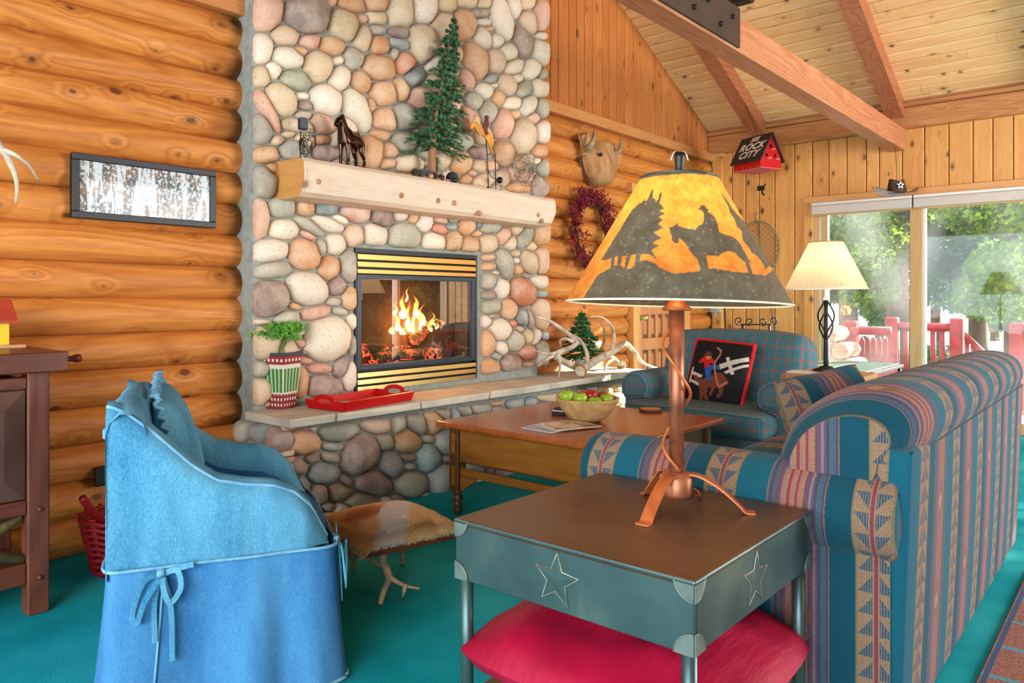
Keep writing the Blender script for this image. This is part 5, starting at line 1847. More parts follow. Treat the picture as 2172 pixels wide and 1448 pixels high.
front = ((V[:, 0] - LX) * LX + (V[:, 1] - LY) * LY) < 0.02
RIDER = [(870, 598), (888, 605), (905, 612), (915, 600), (940, 588), (955, 572), (962, 600), (1000, 612), (1060, 625), (1110, 630), (1125, 605), (1135, 592), (1165, 585), (1180, 560), (1178, 520), (1180, 490), (1160, 465), (1120, 455), (1122, 448), (1148, 445), (1150, 428), (1165, 420), (1185, 425), (1198, 445), (1225, 462), (1210, 475), (1235, 490), (1275, 530), (1298, 580), (1300, 620), (1315, 655), (1360, 670), (1420, 690), (1465, 720), (1500, 770), (1525, 820), (1550, 870), (1588, 912), (1575, 910), (1565, 900), (1575, 950), (1590, 990), (1592, 1015), (1565, 1010), (1545, 960), (1530, 910), (1490, 880), (1450, 830), (1390, 812), (1340, 830), (1300, 862), (1270, 850), (1200, 848), (1205, 890), (1215, 960), (1225, 1005), (1140, 1005), (1145, 960), (1130, 890), (1090, 850), (1050, 800), (1020, 745), (985, 720), (968, 705), (958, 745), (935, 748), (908, 728), (905, 690), (890, 650), (885, 622)]
TREEL = [(690, 290), (680, 340), (650, 400), (610, 420), (560, 470), (480, 600), (400, 730), (300, 890), (340, 890), (420, 860), (520, 850), (620, 840), (700, 840), (745, 860), (775, 905), (770, 870), (730, 800), (800, 770), (740, 740), (820, 700), (750, 655), (835, 615), (790, 580), (830, 545), (790, 520), (848, 495), (800, 465), (845, 455), (800, 400), (825, 320), (805, 310), (790, 370), (770, 395), (765, 370), (740, 360), (748, 282), (730, 300), (712, 350), (690, 385), (665, 380)]
TRUNKS = [[(390, 860), (420, 860), (410, 960), (380, 960)], [(445, 850), (480, 850), (470, 960), (435, 960)], [(520, 850), (560, 845), (520, 980), (495, 980)], [(600, 840), (640, 840), (630, 930), (585, 950)]]
TREER = [(1290, 245), (1340, 330), (1390, 400), (1460, 500), (1560, 590), (1680, 760), (1800, 940), (1760, 950), (1735, 945), (1700, 975), (1690, 930), (1640, 860), (1590, 830), (1560, 780), (1510, 720), (1500, 640), (1460, 600), (1440, 540), (1400, 480), (1385, 430), (1350, 370), (1320, 300)]
GROUND = [(60, 1360), (270, 1020), (330, 985), (420, 935), (480, 940), (500, 960), (530, 970), (560, 960), (630, 900), (700, 890), (760, 920), (830, 970), (930, 1005), (1000, 1000), (1140, 985), (1260, 960), (1400, 985), (1560, 1000), (1700, 1025), (1750, 990), (1780, 930), (2040, 1280), (2040, 1420), (60, 1420)]
dark = np.zeros(len(V), bool)
for pl in [RIDER, TREEL, TREER, GROUND] + TRUNKS: dark |= inpoly(crop, pl)
dark &= front
# the far side of the shade: the same ground line and a few firs
ang = np.arctan2(V[:, 1] - LY, V[:, 0] - LX)
hv = (V[:, 2] - SH0) / (SH1 - SH0)
back = ~front
dark |= back & (hv < .34 + .03 * np.sin(ang * 5))
dark |= back & (np.abs(((ang * 2.2) % 1.0) - .5) < .34 * (1 - hv) * (.8 + .2 * np.sin(hv * 90)))
dark |= (hv > .985)
inkc = np.where(dark[:, None], np.array(C(102, 96, 78)), np.array(C(238, 158, 70)))
su.col = [tuple(r) for r in inkc]


def mica():
    k = NT('mica_shade')
    a = k.n('Attribute', attribute_name='ink').outputs['Color']
    o = k.obj(0)
    n1 = k.noise(o, 22.0, 4, .7)
    n2 = k.n('TexVoronoi', {'Vector': o, 'Scale': 55.0, 'Randomness': 1.0}).outputs['Distance']
    col = k.mix(k.ramp(n1, [(.35, (.5, .5, .5, 1)), (.65, (0, 0, 0, 1))]), a, C(150, 90, 40), 'MULTIPLY')
    col = k.mix(k.ramp(n2, [(.1, (.16, .16, .16, 1)), (.3, (0, 0, 0, 1))]), col, C(214, 204, 160))
    k.base(col, .55, 0, .3)
    bwn = k.n('RGBToBW', {0: a}).outputs[0]
    tf = k.ramp(bwn, [(.2, (.08, .08, .08, 1)), (.5, (.62, .62, .62, 1))])
    tl = k.n('BsdfTranslucent', {0: col})
    mx = k.n('MixShader', {0: tf, 1: k.p.outputs[0], 2: tl.outputs[0]})
    k.t.links.new(mx.outputs[0], k.out.inputs[0])
    return k.m


shade = su.build('shade', mica(), lamp, world=True)
lining = plain('cream_lining', C(240, 226, 196), .7, var=.02)
for v0, nm in ((0.0, 'rim'), (1.0, 'rim')):
    r_ = SR0 if v0 == 0 else SR1
    z_ = SH0 if v0 == 0 else SH1
    pts = [Vector((LX + r_ * math.cos(2 * math.pi * i / 72), LY + r_ * math.sin(2 * math.pi * i / 72), z_)) for i in range(73)]
    MB().tube(pts, .003, 6).xf(tilt).build(nm, lining if v0 == 0 else M['patina'], lamp, world=True)
sp_ = MB()
for a in (0, 120, 240):
    sp_.tube([(LX, LY, SH1 - .002), (LX + SR1 * math.cos(R(a)), LY + SR1 * math.sin(R(a)), SH1 - .002)], .002, 5)
sp_.tube([(LX, LY, TZ + .62), (LX, LY, SH1 + .01)], .003, 6)
sp_.xf(tilt).build('harp', M['brass'], lamp, world=True)
fz = SH1 + .004
MB().lathe([(.014, 0), (.010, .008)], 12, (LX, LY, fz)).xf(tilt).build('finial_base', M['brass'], lamp, world=True)
bt = MB()
bt.lathe([(.011, .008), (.0125, .03), (.015, .055)], 10, (LX, LY, fz), cap1=False)
bt.lathe([(.015, .055), (.0165, .068), (.006, .056)], 10, (LX, LY, fz), cap0=False)
bt.xf(tilt).build('boot_finial', M['black'], lamp, world=True)
for s_ in (-1, 1):
    pl = [Vector((LX, LY, fz + .06)) + Vector((ST, -CT, 0)) * s_ * (.012 + .012 * math.sin(k / 10 * math.pi)) + Vector((0, 0, .012 * math.cos(k / 10 * math.pi * 2))) for k in range(11)]
    MB().tube(pl, .0016, 5).xf(tilt).build('finial_loop', M['white'], lamp, world=True)
MB().lathe([(.0, -.03), (.02, -.028), (.028, .0), (.024, .025), (.012, .05), (.01, .06)], 12, (LX, LY, 1.30), cap0=False).build('bulb', emit('warm_bulb', (1, .75, .45, 1), 6.0), lamp, world=True)
for nm, loc, e in (('lamp_bulb_light', (LX, LY, 1.36), 3.3),):
    l = bpy.data.lights.new(nm, 'POINT')
    l.energy, l.color, l.shadow_soft_size = e, (1.0, .72, .42), .035
    o = bpy.data.objects.new(nm, l)
    COL.objects.link(o)
    o.location = loc

# ---------------------------------------------------------------- coffee table
ct = thing('coffee_table', 'large square wooden coffee table with turned feet and carved stretchers', 'coffee table', (3.5, 2.46, 0))
X0, X1, Y0, Y1, ZT = 2.925, 4.075, 1.875, 3.06, .520
tb = MB().box((X0, Y0, ZT - .034), (X1, Y1, ZT), .014, seg=3)
tb.build('top', M['table_top'], ct, world=True)
lx, ly = (X0 + .055, X1 - .125), (Y0 + .055, Y1 - .125)
for a in lx:
    for b in ly:
        lg = MB().box((a, b, .135), (a + .07, b + .07, ZT - .035), .004)
        r = lg.build('leg', M['table_leg'], ct, world=True)
        c_ = (a + .035, b + .035, 0)
        MB().lathe([(.017, 0), (.024, .012), (.027, .03), (.020, .047), (.026, .052), (.026, .058), (.019, .064), (.029, .085), (.029, .098), (.020, .112), (.026, .118), (.026, .1345)], 16, c_).build('turned_foot', M['table_leg'], r, world=True)
        for fz0, fz1 in ((.345, .455), (.165, .275)):
            for pln in (0, 1):
                if pln == 0: lo, hi = (a - .003, b + .022, fz0), (a + .001, b + .048, fz1)
                else: lo, hi = (a + .022, b - .003, fz0), (a + .048, b + .001, fz1)
                MB().box(lo, hi, .002).build('inset_panel', M['table_wood'], r, world=True)
for (lo, hi) in (((X0 + .068, ly[0] + .071, .300), (X0 + .092, ly[1] - .001, ZT - .035)), ((X1 - .092, ly[0] + .071, .300), (X1 - .068, ly[1] - .001, ZT - .035)),
                 ((lx[0] + .071, Y0 + .068, .300), (lx[1] - .001, Y0 + .092, ZT - .035)), ((lx[0] + .071, Y1 - .092, .300), (lx[1] - .001, Y1 - .068, ZT - .035))):
    MB().box(lo, hi, .004).build('apron', M['table_wood'], ct, world=True)
    lo2, hi2 = (lo[0] - .004, lo[1], .296), (hi[0] + .004, hi[1], .306)
    MB().box(lo2, hi2, .003).build('apron_bead', M['table_leg'], ct, world=True)
for (lo, hi) in (((X0 + .072, ly[0] + .071, .218), (X0 + .094, ly[1] - .001, .262)), ((X1 - .094, ly[0] + .071, .218), (X1 - .072, ly[1] - .001, .262))):
    MB().box(lo, hi, .004).build('stretcher', M['table_wood'], ct, world=True)
scroll = [(0, 0), (.115, 0), (.112, -.012), (.098, -.016), (.094, -.028), (.078, -.03), (.068, -.045), (.05, -.05), (.035, -.066), (.012, -.078), (0, -.08)]
for yb2, s_ in ((ly[1] - .001, -1), (ly[0] + .071, 1)):
    MB().prism([(yb2 + s_ * p[0], .217 + p[1]) for p in scroll], X0 + .074, X0 + .092, 'X').build('carved_bracket', M['table_wood'], ct, world=True)
    MB().prism([(yb2 + s_ * p[0], .217 + p[1]) for p in scroll], X1 - .092, X1 - .074, 'X').build('carved_bracket', M['table_wood'], ct, world=True)

# ---------------------------------------------------------------- antler footstool
fs_ = thing('antler_footstool', 'low footstool with tan and white fur seat on antler legs', 'footstool', (2.085, 2.46, 0), R(-13))
MB().soft((-.21, -.225, .205), (.21, .225, .235), .012, 0, 6).build('seat_board', M['dark_cab_x'], fs_)
MB().soft((-.205, -.22, .236), (.205, .22, .262), .012, .012, 10).build('pad', plain('hide', C(236, 206, 170), .9), fs_)
rng = np.random.default_rng(11)


def fur_mat():
    k = NT('deer_fur')
    a = k.n('Attribute', attribute_name='ink').outputs['Color']
    k.base(a, .85, 0, .2)
    tl = k.n('BsdfTranslucent', {0: a})
    mx = k.n('MixShader', {0: .6, 1: k.p.outputs[0], 2: tl.outputs[0]})
    k.t.links.new(mx.outputs[0], k.out.inputs[0])
    return k.m


vs_, fs, col = [], [], []
for _ in range(52000):
    x, y_ = rng.uniform(-.225, .225), rng.uniform(-.24, .24)
    ex, ey = abs(x) / .225, abs(y_) / .24
    if max(ex, ey) > .98 and rng.random() < .3: continue
    h = .276 + .046 * (1 - ex ** 2.4) * (1 - ey ** 2.4) - .022 * max(0, ex - .86) / .14 - .022 * max(0, ey - .84) / .16
    p = np.array((x, y_, h - .012))
    cl = mnoise.noise_vector(Vector((x * 26, y_ * 26, 3)))
    d = np.array((.012 * np.sign(x) * ex ** 2 + rng.normal() * .004 - .010 + .010 * cl.x, .012 * np.sign(y_) * ey ** 2 + rng.normal() * .004 - .008 + .010 * cl.y, .013 - .016 * max(ex, ey) ** 4)) * rng.uniform(.8, 1.4)
    w_ = np.array((rng.normal(), rng.normal(), 0))
    w_ = w_ / np.linalg.norm(w_) * .0019
    i = len(vs_)
    vs_ += [tuple(p - w_), tuple(p + w_), tuple(p + d)]
    fs.append((i, i + 1, i + 2))
    n1 = mnoise.noise(Vector((x * 9, y_ * 9, 1)))
    band = x * .84 - y_ * .54 + n1 * .035
    cwh, ctn, cbr = np.array((255, 255, 255.)), np.array((255, 228, 190.)), np.array((206, 146, 106.))
    if -.02 < band < .085: c_ = cwh
    elif band >= .085: c_ = ctn * (1.04 + .1 * n1)
    else:
        t = max(0, 1 - (((x + .09) / .10) ** 2 + ((y_ - .03) / .11) ** 2)) * .9
        c_ = ctn * (1 - t) + cbr * t
    if ey > .9 and rng.random() < .3: c_ = c_ * .8 + cwh * .2
    c_ = c_ * rng.uniform(.85, 1.08)
    cc = C(*[min(255, q) for q in c_])
    col += [cc, cc, cc]
fm = MB().add(vs_, fs)
fm.col = col
fm.build('fur', fur_mat(), fs_, kind='stuff')
M['antler'] = plain('antler', C(190, 164, 128), .55, var=.3, scale=14, bump=.2)
M['antler_w'] = plain('bleached_antler', C(208, 190, 166), .55, var=.28, scale=10, bump=.2)
inv = ROOTM[fs_.name].inverted()


def W2(px, py, z=None, d=None):
    return inv @ at(px, py, z=z, d=d)


def antler_leg(pts, rad, tines, mat=None):
    sp = spline(pts, 5)
    b = MB().tube(sp, taper(len(sp), rad[0], rad[1]), 9).build('antler_leg', mat or M['antler'], fs_)
    for tn in tines:
        s2 = spline(tn, 4)
        MB().tube(s2, taper(len(s2), rad[1] * 1.05, .004), 8).build('tine', mat or M['antler'], b)


antler_leg([W2(808, 1160, d=3.0), W2(815, 1195, d=3.0), W2(825, 1225, d=2.99), W2(815, 1250, d=2.98), W2(806, 1281, z=0.004)], (.020, .010),
           [[W2(825, 1222, d=2.99), W2(845, 1235, d=2.95), W2(865, 1243, d=2.93), W2(890, 1248, d=2.92)], [W2(860, 1240, d=2.93), W2(857, 1255, d=2.92), W2(853, 1271, z=.004)]])
antler_leg([W2(735, 1150, d=3.3), W2(738, 1170, d=3.3), W2(750, 1185, d=3.3), W2(748, 1210, z=.004)], (.018, .011),
           [[W2(740, 1172, d=3.3), W2(775, 1182, d=3.25), W2(805, 1200, d=3.2), W2(815, 1207, d=3.18)]])
antler_leg([Vector((.15, .12, .21)), Vector((.14, .14, .12)), Vector((.15, .16, .004))], (.018, .011), [])

# ---------------------------------------------------------------- dark cabinet at the left
cab = thing('cabinet', 'dark stained wooden cabinet with thick top and open lower shelf', 'cabinet', (.70, 3.48, 0))
CX0, CX1, CY0, CY1 = .25, 1.055, 3.235, 3.76
MB().box((.10, 3.175, .925), (1.10, CY1, 1.0), .004).build('top', M['dark_cab_x'], cab, world=True)
for a in (CX0, CX1 - .075):
    for b in (CY0, CY1 - .075):
        MB().box((a, b, 0), (a + .075, b + .075, .924), .005).build('leg', M['dark_cab'], cab, world=True)
MB().box((CX0 + .076, CY0 + .03, .44), (CX1 - .076, CY1 - .02, .90), .004).build('body', M['dark_cab'], cab, world=True)
MB().box((CX0 + .076, CY0 + .004, .86), (CX1 - .076, CY0 + .06, .905), .004).build('rail', M['dark_cab_x'], cab, world=True)
MB().box((CX0 + .076, CY0 + .004, .385), (CX1 - .076, CY0 + .06, .440), .004).build('rail', M['dark_cab_x'], cab, world=True)
da, db, dz0, dz1 = CX0 + .08, CX1 - .08, .445, .855
f = [(da, CY0 + .012, dz0), (db, CY0 + .012, dz0), (db, CY0 + .012, dz1), (da, CY0 + .012, dz1)]
g = [(da + .075, CY0 - .012, dz0 + .075), (db - .075, CY0 - .012, dz0 + .075), (db - .075, CY0 - .012, dz1 - .075), (da + .075, CY0 - .012, dz1 - .075)]
h_ = [(da, CY0 + .03, dz0), (db, CY0 + .03, dz0), (db, CY0 + .03, dz1), (da, CY0 + .03, dz1)]
MB().add(f + g + h_, [(i, (i + 1) % 4, 4 + (i + 1) % 4, 4 + i) for i in range(4)] + [(8 + i, 8 + (i + 1) % 4, (i + 1) % 4, i) for i in range(4)] + [(4, 5, 6, 7)]).build('door', plain('dark_door_panel', C(98, 66, 54), .35, var=.2, scale=4), cab, world=True)
MB().box((CX0 + .02, CY0 + .01, .12), (CX1 - .076, CY0 + .05, .20), .004).build('stretcher', M['dark_cab_x'], cab, world=True)
MB().box((CX0 + .02, CY0 + .06, .13), (CX1 - .01, CY1 - .03, .15), .004).build('shelf', M['dark_cab_x'], cab, world=True)
MB().tube([(CX1 - .08, CY0 + .04, .21), (CX0 + .12, CY0 + .04, .43)], .022, 8).build('brace', M['twig'], cab, world=True)
MB().tube([(CX0 + .4, CY0 + .045, .21), (CX1 - .09, CY0 + .045, .37)], .020, 8).build('brace', M['twig'], cab, world=True)
q = at(150, 765, x=1.10)
MB().tube([(1.095, 3.30, .962), (1.13, 3.30, .962), (1.16, 3.30, .962), (1.165, 3.30, .962), (1.185, 3.30, .962), (1.19, 3.30, .962)], [.010, .010, .012, .017, .017, .010], 10).build('peg', plain('red_peg', C(110, 36, 24), .4), cab, world=True)
for zz in (.40, .14):
    MB().lathe([(.010, 0), (.008, -.008), (0, -.009)], 8, (CX1 - .035, CY0, zz), axis='Y', cap1=False).build('bolt', M['dark_cab'], cab, world=True)

# ---------------------------------------------------------------- twig table, far lamp, slate table
tw = thing('twig_table', 'rustic bent twig side table between the sofa and the plaid armchair', 'side table', (4.68, 1.47, 0))
AX0, AX1, AYa, AYb, TTZ = 4.45, 4.91, 1.27, 1.70, .757
tt = MB().soft((AX0, AYa, TTZ - .035), (AX1, AYb, TTZ), .012, 0, 6, wob=.006)
tt.build('top', wood('rough_bark_top', (196, 150, 104), (140, 96, 60), 'X', ring=6, knots=.4, rough=.8), tw, world=True)
for a, b in ((AX0 + .035, AYb - .035), (AX0 + .035, AYa + .035), (AX1 - .035, AYb - .035), (AX1 - .035, AYa + .035)):
    s_ = spline([(a, b, TTZ - .036), (a + .012, b, .5), (a - .008, b + .008, .25), (a + .006, b - .004, .0)], 5)
    MB().tube(s_, [.02 + .003 * mnoise.noise(p * 18) for p in s_], 9).build('leg', M['twig'], tw, world=True)
for (pa, pb) in (((AX0 + .035, AYb - .035), (AX0 + .035, AYa + .035)), ((AX0 + .035, AYb - .035), (AX1 - .035, AYb - .035)), ((AX0 + .035, AYa + .035), (AX1 - .035, AYa + .035))):
    for k in range(3):
        p, q = Vector(pa + (0,)), Vector(pb + (0,))
        pts = []
        for i in range(13):
            f = i / 12
            pts.append(p.lerp(q, f) + Vector((.01 * math.sin(f * 9 + k), .01 * math.cos(f * 8 + k), .42 - .07 * k + (.28 - .05 * k) * math.sin(math.pi * f))))
        MB().tube(pts, .009, 7).build('bent_twig', M['twig'], tw, world=True)
bkm = MB().box((AX0 + .05, AYb - .20, TTZ), (AX0 + .18, AYb - .02, TTZ + .012), .002)
tag(bkm.build('notepad', plain('pad', C(212, 204, 186), .7)), 'small pale notepad on the twig table beside the iron lamp', 'notepad')
L2 = Vector((4.66, 1.50, TTZ))
l2 = thing('table_lamp', 'twisted black iron lamp with cream linen shade on the twig table', 'lamp', L2)
MB().lathe([(.078, 0), (.080, .012), (.070, .024), (.045, .032), (.03, .042), (.0, .044)], 24, (0, 0, 0), cap1=False).build('base', M['iron'], l2)
MB().lathe([(.014, .03), (.016, .06), (.013, .20), (.012, .32), (.010, .44)], 12).build('pole', M['iron'], l2)
for k in range(4):
    a0 = k * math.pi / 2
    pts = []
    for i in range(19):
        f = i / 18
        rr = .008 + .042 * math.sin(math.pi * f) ** 1.2
        a = a0 + f * 2.6
        pts.append((rr * math.cos(a), rr * math.sin(a), .20 + .24 * f))
    MB().tube(pts, .005, 7).build('twisted_rod', M['iron'], l2)
MB().lathe([(.018, .435), (.018, .45), (.009, .455), (.009, .52)], 12).build('socket', M['white'], l2)


def linen():
    k = NT('linen_shade')
    o = k.obj(0)
    uv = k.n('UVMap').outputs[0]
    a = k.noise(k.map(uv, (3, 120, 1)), 3.0, 3)
    b = k.noise(k.map(uv, (260, 2, 1)), 3.0, 3)
    f = k.math('ADD', a, b)
    col = k.ramp(f, [(.75, C(206, 168, 118)), (1.1, C(244, 226, 190))])
    k.base(col, .8, 0, .2)
    tl = k.n('BsdfTranslucent', {0: col})
    mx = k.n('MixShader', {0: .5, 1: k.p.outputs[0], 2: tl.outputs[0]})
    k.t.links.new(mx.outputs[0], k.out.inputs[0])
    return k.m


zb, zt = 1.262 - TTZ, 1.540 - TTZ
MB().grid(lambda u, v: ((.232 + (.096 - .232) * v) * math.cos(2 * math.pi * u), (.232 + (.096 - .232) * v) * math.sin(2 * math.pi * u), zb + (zt - zb) * v), 64, 6, closed_u=True).build('shade', linen(), l2)
for rr, zz, mt_ in ((.232, zb, M['white']), (.096, zt, plain('shade_trim', C(176, 132, 84), .7))):
    MB().tube([(rr * math.cos(2 * math.pi * i / 48), rr * math.sin(2 * math.pi * i / 48), zz) for i in range(49)], .0035, 6).build('rim', mt_, l2)
MB().lathe([(0, -.028), (.02, -.02), (.026, 0), (.02, .025), (.01, .045)], 10, (0, 0, zb + .07), cap0=False).build('bulb', emit('bulb_white', (1, .85, .6, 1), 6.0), l2)
l = bpy.data.lights.new('far_lamp_light', 'POINT')
l.energy, l.color, l.shadow_soft_size = 1.4, (1.0, .80, .55), .035
o = bpy.data.objects.new('far_lamp_light', l)
COL.objects.link(o)
o.location = L2 + Vector((0, 0, zb + .12))
st_ = thing('slate_table', 'low dark metal table with slate tiles standing by the sliding door', 'table', (6.9, 2.0, 0))
MB().box((6.35, 1.72, .585), (7.45, 2.42, .612), .004).build('frame', M['iron'], st_, world=True)
for i in range(4):
    for j in range(2):
        MB().box((6.38 + i * .262, 1.75 + j * .322, .6125), (6.38 + i * .262 + .255, 1.75 + j * .322 + .315, .622), .002).build('tile', M['teal_glass'], st_, world=True)
for a in (6.38, 7.42):
    for b in (1.75, 2.39):
        MB().tube([(a, b, .586), (a, b, 0)], .016, 8).build('leg', M['iron'], st_, world=True)

# patterned rug behind the sofa
def rug_mat():
    k = NT('rug_weave')
    o = k.obj(0)
    x, y_, _ = k.sep(o)
    gx = k.math('LESS_THAN', k.math('FRACT', k.math('DIVIDE', k.math('ADD', x, k.math('MULTIPLY', y_, .0)), .26)), .09)
    gy = k.math('LESS_THAN', k.math('FRACT', k.math('DIVIDE', y_, .20)), .08)
    nz = k.noise(o, 140.0, 2)
    col = k.ramp(nz, [(.3, C(120, 76, 68)), (.7, C(176, 124, 108))])
    col = k.mix(gx, col, C(86, 150, 168))
    col = k.mix(gy, col, C(70, 90, 120))
    k.base(col, .95, 0, .1)
    k.bump(nz, .5, .005)
    return k.m


rg = thing('rug', 'brown woven rug with thin blue grid lines behind the sofa', 'rug', (2.0, -.6, 0))
MB().box((0.2, -1.7, .001), (4.0, .425, .012), .004).build('rug_field', rug_mat(), rg, world=True)
# ---------------------------------------------------------------- framed aspen print and antler on the left wall
fa, fb_ = at(150, 325, y=3.785), at(453, 480, y=3.785)
tl_, bl_, tr_, br_ = at(150, 322, y=3.785), at(147, 460, y=3.785), at(455, 364, y=3.785), at(449, 485, y=3.785)
pf = thing('framed_print', 'black framed wide print of white aspen trunks on the log wall', 'picture', (1.6, 3.79, 1.6))
x0, x1, z0, z1 = tl_.x, tr_.x, (bl_.z + br_.z) / 2, (tl_.z + tr_.z) / 2
bw = .032
for lo, hi in (((x0, 3.765, z1 - bw), (x1, 3.80, z1)), ((x0, 3.765, z0), (x1, 3.80, z0 + bw)), ((x0, 3.765, z0 + bw), (x0 + bw, 3.80, z1 - bw)), ((x1 - bw, 3.765, z0 + bw), (x1, 3.80, z1 - bw))):
    MB().box(lo, hi, .003).build('frame_bar', M['black'], pf, world=True)


def aspen():
    k = NT('aspen_print')
    o = k.obj(0)
    a = k.noise(k.map(o, (1, 1, .10)), 34.0, 2, .5)
    b = k.noise(k.map(o, (1, 1, .8)), 62.0, 4, .7)
    c_ = k.noise(o, 9.0, 2)
    tr1 = k.ramp(a, [(.50, (0, 0, 0, 1)), (.54, (1, 1, 1, 1))])
    tr2 = k.ramp(b, [(.52, (0, 0, 0, 1)), (.56, (1, 1, 1, 1))])
    f = k.math('MAXIMUM', k.math('MULTIPLY', tr1, k.ramp(b, [(.36, (0, 0, 0, 1)), (.42, (1, 1, 1, 1))])), tr2)
    dark = k.ramp(c_, [(.4, C(46, 40, 36)), (.6, C(122, 84, 38))])
    k.base(k.mix(f, dark, C(186, 194, 196)), .3, 0, .3)
    k.put(k.p.inputs['Coat Weight'], .25)
    k.put(k.p.inputs['Coat Roughness'], .03)
    return k.m


MB().box((x0 + bw, 3.776, z0 + bw), (x1 - bw, 3.782, z1 - bw)).build('print', aspen(), pf, world=True)


def antler(root, pts, r0, r1, tines, mat, part='beam', n=10, burr=True):
    sp = spline(pts, 6)
    b = MB().tube(sp, taper(len(sp), r0, r1), n).build(part, mat, root, world=True)
    if burr:
        d = (sp[0] - sp[1]).normalized()
        mm_ = d.to_track_quat('Z', 'Y').to_matrix().to_4x4()
        mm_.translation = sp[0]
        rr = MB().lathe([(r0 * 1.05, -.02), (r0 * 1.45, -.012), (r0 * 1.5, 0), (r0 * 1.2, .006)], 14, (0, 0, 0))
        rr.xf(mm_).build('burr', M['bark'], root, world=True)
        MB().lathe([(r0 * 1.15, .006), (0, .009)], 14, (0, 0, 0), cap0=False, cap1=False).xf(mm_).build('burr_face', plain('bone', C(232, 218, 184), .7, var=.15, scale=30), root, world=True)
    for tn in tines:
        s2 = spline(tn, 5)
        MB().tube(s2, taper(len(s2), max(r1 * 1.15, r0 * .62), .004, .9), 8).build('tine', mat, root, world=True)
    return b


wa = thing('wall_antler', 'grey antler hung on the log wall at the left edge', 'antler', at(5, 330, y=3.72))
antler(wa, [at(-60, 250, y=3.74), at(-20, 285, y=3.68), at(10, 325, y=3.64), at(30, 365, y=3.64), at(36, 395, y=3.66), at(34, 432, y=3.70)], .020, .005, [[at(8, 318, y=3.64), at(35, 330, y=3.62), at(62, 352, y=3.64), at(82, 384, y=3.70)]], M['antler_w'], burr=False)

# birdhouse and its neighbours
bh = thing('birdhouse', 'small yellow birdhouse with red roof on the dark cabinet', 'birdhouse', (.62, 3.5, 1.0))
bx0, bx1, by0, by1 = .56, .78, 3.48, 3.62
e = at(40, 735, z=1.001)
yel, rdr = plain('yellow_paint', C(226, 200, 36), .6), plain('red_roof_paint', C(176, 62, 40), .6)
MB().box((e.x - .30, e.y - .09, 1.0005), (e.x + .0, e.y + .07, 1.014), .002).build('base', plain('raw_wood', C(206, 150, 110), .7), bh, world=True)
bx, by = e.x - .155, e.y - .01
MB().prism([(by - .06, 1.0145), (by + .06, 1.0145), (by + .06, 1.13), (by, 1.185), (by - .06, 1.13)], bx - .10, bx + .10, 'X').build('body', yel, bh, world=True)
for s_ in (-1, 1):
    MB().prism([(by, 1.188), (by, 1.200), (by + s_ * .085, 1.113), (by + s_ * .085, 1.103)], bx - .125, bx + .125, 'X').build('roof', rdr, bh, world=True)
rb = thing('basket', 'red wicker basket with arched handle behind the denim chair', 'basket', (1.42, 3.55, 0))
redw = plain('red_wicker', C(150, 16, 30), .45, var=.2, scale=50)
bc = at(205, 1090, y=3.50)
for k in range(9):
    rr, zz = .13 + .006 * k, .02 + .028 * k
    MB().tube([(bc.x + .12 + rr * math.cos(2 * math.pi * i / 28), 3.50 + rr * math.sin(2 * math.pi * i / 28), zz + .004 * (-1) ** i) for i in range(29)], .010, 6).build('weave_ring', redw, rb, world=True)
for i in range(14):
    a = 2 * math.pi * i / 14
    MB().tube([(bc.x + .12 + .128 * math.cos(a), 3.50 + .128 * math.sin(a), .004), (bc.x + .12 + .18 * math.cos(a), 3.50 + .18 * math.sin(a), .265)], .006, 5).build('stake', redw, rb, world=True)
MB().lathe([(0, 0.001), (.13, .001), (.13, .012), (0, .012)], 20, (bc.x + .12, 3.50, 0), cap0=False, cap1=False).build('bottom', redw, rb, world=True)
h0 = at(176, 1052, y=3.42)
MB().tube(spline([(h0.x - .01, 3.40, h0.z), (h0.x + .03, 3.42, h0.z - .06), (bc.x + .0, 3.45, .25), (bc.x + .02, 3.46, .20)], 5), .016, 8).build('handle', redw, rb, world=True)
ol = thing('outlet', 'black wall outlet on the log wall behind the denim chair', 'outlet', at(215, 1012, y=3.79))
q = at(214, 1010, y=3.78)
MB().box((q.x - .025, 3.772, q.z - .045), (q.x + .045, 3.80, q.z + .045), .004).build('cover', M['black'], ol, world=True)

# ---------------------------------------------------------------- on the hearth
vb = at(597, 865, z=HZ)
vz = thing('tall_vase', 'tapered square vase with red checks and green stripes on the hearth', 'vase', (vb.x, vb.y, HZ + .001), R(18))
VM = [plain('vase_white', C(226, 220, 202), .5, var=.04), plain('vase_red', C(150, 50, 58), .5, var=.08), plain('vase_green', C(66, 138, 62), .5, var=.08), plain('vase_navy', C(58, 66, 76), .5, var=.05)]
VH = .305


def vfn(side):
    def fn(u, v):
        hw = .052 + .026 * v
        a = (u * 2 - 1) * hw
        return [(a, -hw, VH * v), (hw, a, VH * v), (-a, hw, VH * v), (-hw, -a, VH * v)][side]
    return fn


def vmi(i, j):
    v = j / 40
    if v > .94: return 3
    if v < .27 or v > .76:
        if v > .73 and v < .78: return 0
        return 0 if (i // 2 % 2 == 1 and j // 2 % 2 == 1) else 1
    if v < .30 or v > .72: return 0
    return 2 if (i % 4 in (1, 2, 3) and 0 < i < 20) else 0


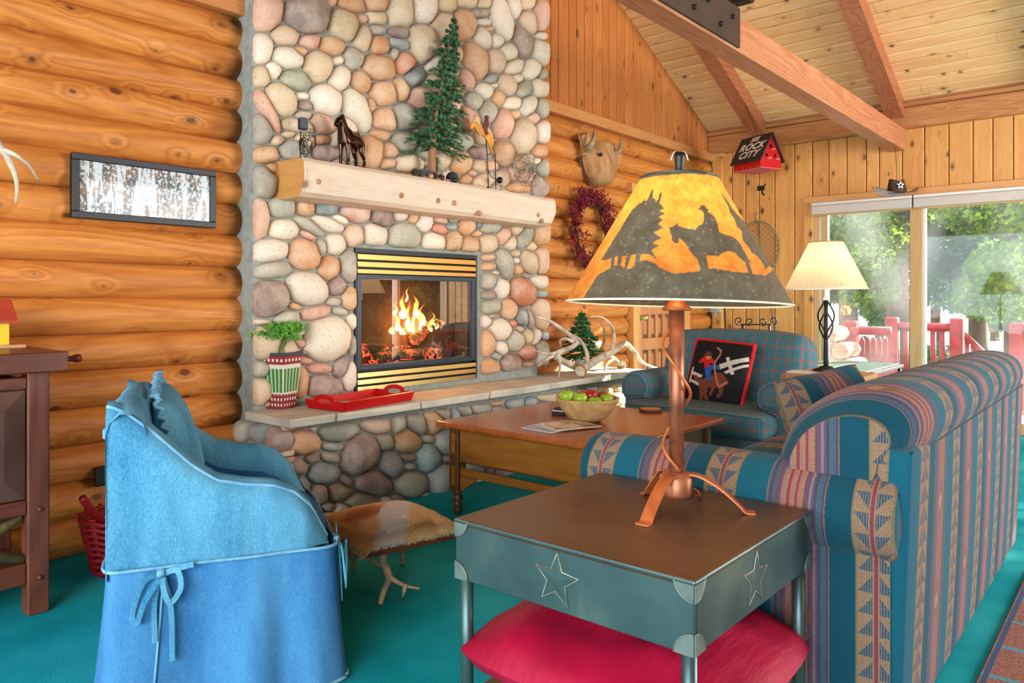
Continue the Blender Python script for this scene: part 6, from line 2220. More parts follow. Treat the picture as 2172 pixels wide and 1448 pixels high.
m = MB()
for sd in range(4): m.grid(vfn(sd), 21, 40, mi=vmi, smooth=False)
m.add([(-.052, -.052, 0), (.052, -.052, 0), (.052, .052, 0), (-.052, .052, 0)], [(3, 2, 1, 0)])
m.build('vase_body', VM, vz)
for lo, hi in (((-.084, -.084, VH - .014), (.084, -.074, VH + .003)), ((-.084, .074, VH - .014), (.084, .084, VH + .003)), ((-.084, -.0735, VH - .014), (-.074, .0735, VH + .003)), ((.074, -.0735, VH - .014), (.084, .0735, VH + .003))):
    MB().box(lo, hi, .002).build('lip', VM[3], vz)
MB().box((-.07, -.07, VH - .05), (.07, .07, VH - .04)).build('soil', plain('soil', C(60, 46, 36), .9), vz)
pl = thing('green_sprig', 'bright green feathery artificial plant in the striped vase', 'plant', (vb.x, vb.y, HZ + VH - .04))
gm, gm2 = plain('plant_green', C(116, 186, 66), .5, var=.25, scale=40), plain('plant_stem', C(132, 156, 70), .5)
rng = np.random.default_rng(3)
lv, lf = [], []
for k in range(26):
    a, t = rng.uniform(0, 6.28), rng.uniform(.3, 1.0)
    R_ = .135 * t
    tip = Vector((R_ * math.cos(a), R_ * math.sin(a), .10 + .085 * rng.uniform(.2, 1) * (1.25 - t * .5)))
    MB().tube(spline([(0, 0, -.005), (tip.x * .25, tip.y * .25, tip.z * .6), tip], 4), .0016, 5).build('stem', gm2, pl)
    for _ in range(170):
        d = rng.normal(size=3) * np.array((.022, .022, .009))
        p = np.array(tip) + d + np.array((0, 0, .008))
        s = .0080
        q1, q2 = rng.normal(size=3), rng.normal(size=3)
        i = len(lv)
        lv += [tuple(p), tuple(p + q1 * s), tuple(p + q2 * s)]
        lf.append((i, i + 1, i + 2))
MB().add(lv, lf).build('leaves', gm, pl, kind='stuff')

# red tray with cut-out handles
tc = Vector((2.735, 3.465, HZ))
tray = thing('serving_tray', 'red wooden tray with cut-out handles on the hearth', 'tray', (tc.x, tc.y, HZ + .001), R(9))
TLn, TWd = .54, .25
MB().box((-TLn / 2, -TWd / 2, 0), (TLn / 2, TWd / 2, .012), .002).build('bottom', M['red'], tray)
for s_ in (-1, 1):
    pr = [(-TLn / 2 - .001, .0), (TLn / 2 + .001, .0), (TLn / 2 + .022, .05), (-TLn / 2 - .022, .05)]
    mm_ = MB().prism(pr, -.006, .006, 'Y')
    mm_.xf(Matrix.Translation(Vector((0, s_ * (TWd / 2 + .008), 0))) @ Matrix.Rotation(R(-14 * s_), 4, 'X'))
    mm_.build('side', M['red'], tray)
    # end with an arched top and a slot
    out = [(-TWd / 2 - .010, 0), (TWd / 2 + .010, 0), (TWd / 2 + .024, .05)] + [(TWd / 2 * .62 * math.cos(R(t)), .05 + .035 * math.sin(R(t))) for t in range(0, 181, 15)] + [(-TWd / 2 - .024, .05)]
    hole = [(.052 * math.cos(R(t)), .045 + .016 * math.sin(R(t))) for t in range(0, 360, 20)]
    bm = bmesh.new()
    ov = [bm.verts.new((0, a, b)) for a, b in out]
    hv_ = [bm.verts.new((0, a, b)) for a, b in hole]
    es = [bm.edges.new((ov[i], ov[(i + 1) % len(ov)])) for i in range(len(ov))] + [bm.edges.new((hv_[i], hv_[(i + 1) % len(hv_)])) for i in range(len(hv_))]
    bmesh.ops.triangle_fill(bm, use_beauty=True, use_dissolve=False, edges=es)
    r = bmesh.ops.extrude_face_region(bm, geom=bm.faces[:])
    bmesh.ops.translate(bm, verts=[v for v in r['geom'] if isinstance(v, bmesh.types.BMVert)], vec=(.012, 0, 0))
    bmesh.ops.recalc_face_normals(bm, faces=bm.faces[:])
    mm_ = MB().bm(bm)
    mm_.xf(Matrix.Translation(Vector((s_ * (TLn / 2 + .006) - .006, 0, 0))) @ Matrix.Rotation(R(14 * s_), 4, 'Y'))
    mm_.build('handle_end', M['red'], tray)
ppm = plain('printed_paper', C(206, 206, 204), .7, var=.22, scale=30)
for k, (a, b, rz) in enumerate(((-.12, .02, 10), (.10, -.03, -6), (-.02, -.06, 24))):
    pp = thing('leaflet', ['printed leaflet near the vase end of the red tray', 'pale leaflet at the far end of the red tray', 'folded leaflet in the middle of the red tray'][k], 'leaflet', (tc.x, tc.y, HZ + .0145 + .002 * k), R(9), group='leaflets in the red tray')
    MB().grid(lambda u, v: (a + (u - .5) * .17, b + (v - .5) * .12, .004 * math.sin(u * 3)), 8, 4).xf(Matrix.Translation(Vector((a, b, 0))) @ Matrix.Rotation(R(rz), 4, 'Z') @ Matrix.Translation(Vector((-a, -b, 0)))).build('sheet', ppm, pp)
cs = at(955, 812, z=HZ)
ck = thing('corkscrew_handle', 'small twisted fire key lying on the hearth slab by the insert', 'key', (cs.x, cs.y, HZ + .001))
for k in range(5):
    MB().lathe([(.0, -.008), (.008, -.005), (.010, 0), (.008, .005), (0, .008)], 10, (-.05 + .016 * k, .012 - .004 * k, .011), axis='X', cap0=False, cap1=False).build('bead', metal('pewter', C(190, 176, 160), .3), ck)
MB().tube([(.02, -.004, .010), (.07, -.016, .006), (.12, -.025, .004)], [.006, .004, .002], 7).build('shank', M['iron'], ck)

# small potted fir
def conifer(root, H, Wd, base, levels, per, mat, needle=.012, seed=1, nlen=34, lean=(0, 0), rag=.25, squash=1.0):
    rng = np.random.default_rng(seed)
    vs_, fs = [], []

    def needles(p0, p1, n):
        p0, p1 = np.array(p0), np.array(p1)
        ax = p1 - p0
        L = np.linalg.norm(ax)
        ax = ax / L
        for _ in range(n):
            f = rng.uniform(.05, 1.0)
            q = p0 + ax * L * f
            r = rng.normal(size=3)
            r -= ax * ax.dot(r)
            r /= np.linalg.norm(r)
            d = (r * .8 + ax * .65) * needle * rng.uniform(.7, 1.3)
            w_ = np.cross(d, ax)
            w_ = w_ / (np.linalg.norm(w_) + 1e-9) * needle * .13
            i = len(vs_)
            vs_.extend([tuple(q - w_), tuple(q + w_), tuple(q + d)])
            fs.append((i, i + 1, i + 2))
    br = []
    for k in range(levels):
        f = k / (levels - 1)
        z = base + (H - base) * f ** .95
        L = Wd * (1 - f) ** .8 * .5 + .012
        cx_, cy_ = lean[0] * z / H, lean[1] * z / H
        m_ = max(4, int(per * (1 - f * .5)))
        for j in range(m_):
            a = 2 * math.pi * (j + rng.uniform(-.3, .3)) / m_ + k * .7
            l = L * rng.uniform(1 - rag * 1.6, 1 + rag * .6)
            p0 = (cx_, cy_, z)
            p1 = (cx_ + l * .6 * math.cos(a), cy_ + l * .6 * math.sin(a), z + l * rng.uniform(-.12, .14))
            p2 = (cx_ + l * math.cos(a), cy_ + l * math.sin(a), p1[2] + l * rng.uniform(-.22, .05))
            needles(p0, p1, int(nlen * (.5 + l / (Wd * .5))))
            needles(p1, p2, int(nlen * .7))
            for s_ in (-1, 1):
                pe = (p1[0] + l * .35 * math.cos(a + s_ * .7), p1[1] + l * .35 * math.sin(a + s_ * .7), p1[2] - l * .05)
                needles(p1, pe, int(nlen * .5))
            br.append((p0, p2))
    needles((lean[0] * .9, lean[1] * .9, H * .9), (lean[0], lean[1], H * 1.06), 60)
    vs_ = [(a, b * squash, c_) for a, b, c_ in vs_]
    br = [((a[0], a[1] * squash, a[2]), (b[0], b[1] * squash, b[2])) for a, b in br]
    MB().add(vs_, fs).build('needles', mat, root, kind='stuff')
    b = MB()
    for p0, p2 in br: b.tube([p0, p2], [.003, .001], 4)
    b.build('branches', M['trunk'], root, kind='stuff')


M['fir'] = plain('fir_needles', C(58, 112, 66), .6, var=.3, scale=25)
M['fir2'] = plain('fir_needles_bright', C(52, 118, 62), .6, var=.3, scale=25)
bp = at(1236, 778, z=HZ)
bp = at(1234, 778, y=3.58)
pt = thing('potted_fir', 'small green artificial fir in a pale pot behind the antlers on the hearth', 'plant', (bp.x, 3.58, HZ + .001))
hgt = at(1234, 662, y=3.62).z - HZ
MB().lathe([(.05, 0), (.058, .06), (.064, .10), (.068, .105), (.062, .11), (.0, .10)], 18, cap1=False).build('pot', plain('pale_pot', C(202, 206, 200), .5), pt)
MB().tube([(0, 0, .09), (0, 0, hgt * .95)], [.010, .003], 7).build('trunk', M['trunk'], pt)
conifer(pt, hgt * .96, .36, .14, 10, 9, M['fir2'], needle=.024, seed=4, nlen=90, rag=.15)

# shed antlers on the hearth
def AH(px, py, y): return at(px, py, y=y)


an1 = thing('antler', 'large brown elk antler with sawn burr facing out on the hearth', 'antler', AH(1230, 790, 3.34), group='antlers on the hearth')
antler(an1, [AH(1231, 787, 3.32), AH(1262, 765, 3.36), AH(1300, 745, 3.40), AH(1325, 728, 3.42), AH(1345, 745, 3.42), AH(1365, 770, 3.38), AH(1402, 784, 3.34)], .036, .010,
       [[AH(1243, 776, 3.35), AH(1245, 750, 3.36), AH(1230, 720, 3.36), AH(1210, 709, 3.37)],
        [AH(1296, 748, 3.40), AH(1302, 715, 3.42), AH(1296, 690, 3.46), AH(1275, 672, 3.50), AH(1245, 672, 3.52)]], M['antler_w'])
an2 = thing('antler', 'pale curved antler with long tine reaching towards the fireplace insert', 'antler', AH(1180, 790, 3.40), group='antlers on the hearth')
antler(an2, [AH(1226, 781, 3.46), AH(1180, 757, 3.42), AH(1190, 745, 3.40), AH(1215, 735, 3.38), AH(1222, 722, 3.38), AH(1195, 700, 3.40), AH(1165, 680, 3.44), AH(1138, 672, 3.50)], .027, .010,
       [[AH(1188, 745, 3.40), AH(1165, 750, 3.36), AH(1128, 743, 3.34)], [AH(1185, 752, 3.40), AH(1188, 775, 3.38), AH(1184, 801, 3.345)], [AH(1175, 752, 3.40), AH(1150, 768, 3.42), AH(1142, 778, 3.44)],
        [AH(1218, 725, 3.38), AH(1200, 718, 3.42), AH(1188, 722, 3.46), AH(1190, 735, 3.48)]], M['antler_w'], burr=False)
an3 = thing('antler', 'grey antler lying in front of the small potted fir', 'antler', AH(1280, 760, 3.5), group='antlers on the hearth')
antler(an3, [AH(1318, 775, 3.52), AH(1300, 760, 3.50), AH(1272, 745, 3.50), AH(1250, 735, 3.50), AH(1218, 725, 3.52)], .028, .014,
       [[AH(1275, 745, 3.50), AH(1283, 715, 3.52), AH(1278, 690, 3.54), AH(1262, 676, 3.56)], [AH(1300, 760, 3.50), AH(1285, 775, 3.47), AH(1282, 790, 3.45)]], M['antler'])

# ---------------------------------------------------------------- on the mantel
MZ = 1.956


def on_mantel(px, y=3.57): return at(px, 350, y=y).x


bronze = metal('bronze', C(92, 62, 46), .25, .35, 12, metallic=.85, c2=C(38, 26, 22))
HX = on_mantel(741)
hs = thing('horse_figurine', 'dark bronze saddled horse figurine standing on the mantel', 'figurine', (HX, 3.56, MZ + .001), R(12))


def skin_body(name, nodes, edges, mat, parent, sub=2):
    me = bpy.data.meshes.new(name)
    me.from_pydata([n[:3] for n in nodes], edges, [])
    o = link_mesh(name, me, mat, parent)
    mo = o.modifiers.new('skin', 'SKIN')
    mo.use_smooth_shade = True
    for i, nd in enumerate(nodes):
        sv = me.skin_vertices[0].data[i]
        sv.radius = (nd[3], nd[4] if len(nd) > 4 else nd[3])
        sv.use_root = i == 0
    ss = o.modifiers.new('sub', 'SUBSURF')
    ss.levels = ss.render_levels = sub
    ROOTM[o.name] = ROOTM.get(parent.name, Matrix())
    return o


# facing the left end of the mantel
hn = [(.045, 0, .175, .042), (0, 0, .170, .040), (-.045, 0, .176, .043), (-.066, 0, .226, .028), (-.080, 0, .268, .021), (-.100, 0, .262, .021), (-.128, 0, .222, .014),
      (-.055, .022, .135, .020), (-.055, .024, .085, .011), (-.057, .024, .050, .010), (-.055, .024, .012, .011),
      (-.050, -.022, .135, .020), (-.048, -.024, .085, .011), (-.046, -.024, .050, .010), (-.048, -.024, .012, .011),
      (.070, .022, .145, .026), (.058, .024, .100, .015), (.082, .024, .062, .010), (.072, .024, .012, .011),
      (.074, -.022, .145, .026), (.070, -.024, .100, .015), (.098, -.024, .062, .010), (.090, -.024, .012, .011),
      (.085, 0, .190, .022), (.108, 0, .165, .012), (.115, 0, .105, .009), (-.076, .013, .300, .006), (-.076, -.013, .300, .006)]
he = [(0, 1), (1, 2), (2, 3), (3, 4), (4, 5), (5, 6), (2, 7), (7, 8), (8, 9), (9, 10), (2, 11), (11, 12), (12, 13), (13, 14), (0, 15), (15, 16), (16, 17), (17, 18), (0, 19), (19, 20), (20, 21), (21, 22), (0, 23), (23, 24), (24, 25), (4, 26), (4, 27)]
skin_body('horse_body', hn, he, bronze, hs)
sd = MB().grid(lambda u, v: (-.035 + .075 * u, .046 * math.sin((v - .5) * 2.6), .168 + .048 * math.cos((v - .5) * 2.6) + .010 * (2 * u - 1) ** 2), 8, 12)
sd.build('saddle', metal('bronze_saddle', C(150, 96, 64), .3, .3, 14, metallic=.8), hs)
MB().box((-.012, -.052, .118), (.014, -.046, .142), .003).build('stirrup', bronze, hs)

TXm = at(917, 360, y=3.55).x
mtz = at(955, 47, y=3.58).z - MZ
tr_ = thing('mantel_tree', 'tall narrow artificial fir with bare wooden trunk and pine cones on the mantel', 'tree', (TXm, 3.545, MZ + .001))
lt = (at(955, 47, y=3.58).x - TXm, 0)
MB().tube(spline([(-.012, 0, .02), (-.004, 0, .18), (.03, 0, .45), (lt[0], 0, mtz)], 5), [.030, .029, .029, .028, .027, .026, .023, .02, .018, .016, .013, .011, .009, .007, .005, .003][:16], 10).build('trunk', wood('raw_trunk', (170, 118, 82), (120, 78, 52), 'Z', ring=6, knots=.3, rough=.85), tr_)
conifer(tr_, mtz, .50, .22, 21, 11, M['fir'], needle=.022, seed=8, nlen=80, lean=lt, rag=.34, squash=.42)
MB().soft((-.14, -.05, 0), (.12, .05, .024), .008, 0, 5).build('wooden_base', M['bark'], tr_)
MB().tube(spline([(.05, .03, .02), (.08, .03, .09), (.07, .03, .17)], 4), [.035, .034, .032, .028, .026, .02, .018, .014, .01][:9], 8).build('moss_stump', plain('lichen_bark', C(150, 150, 128), .9, var=.3, scale=30), tr_)


def cone(x, y_, z_, s, dark, nm, lab):
    t = thing('pine_cone', lab, 'pine cone', (x, y_, z_), group='pine cones on the mantel')
    vs_, fs = [], []
    for k in range(8):
        f = k / 7
        rr = s * math.sin(math.pi * (.12 + .8 * f)) * .9
        n_ = 10
        for j in range(n_):
            a = 2 * math.pi * (j + .5 * (k % 2)) / n_
            a1, a2 = a - .26, a + .26
            zz = -s + 2 * s * f
            b = len(vs_)
            ri = rr * .55
            vs_ += [(ri * math.cos(a1), zz, ri * math.sin(a1) + s), (ri * math.cos(a2), zz, ri * math.sin(a2) + s), (rr * math.cos(a2 - .1), zz - s * .22, rr * math.sin(a2 - .1) + s), (rr * 1.08 * math.cos(a), zz - s * .28, rr * 1.08 * math.sin(a) + s), (rr * math.cos(a1 + .1), zz - s * .22, rr * math.sin(a1 + .1) + s)]
            fs.append((b, b + 1, b + 2, b + 3, b + 4))
    m_ = MB().add(vs_, fs)
    m_.lathe([(0.0, -s * .9), (s * .5, -s * .4), (s * .5, s * .4), (0, s * .8)], 8, (0, 0, s), axis='Y', cap0=False, cap1=False)
    m_.build('scales', dark, t, kind='stuff')


cnm, cng = plain('cone_brown', C(92, 66, 50), .85, var=.3), plain('cone_grey', C(104, 104, 104), .85, var=.3)
for k, (px, s, mt_) in enumerate(((880, .030, cnm), (894, .032, cng), (906, .034, cng), (921, .030, cnm), (935, .026, cnm))):
    cone(at(px, 360, y=3.50).x, 3.505 + .004 * (k % 2), MZ + .001, s, mt_, 'c', ['brown pine cone at the left end of the row below the mantel tree', 'grey pine cone next to the leftmost cone on the mantel', 'largest grey pine cone in front of the mantel tree trunk', 'brown pine cone right of the mantel tree trunk', 'smallest pine cone beside the dark fuzzy ball'][k])
for k, (px, py, r, mt_, lab) in enumerate(((915, 368, .018, plain('wood_ball', C(200, 140, 80), .6), 'small orange wooden ball on the mantel below the tree'), (965, 372, .018, M['black'], 'small black ball with wire loop on the mantel'))):
    q = at(px, py, y=3.475)
    t = thing('ball_ornament', lab, 'ornament', (q.x, 3.48, MZ + .001))
    MB().lathe([(r * math.sin(math.pi * i / 10), r - r * math.cos(math.pi * i / 10)) for i in range(11)], 14, cap0=False, cap1=False).build('ball', mt_, t)
    MB().tube([(r * .4 + .03 * math.sin(i / 10 * 3.0), .0, r + .02 * math.sin(i / 5 * 3.14)) for i in range(11)], .0015, 5).build('wire_loop', M['iron'], t)
q = at(959, 352, y=3.56)
t = thing('fuzzy_ball', 'dark fuzzy ball sitting on the mantel right of the fir trunk', 'ornament', (q.x, 3.56, MZ + .001))
MB().lathe([(.042 * math.sin(math.pi * i / 12) * (1 + .03 * (i % 2)), .045 - .044 * math.cos(math.pi * i / 12)) for i in range(13)], 18, cap0=False, cap1=False).build('ball', plain('dark_fuzz', C(56, 58, 66), .95, var=.3, scale=60, bump=1.0), t)

# balancing tin cowboy with pendulum
bt = thing('balance_toy', 'tin cowboy on horse balancing toy with pendulum ball on the mantel', 'toy', at(1045, 392, y=3.55))


def BP(px, py, y=3.55): return at(px, py, y=y)


wireb = M['iron']
MB().tube([BP(1036, 400), BP(1034, 340), BP(1030, 285)], .0035, 6).build('stand_wire', wireb, bt, world=True)
MB().tube([BP(1052, 404), BP(1050, 326)], .0035, 6).build('stand_wire', wireb, bt, world=True)
MB().tube([BP(1034, 328), BP(1051, 326)], .003, 6).build('stand_bar', wireb, bt, world=True)
MB().tube([BP(1034, 395), BP(1034, 402), BP(1052, 404)], .0035, 6).build('stand_foot', wireb, bt, world=True)
MB().tube(spline([BP(1035, 360), BP(1040, 372), BP(1052, 380), BP(1058, 381)], 5), .003, 6).build('pendulum_arm', wireb, bt, world=True)
q = BP(1060, 382)
MB().lathe([(.024 * math.sin(math.pi * i / 12), -.024 * math.cos(math.pi * i / 12)) for i in range(13)], 18, (q.x, q.y, q.z), cap0=False, cap1=False).build('pendulum_ball', plain('black_ball', C(24, 26, 30), .2), bt, world=True)


def flat_shape(name, pxy, y, th, mat, root):
    p = [at(a, b, y=y) for a, b in pxy]
    f = [Vector((v.x, y, v.z)) for v in p]
    g = [Vector((v.x, y + th, v.z)) for v in p]
    n_ = len(f)
    MB().add(f + g, [tuple(range(n_)), tuple(range(2 * n_ - 1, n_ - 1, -1))] + [(i, n_ + i, n_ + (i + 1) % n_, (i + 1) % n_) for i in range(n_)]).build(name, mat, root, world=True)


flat_shape('tin_horse', [(999, 262), (1003, 260), (1012, 261), (1022, 267), (1029, 272), (1036, 279), (1043, 287), (1048, 297), (1047, 305), (1043, 312), (1045, 322), (1049, 326), (1044, 328), (1041, 318), (1038, 306), (1031, 294), (1024, 286), (1018, 286), (1011, 276), (1006, 268), (1001, 274), (999, 272)], 3.545, .012, plain('tin_tan', C(206, 138, 52), .5, var=.25), bt)
flat_shape('tin_rider', [(1024, 268), (1026, 262), (1029, 258), (1030, 250), (1028, 247), (1033, 244), (1038, 248), (1036, 254), (1038, 260), (1036, 268), (1034, 276), (1037, 284), (1031, 287), (1029, 277)], 3.538, .008, plain('tin_rider_paint', C(104, 44, 36), .5, var=.25), bt)
flat_shape('tin_head', [(1003, 262), (1005, 252), (1009, 247), (1012, 245), (1016, 252), (1019, 262), (1014, 264), (1009, 258)], 3.556, .008, plain('tin_pale', C(214, 170, 112), .5, var=.25), bt)

# wire sculptures at both ends of the mantel
def wire_tangle(name, label, box, n, seed, col, extra=None):
    rng = np.random.default_rng(seed)
    (px0, py0, px1, py1), y = box
    base = at((px0 + px1) / 2, py1, y=y)
    t = thing(name, label, 'sculpture', (base.x, y, MZ + .001))
    for k in range(n):
        a = rng.uniform(0, 6.28)
        pts = []
        c_ = (px0 + px1) / 2 + rng.uniform(-.2, .2) * (px1 - px0), (py0 + py1) / 2 + rng.uniform(-.2, .3) * (py1 - py0)
        for i in range(9):
            b = a + i * rng.uniform(.45, .9)
            px = c_[0] + math.cos(b) * (px1 - px0) * .42 * rng.uniform(.6, 1.1)
            py = c_[1] + math.sin(b) * (py1 - py0) * .42 * rng.uniform(.6, 1.1)
            p = at(min(px1, max(px0, px)), min(py1 + 6, max(py0, py)), y=y + .05 * math.sin(b * 1.3))
            if p.z < MZ + .004: p.z = MZ + .004
            pts.append(p)
        MB().tube(spline(pts, 3), .0016, 5).build('wire', col, t, world=True)
    return t


w1 = wire_tangle('wire_figure', 'dark wire mesh figure with a cube head at the left end of the mantel', ((634, 272, 670, 330), 3.57), 9, 2, M['iron'])
q = at(642, 262, y=3.57)
MB().box((q.x - .022, 3.55, q.z - .035), (q.x + .026, 3.59, q.z + .03), .006).build('cube_head', plain('blue_black', C(44, 54, 66), .4), w1, world=True)
MB().tube([at(638, 278, y=3.57), at(637, 300, y=3.57), (at(637, 300, y=3.57).x, 3.57, MZ + .002)], .003, 6).build('post', M['iron'], w1, world=True)
w2 = wire_tangle('wire_nest', 'tangled silver wire nest at the right end of the mantel', ((1088, 325, 1148, 388), 3.58), 11, 6, metal('silver_wire', C(170, 166, 160), .35))

# ---------------------------------------------------------------- on the log wall right of the chimney
ylw = 3.80
sk = thing('steer_head', 'mounted hide steer head with short ridged horns on the log wall', 'trophy', at(1272, 330, y=3.78))


def SH(px, py, y): return at(px, py, y=y)


hide = NT('steer_hide')
o_ = hide.obj(0)
hide.base(hide.ramp(hide.noise(hide.map(o_, (1, 1, .3)), 9, 4, .6), [(.3, C(140, 98, 62)), (.55, C(186, 138, 92)), (.8, C(214, 184, 146))]), .85, 0, .2)
hide.bump(hide.noise(hide.map(o_, (4, 4, .5)), 60, 3), .5, .01)
rows = [(322, 1236, 1305, .07), (330, 1232, 1312, .10), (342, 1234, 1308, .12), (355, 1237, 1300, .13), (368, 1240, 1292, .13), (380, 1248, 1288, .12), (389, 1252, 1287, .10), (394, 1258, 1282, .05), (395, 1266, 1274, .01)]
rows = [(300, 1250, 1285, .02), (308, 1240, 1302, .05)] + rows[1:]
vs_, fs = [], []
n_ = 17
for py, pa, pb, dep in rows:
    for i in range(n_):
        t = i / (n_ - 1)
        a = math.pi * t
        p = at(pa + (pb - pa) * (1 - math.cos(a)) / 2, py, y=3.78)
        vs_.append((p.x, 3.79 - dep * math.sin(a) ** .7 - .02, p.z))
for j in range(len(rows) - 1):
    for i in range(n_ - 1):
        fs.append((j * n_ + i, j * n_ + i + 1, (j + 1) * n_ + i + 1, (j + 1) * n_ + i))
MB().add([(v[0], v[1], v[2]) for v in vs_] + [(v[0], 3.80, v[2]) for v in vs_], fs + [tuple(q + len(vs_) for q in f[::-1]) for f in fs], smooth=True).build('head', hide.m, sk, world=True)
hornm = wood('horn', (196, 164, 118), (110, 84, 56), 'Y', ring=20, knots=0, rough=.5)
MB().tube(spline([SH(1247, 316, 3.70), SH(1252, 308, 3.66), SH(1259, 296, 3.64), SH(1261, 280, 3.65), SH(1262, 268, 3.67)], 5), taper(21, .038, .004), 10).build('horn', hornm, sk, world=True)
MB().tube(spline([SH(1303, 326, 3.70), SH(1311, 322, 3.67), SH(1316, 314, 3.65), SH(1317, 302, 3.66), SH(1316, 290, 3.68)], 5), taper(21, .034, .004), 10).build('horn', hornm, sk, world=True)
q = SH(1273, 328, 3.66)
MB().lathe([(.018 * math.sin(math.pi * i / 8), -.018 * math.cos(math.pi * i / 8)) for i in range(9)], 12, (q.x, 3.655, q.z), cap0=False, cap1=False).build('eye', plain('glass_eye', C(26, 34, 52), .1), sk, world=True)
MB().grid(lambda u, v: tuple(SH(1226 + 26 * u + 5 * math.sin(v * 3), 290 + 44 * v - 10 * u, 3.78 - .05 * math.sin(u * 3) - .01)), 6, 10).build('ear', hide.m, sk, world=True)
MB().tube(spline([SH(1234, 310, 3.73), SH(1228, 285, 3.72), SH(1240, 266, 3.71), SH(1255, 275, 3.70), SH(1257, 290, 3.69)], 5), .005, 6).build('rope_loop', M['bark'], sk, world=True)

wr = thing('berry_wreath', 'round dark red berry wreath hanging on the log wall', 'wreath', at(1254, 488, y=3.76))
wc = at(1254, 488, y=3.74)
rng = np.random.default_rng(21)
twm = plain('dark_twig', C(70, 46, 36), .9)
for k in range(14):
    r0 = .235 + rng.uniform(-.035, .035)
    a0 = rng.uniform(0, 6.28)
    pts = [(wc.x + (r0 + .02 * math.sin(i * 1.3 + k)) * math.cos(a0 + i * .26), 3.745 + .02 * math.sin(i + k), wc.z + (r0 + .02 * math.cos(i * 1.1 + k)) * 1.12 * math.sin(a0 + i * .26)) for i in range(16)]
    MB().tube(pts, .005, 5).build('twig', twm, wr, world=True)
bv, bf = [], []
ico = bmesh.new()
bmesh.ops.create_icosphere(ico, subdivisions=1, radius=1.0)
ico.verts.index_update()
iv, if_ = [v.co.copy() for v in ico.verts], [[v.index for v in f.verts] for f in ico.faces]
ico.free()
sv, sf = MB(), None
for k in range(330):
    a = rng.uniform(0, 6.28)
    r0 = .24 + rng.normal() * .03
    p = Vector((wc.x + r0 * math.cos(a), 3.74 + rng.uniform(-.03, .02), wc.z + r0 * 1.12 * math.sin(a)))
    d = Vector((math.cos(a + rng.normal() * .9), -.5 * abs(rng.normal()), math.sin(a + rng.normal() * .9)))
    d = d.normalized() * rng.uniform(.03, .13)
    sv.tube([p, p + d], [.0025, .0012], 4)
    for j in range(8):
        c_ = p + d * rng.uniform(.2, 1.05) + Vector(rng.normal(size=3)) * .011
        c_.y = min(c_.y, 3.77)
        s = rng.uniform(.0055, .0085)
        b = len(bv)
        bv += [tuple(c_ + v * s) for v in iv]
        bf += [tuple(i + b for i in f) for f in if_]
sv.build('sprigs', twm, wr, world=True, kind='stuff')
MB().add(bv, bf, smooth=True).build('berries', plain('dark_red_berry', C(150, 28, 44), .35, var=.35, scale=30), wr, world=True, kind='stuff')

# ---------------------------------------------------------------- on the window wall
rc = thing('rock_city_birdhouse'.replace('rock_city_', 'lettered_'), 'red barn birdhouse with black lettered roof hanging from the rafter', 'birdhouse', (7.45, 3.06, 2.5))
# local frame: ridge runs along local X, gable at +X; hung and turned so both show
bc_ = at(1606, 340, d=7.55)
S = .48
WL, WWd, WHt, RH = S * .74, S * .58, S * .19, S * .50
cth = R(-112)
base_m = Matrix.Translation(Vector((bc_.x, bc_.y, bc_.z - .10))) @ Matrix.Rotation(cth, 4, 'Z')
body = MB().prism([(-WWd / 2, 0), (WWd / 2, 0), (WWd / 2, WHt), (0, WHt + RH), (-WWd / 2, WHt)], -WL / 2, WL / 2, 'X')
body.xf(base_m).build('body', M['red'], rc, world=True)
MB().box((-WL / 2 - .003, -WWd / 2 - .003, -.008), (WL / 2 + .003, WWd / 2 + .003, -.0005)).xf(base_m).build('floor_board', plain('pink_underside', C(214, 96, 100), .6), rc, world=True)
rl = math.hypot(WWd / 2, RH)
ra = math.atan2(RH, WWd / 2)
roofm = plain('roof_black', C(48, 42, 38), .6)
roofs = []
for s_ in (-1, 1):
    mm_ = base_m @ Matrix.Translation(Vector((0, 0, WHt + RH + .012))) @ Matrix.Rotation(s_ * -ra, 4, 'X')
    b = MB().box((-WL / 2 - .03, 0 if s_ > 0 else -rl - .05, -.006), (WL / 2 + .03, rl + .05 if s_ > 0 else 0, .006), .002)
    roofs.append(mm_)
    b.xf(mm_).build('roof_panel', roofm, rc, world=True)
holem = plain('hole_black', C(12, 10, 10), .9)
for yy, zz in ((0, WHt + RH * .50), (-.055, WHt + RH * .12), (.055, WHt + RH * .12)):
    MB().lathe([(.017, 0), (.017, .003), (0, .003)], 14, (WL / 2, yy, zz), axis='X', cap0=False, cap1=False).xf(base_m).build('entry_hole', holem, rc, world=True)
    MB().tube([(WL / 2, yy + .01, zz - .034), (WL / 2 + .045, yy + .01, zz - .034)], .005, 8).xf(base_m).build('perch', plain('perch_wood', C(232, 214, 170), .6), rc, world=True)
for k in range(4):
    for sx in (-1,):
        MB().lathe([(.004, 0), (.003, -.003), (0, -.003)], 8, (-WL / 2 + .03 + k * (WL - .06) / 3, -WWd / 2, .012), axis='Y', cap0=False, cap1=False).xf(base_m).build('nail', M['white'], rc, world=True)


def letters(txt, mm_, size, parent, mat, name='lettering', bold=.003, shear=.25, ext=.0012):
    cu = bpy.data.curves.new(name, 'FONT')
    cu.body = txt
    cu.size = size
    cu.offset = bold * size / .1
    cu.shear = shear
    cu.extrude = ext
    cu.align_x = 'CENTER'
    cu.space_character = 1.08
    o = bpy.data.objects.new(name, cu)
    COL.objects.link(o)
    bpy.context.view_layer.update()
    dg = bpy.context.evaluated_depsgraph_get()
    me = bpy.data.meshes.new_from_object(o.evaluated_get(dg))
    bpy.data.objects.remove(o)
    me.transform(ROOTM[parent.name].inverted() @ mm_)
    me.materials.clear()
    me.materials.append(mat)
    return link_mesh(name, me, mat, parent)


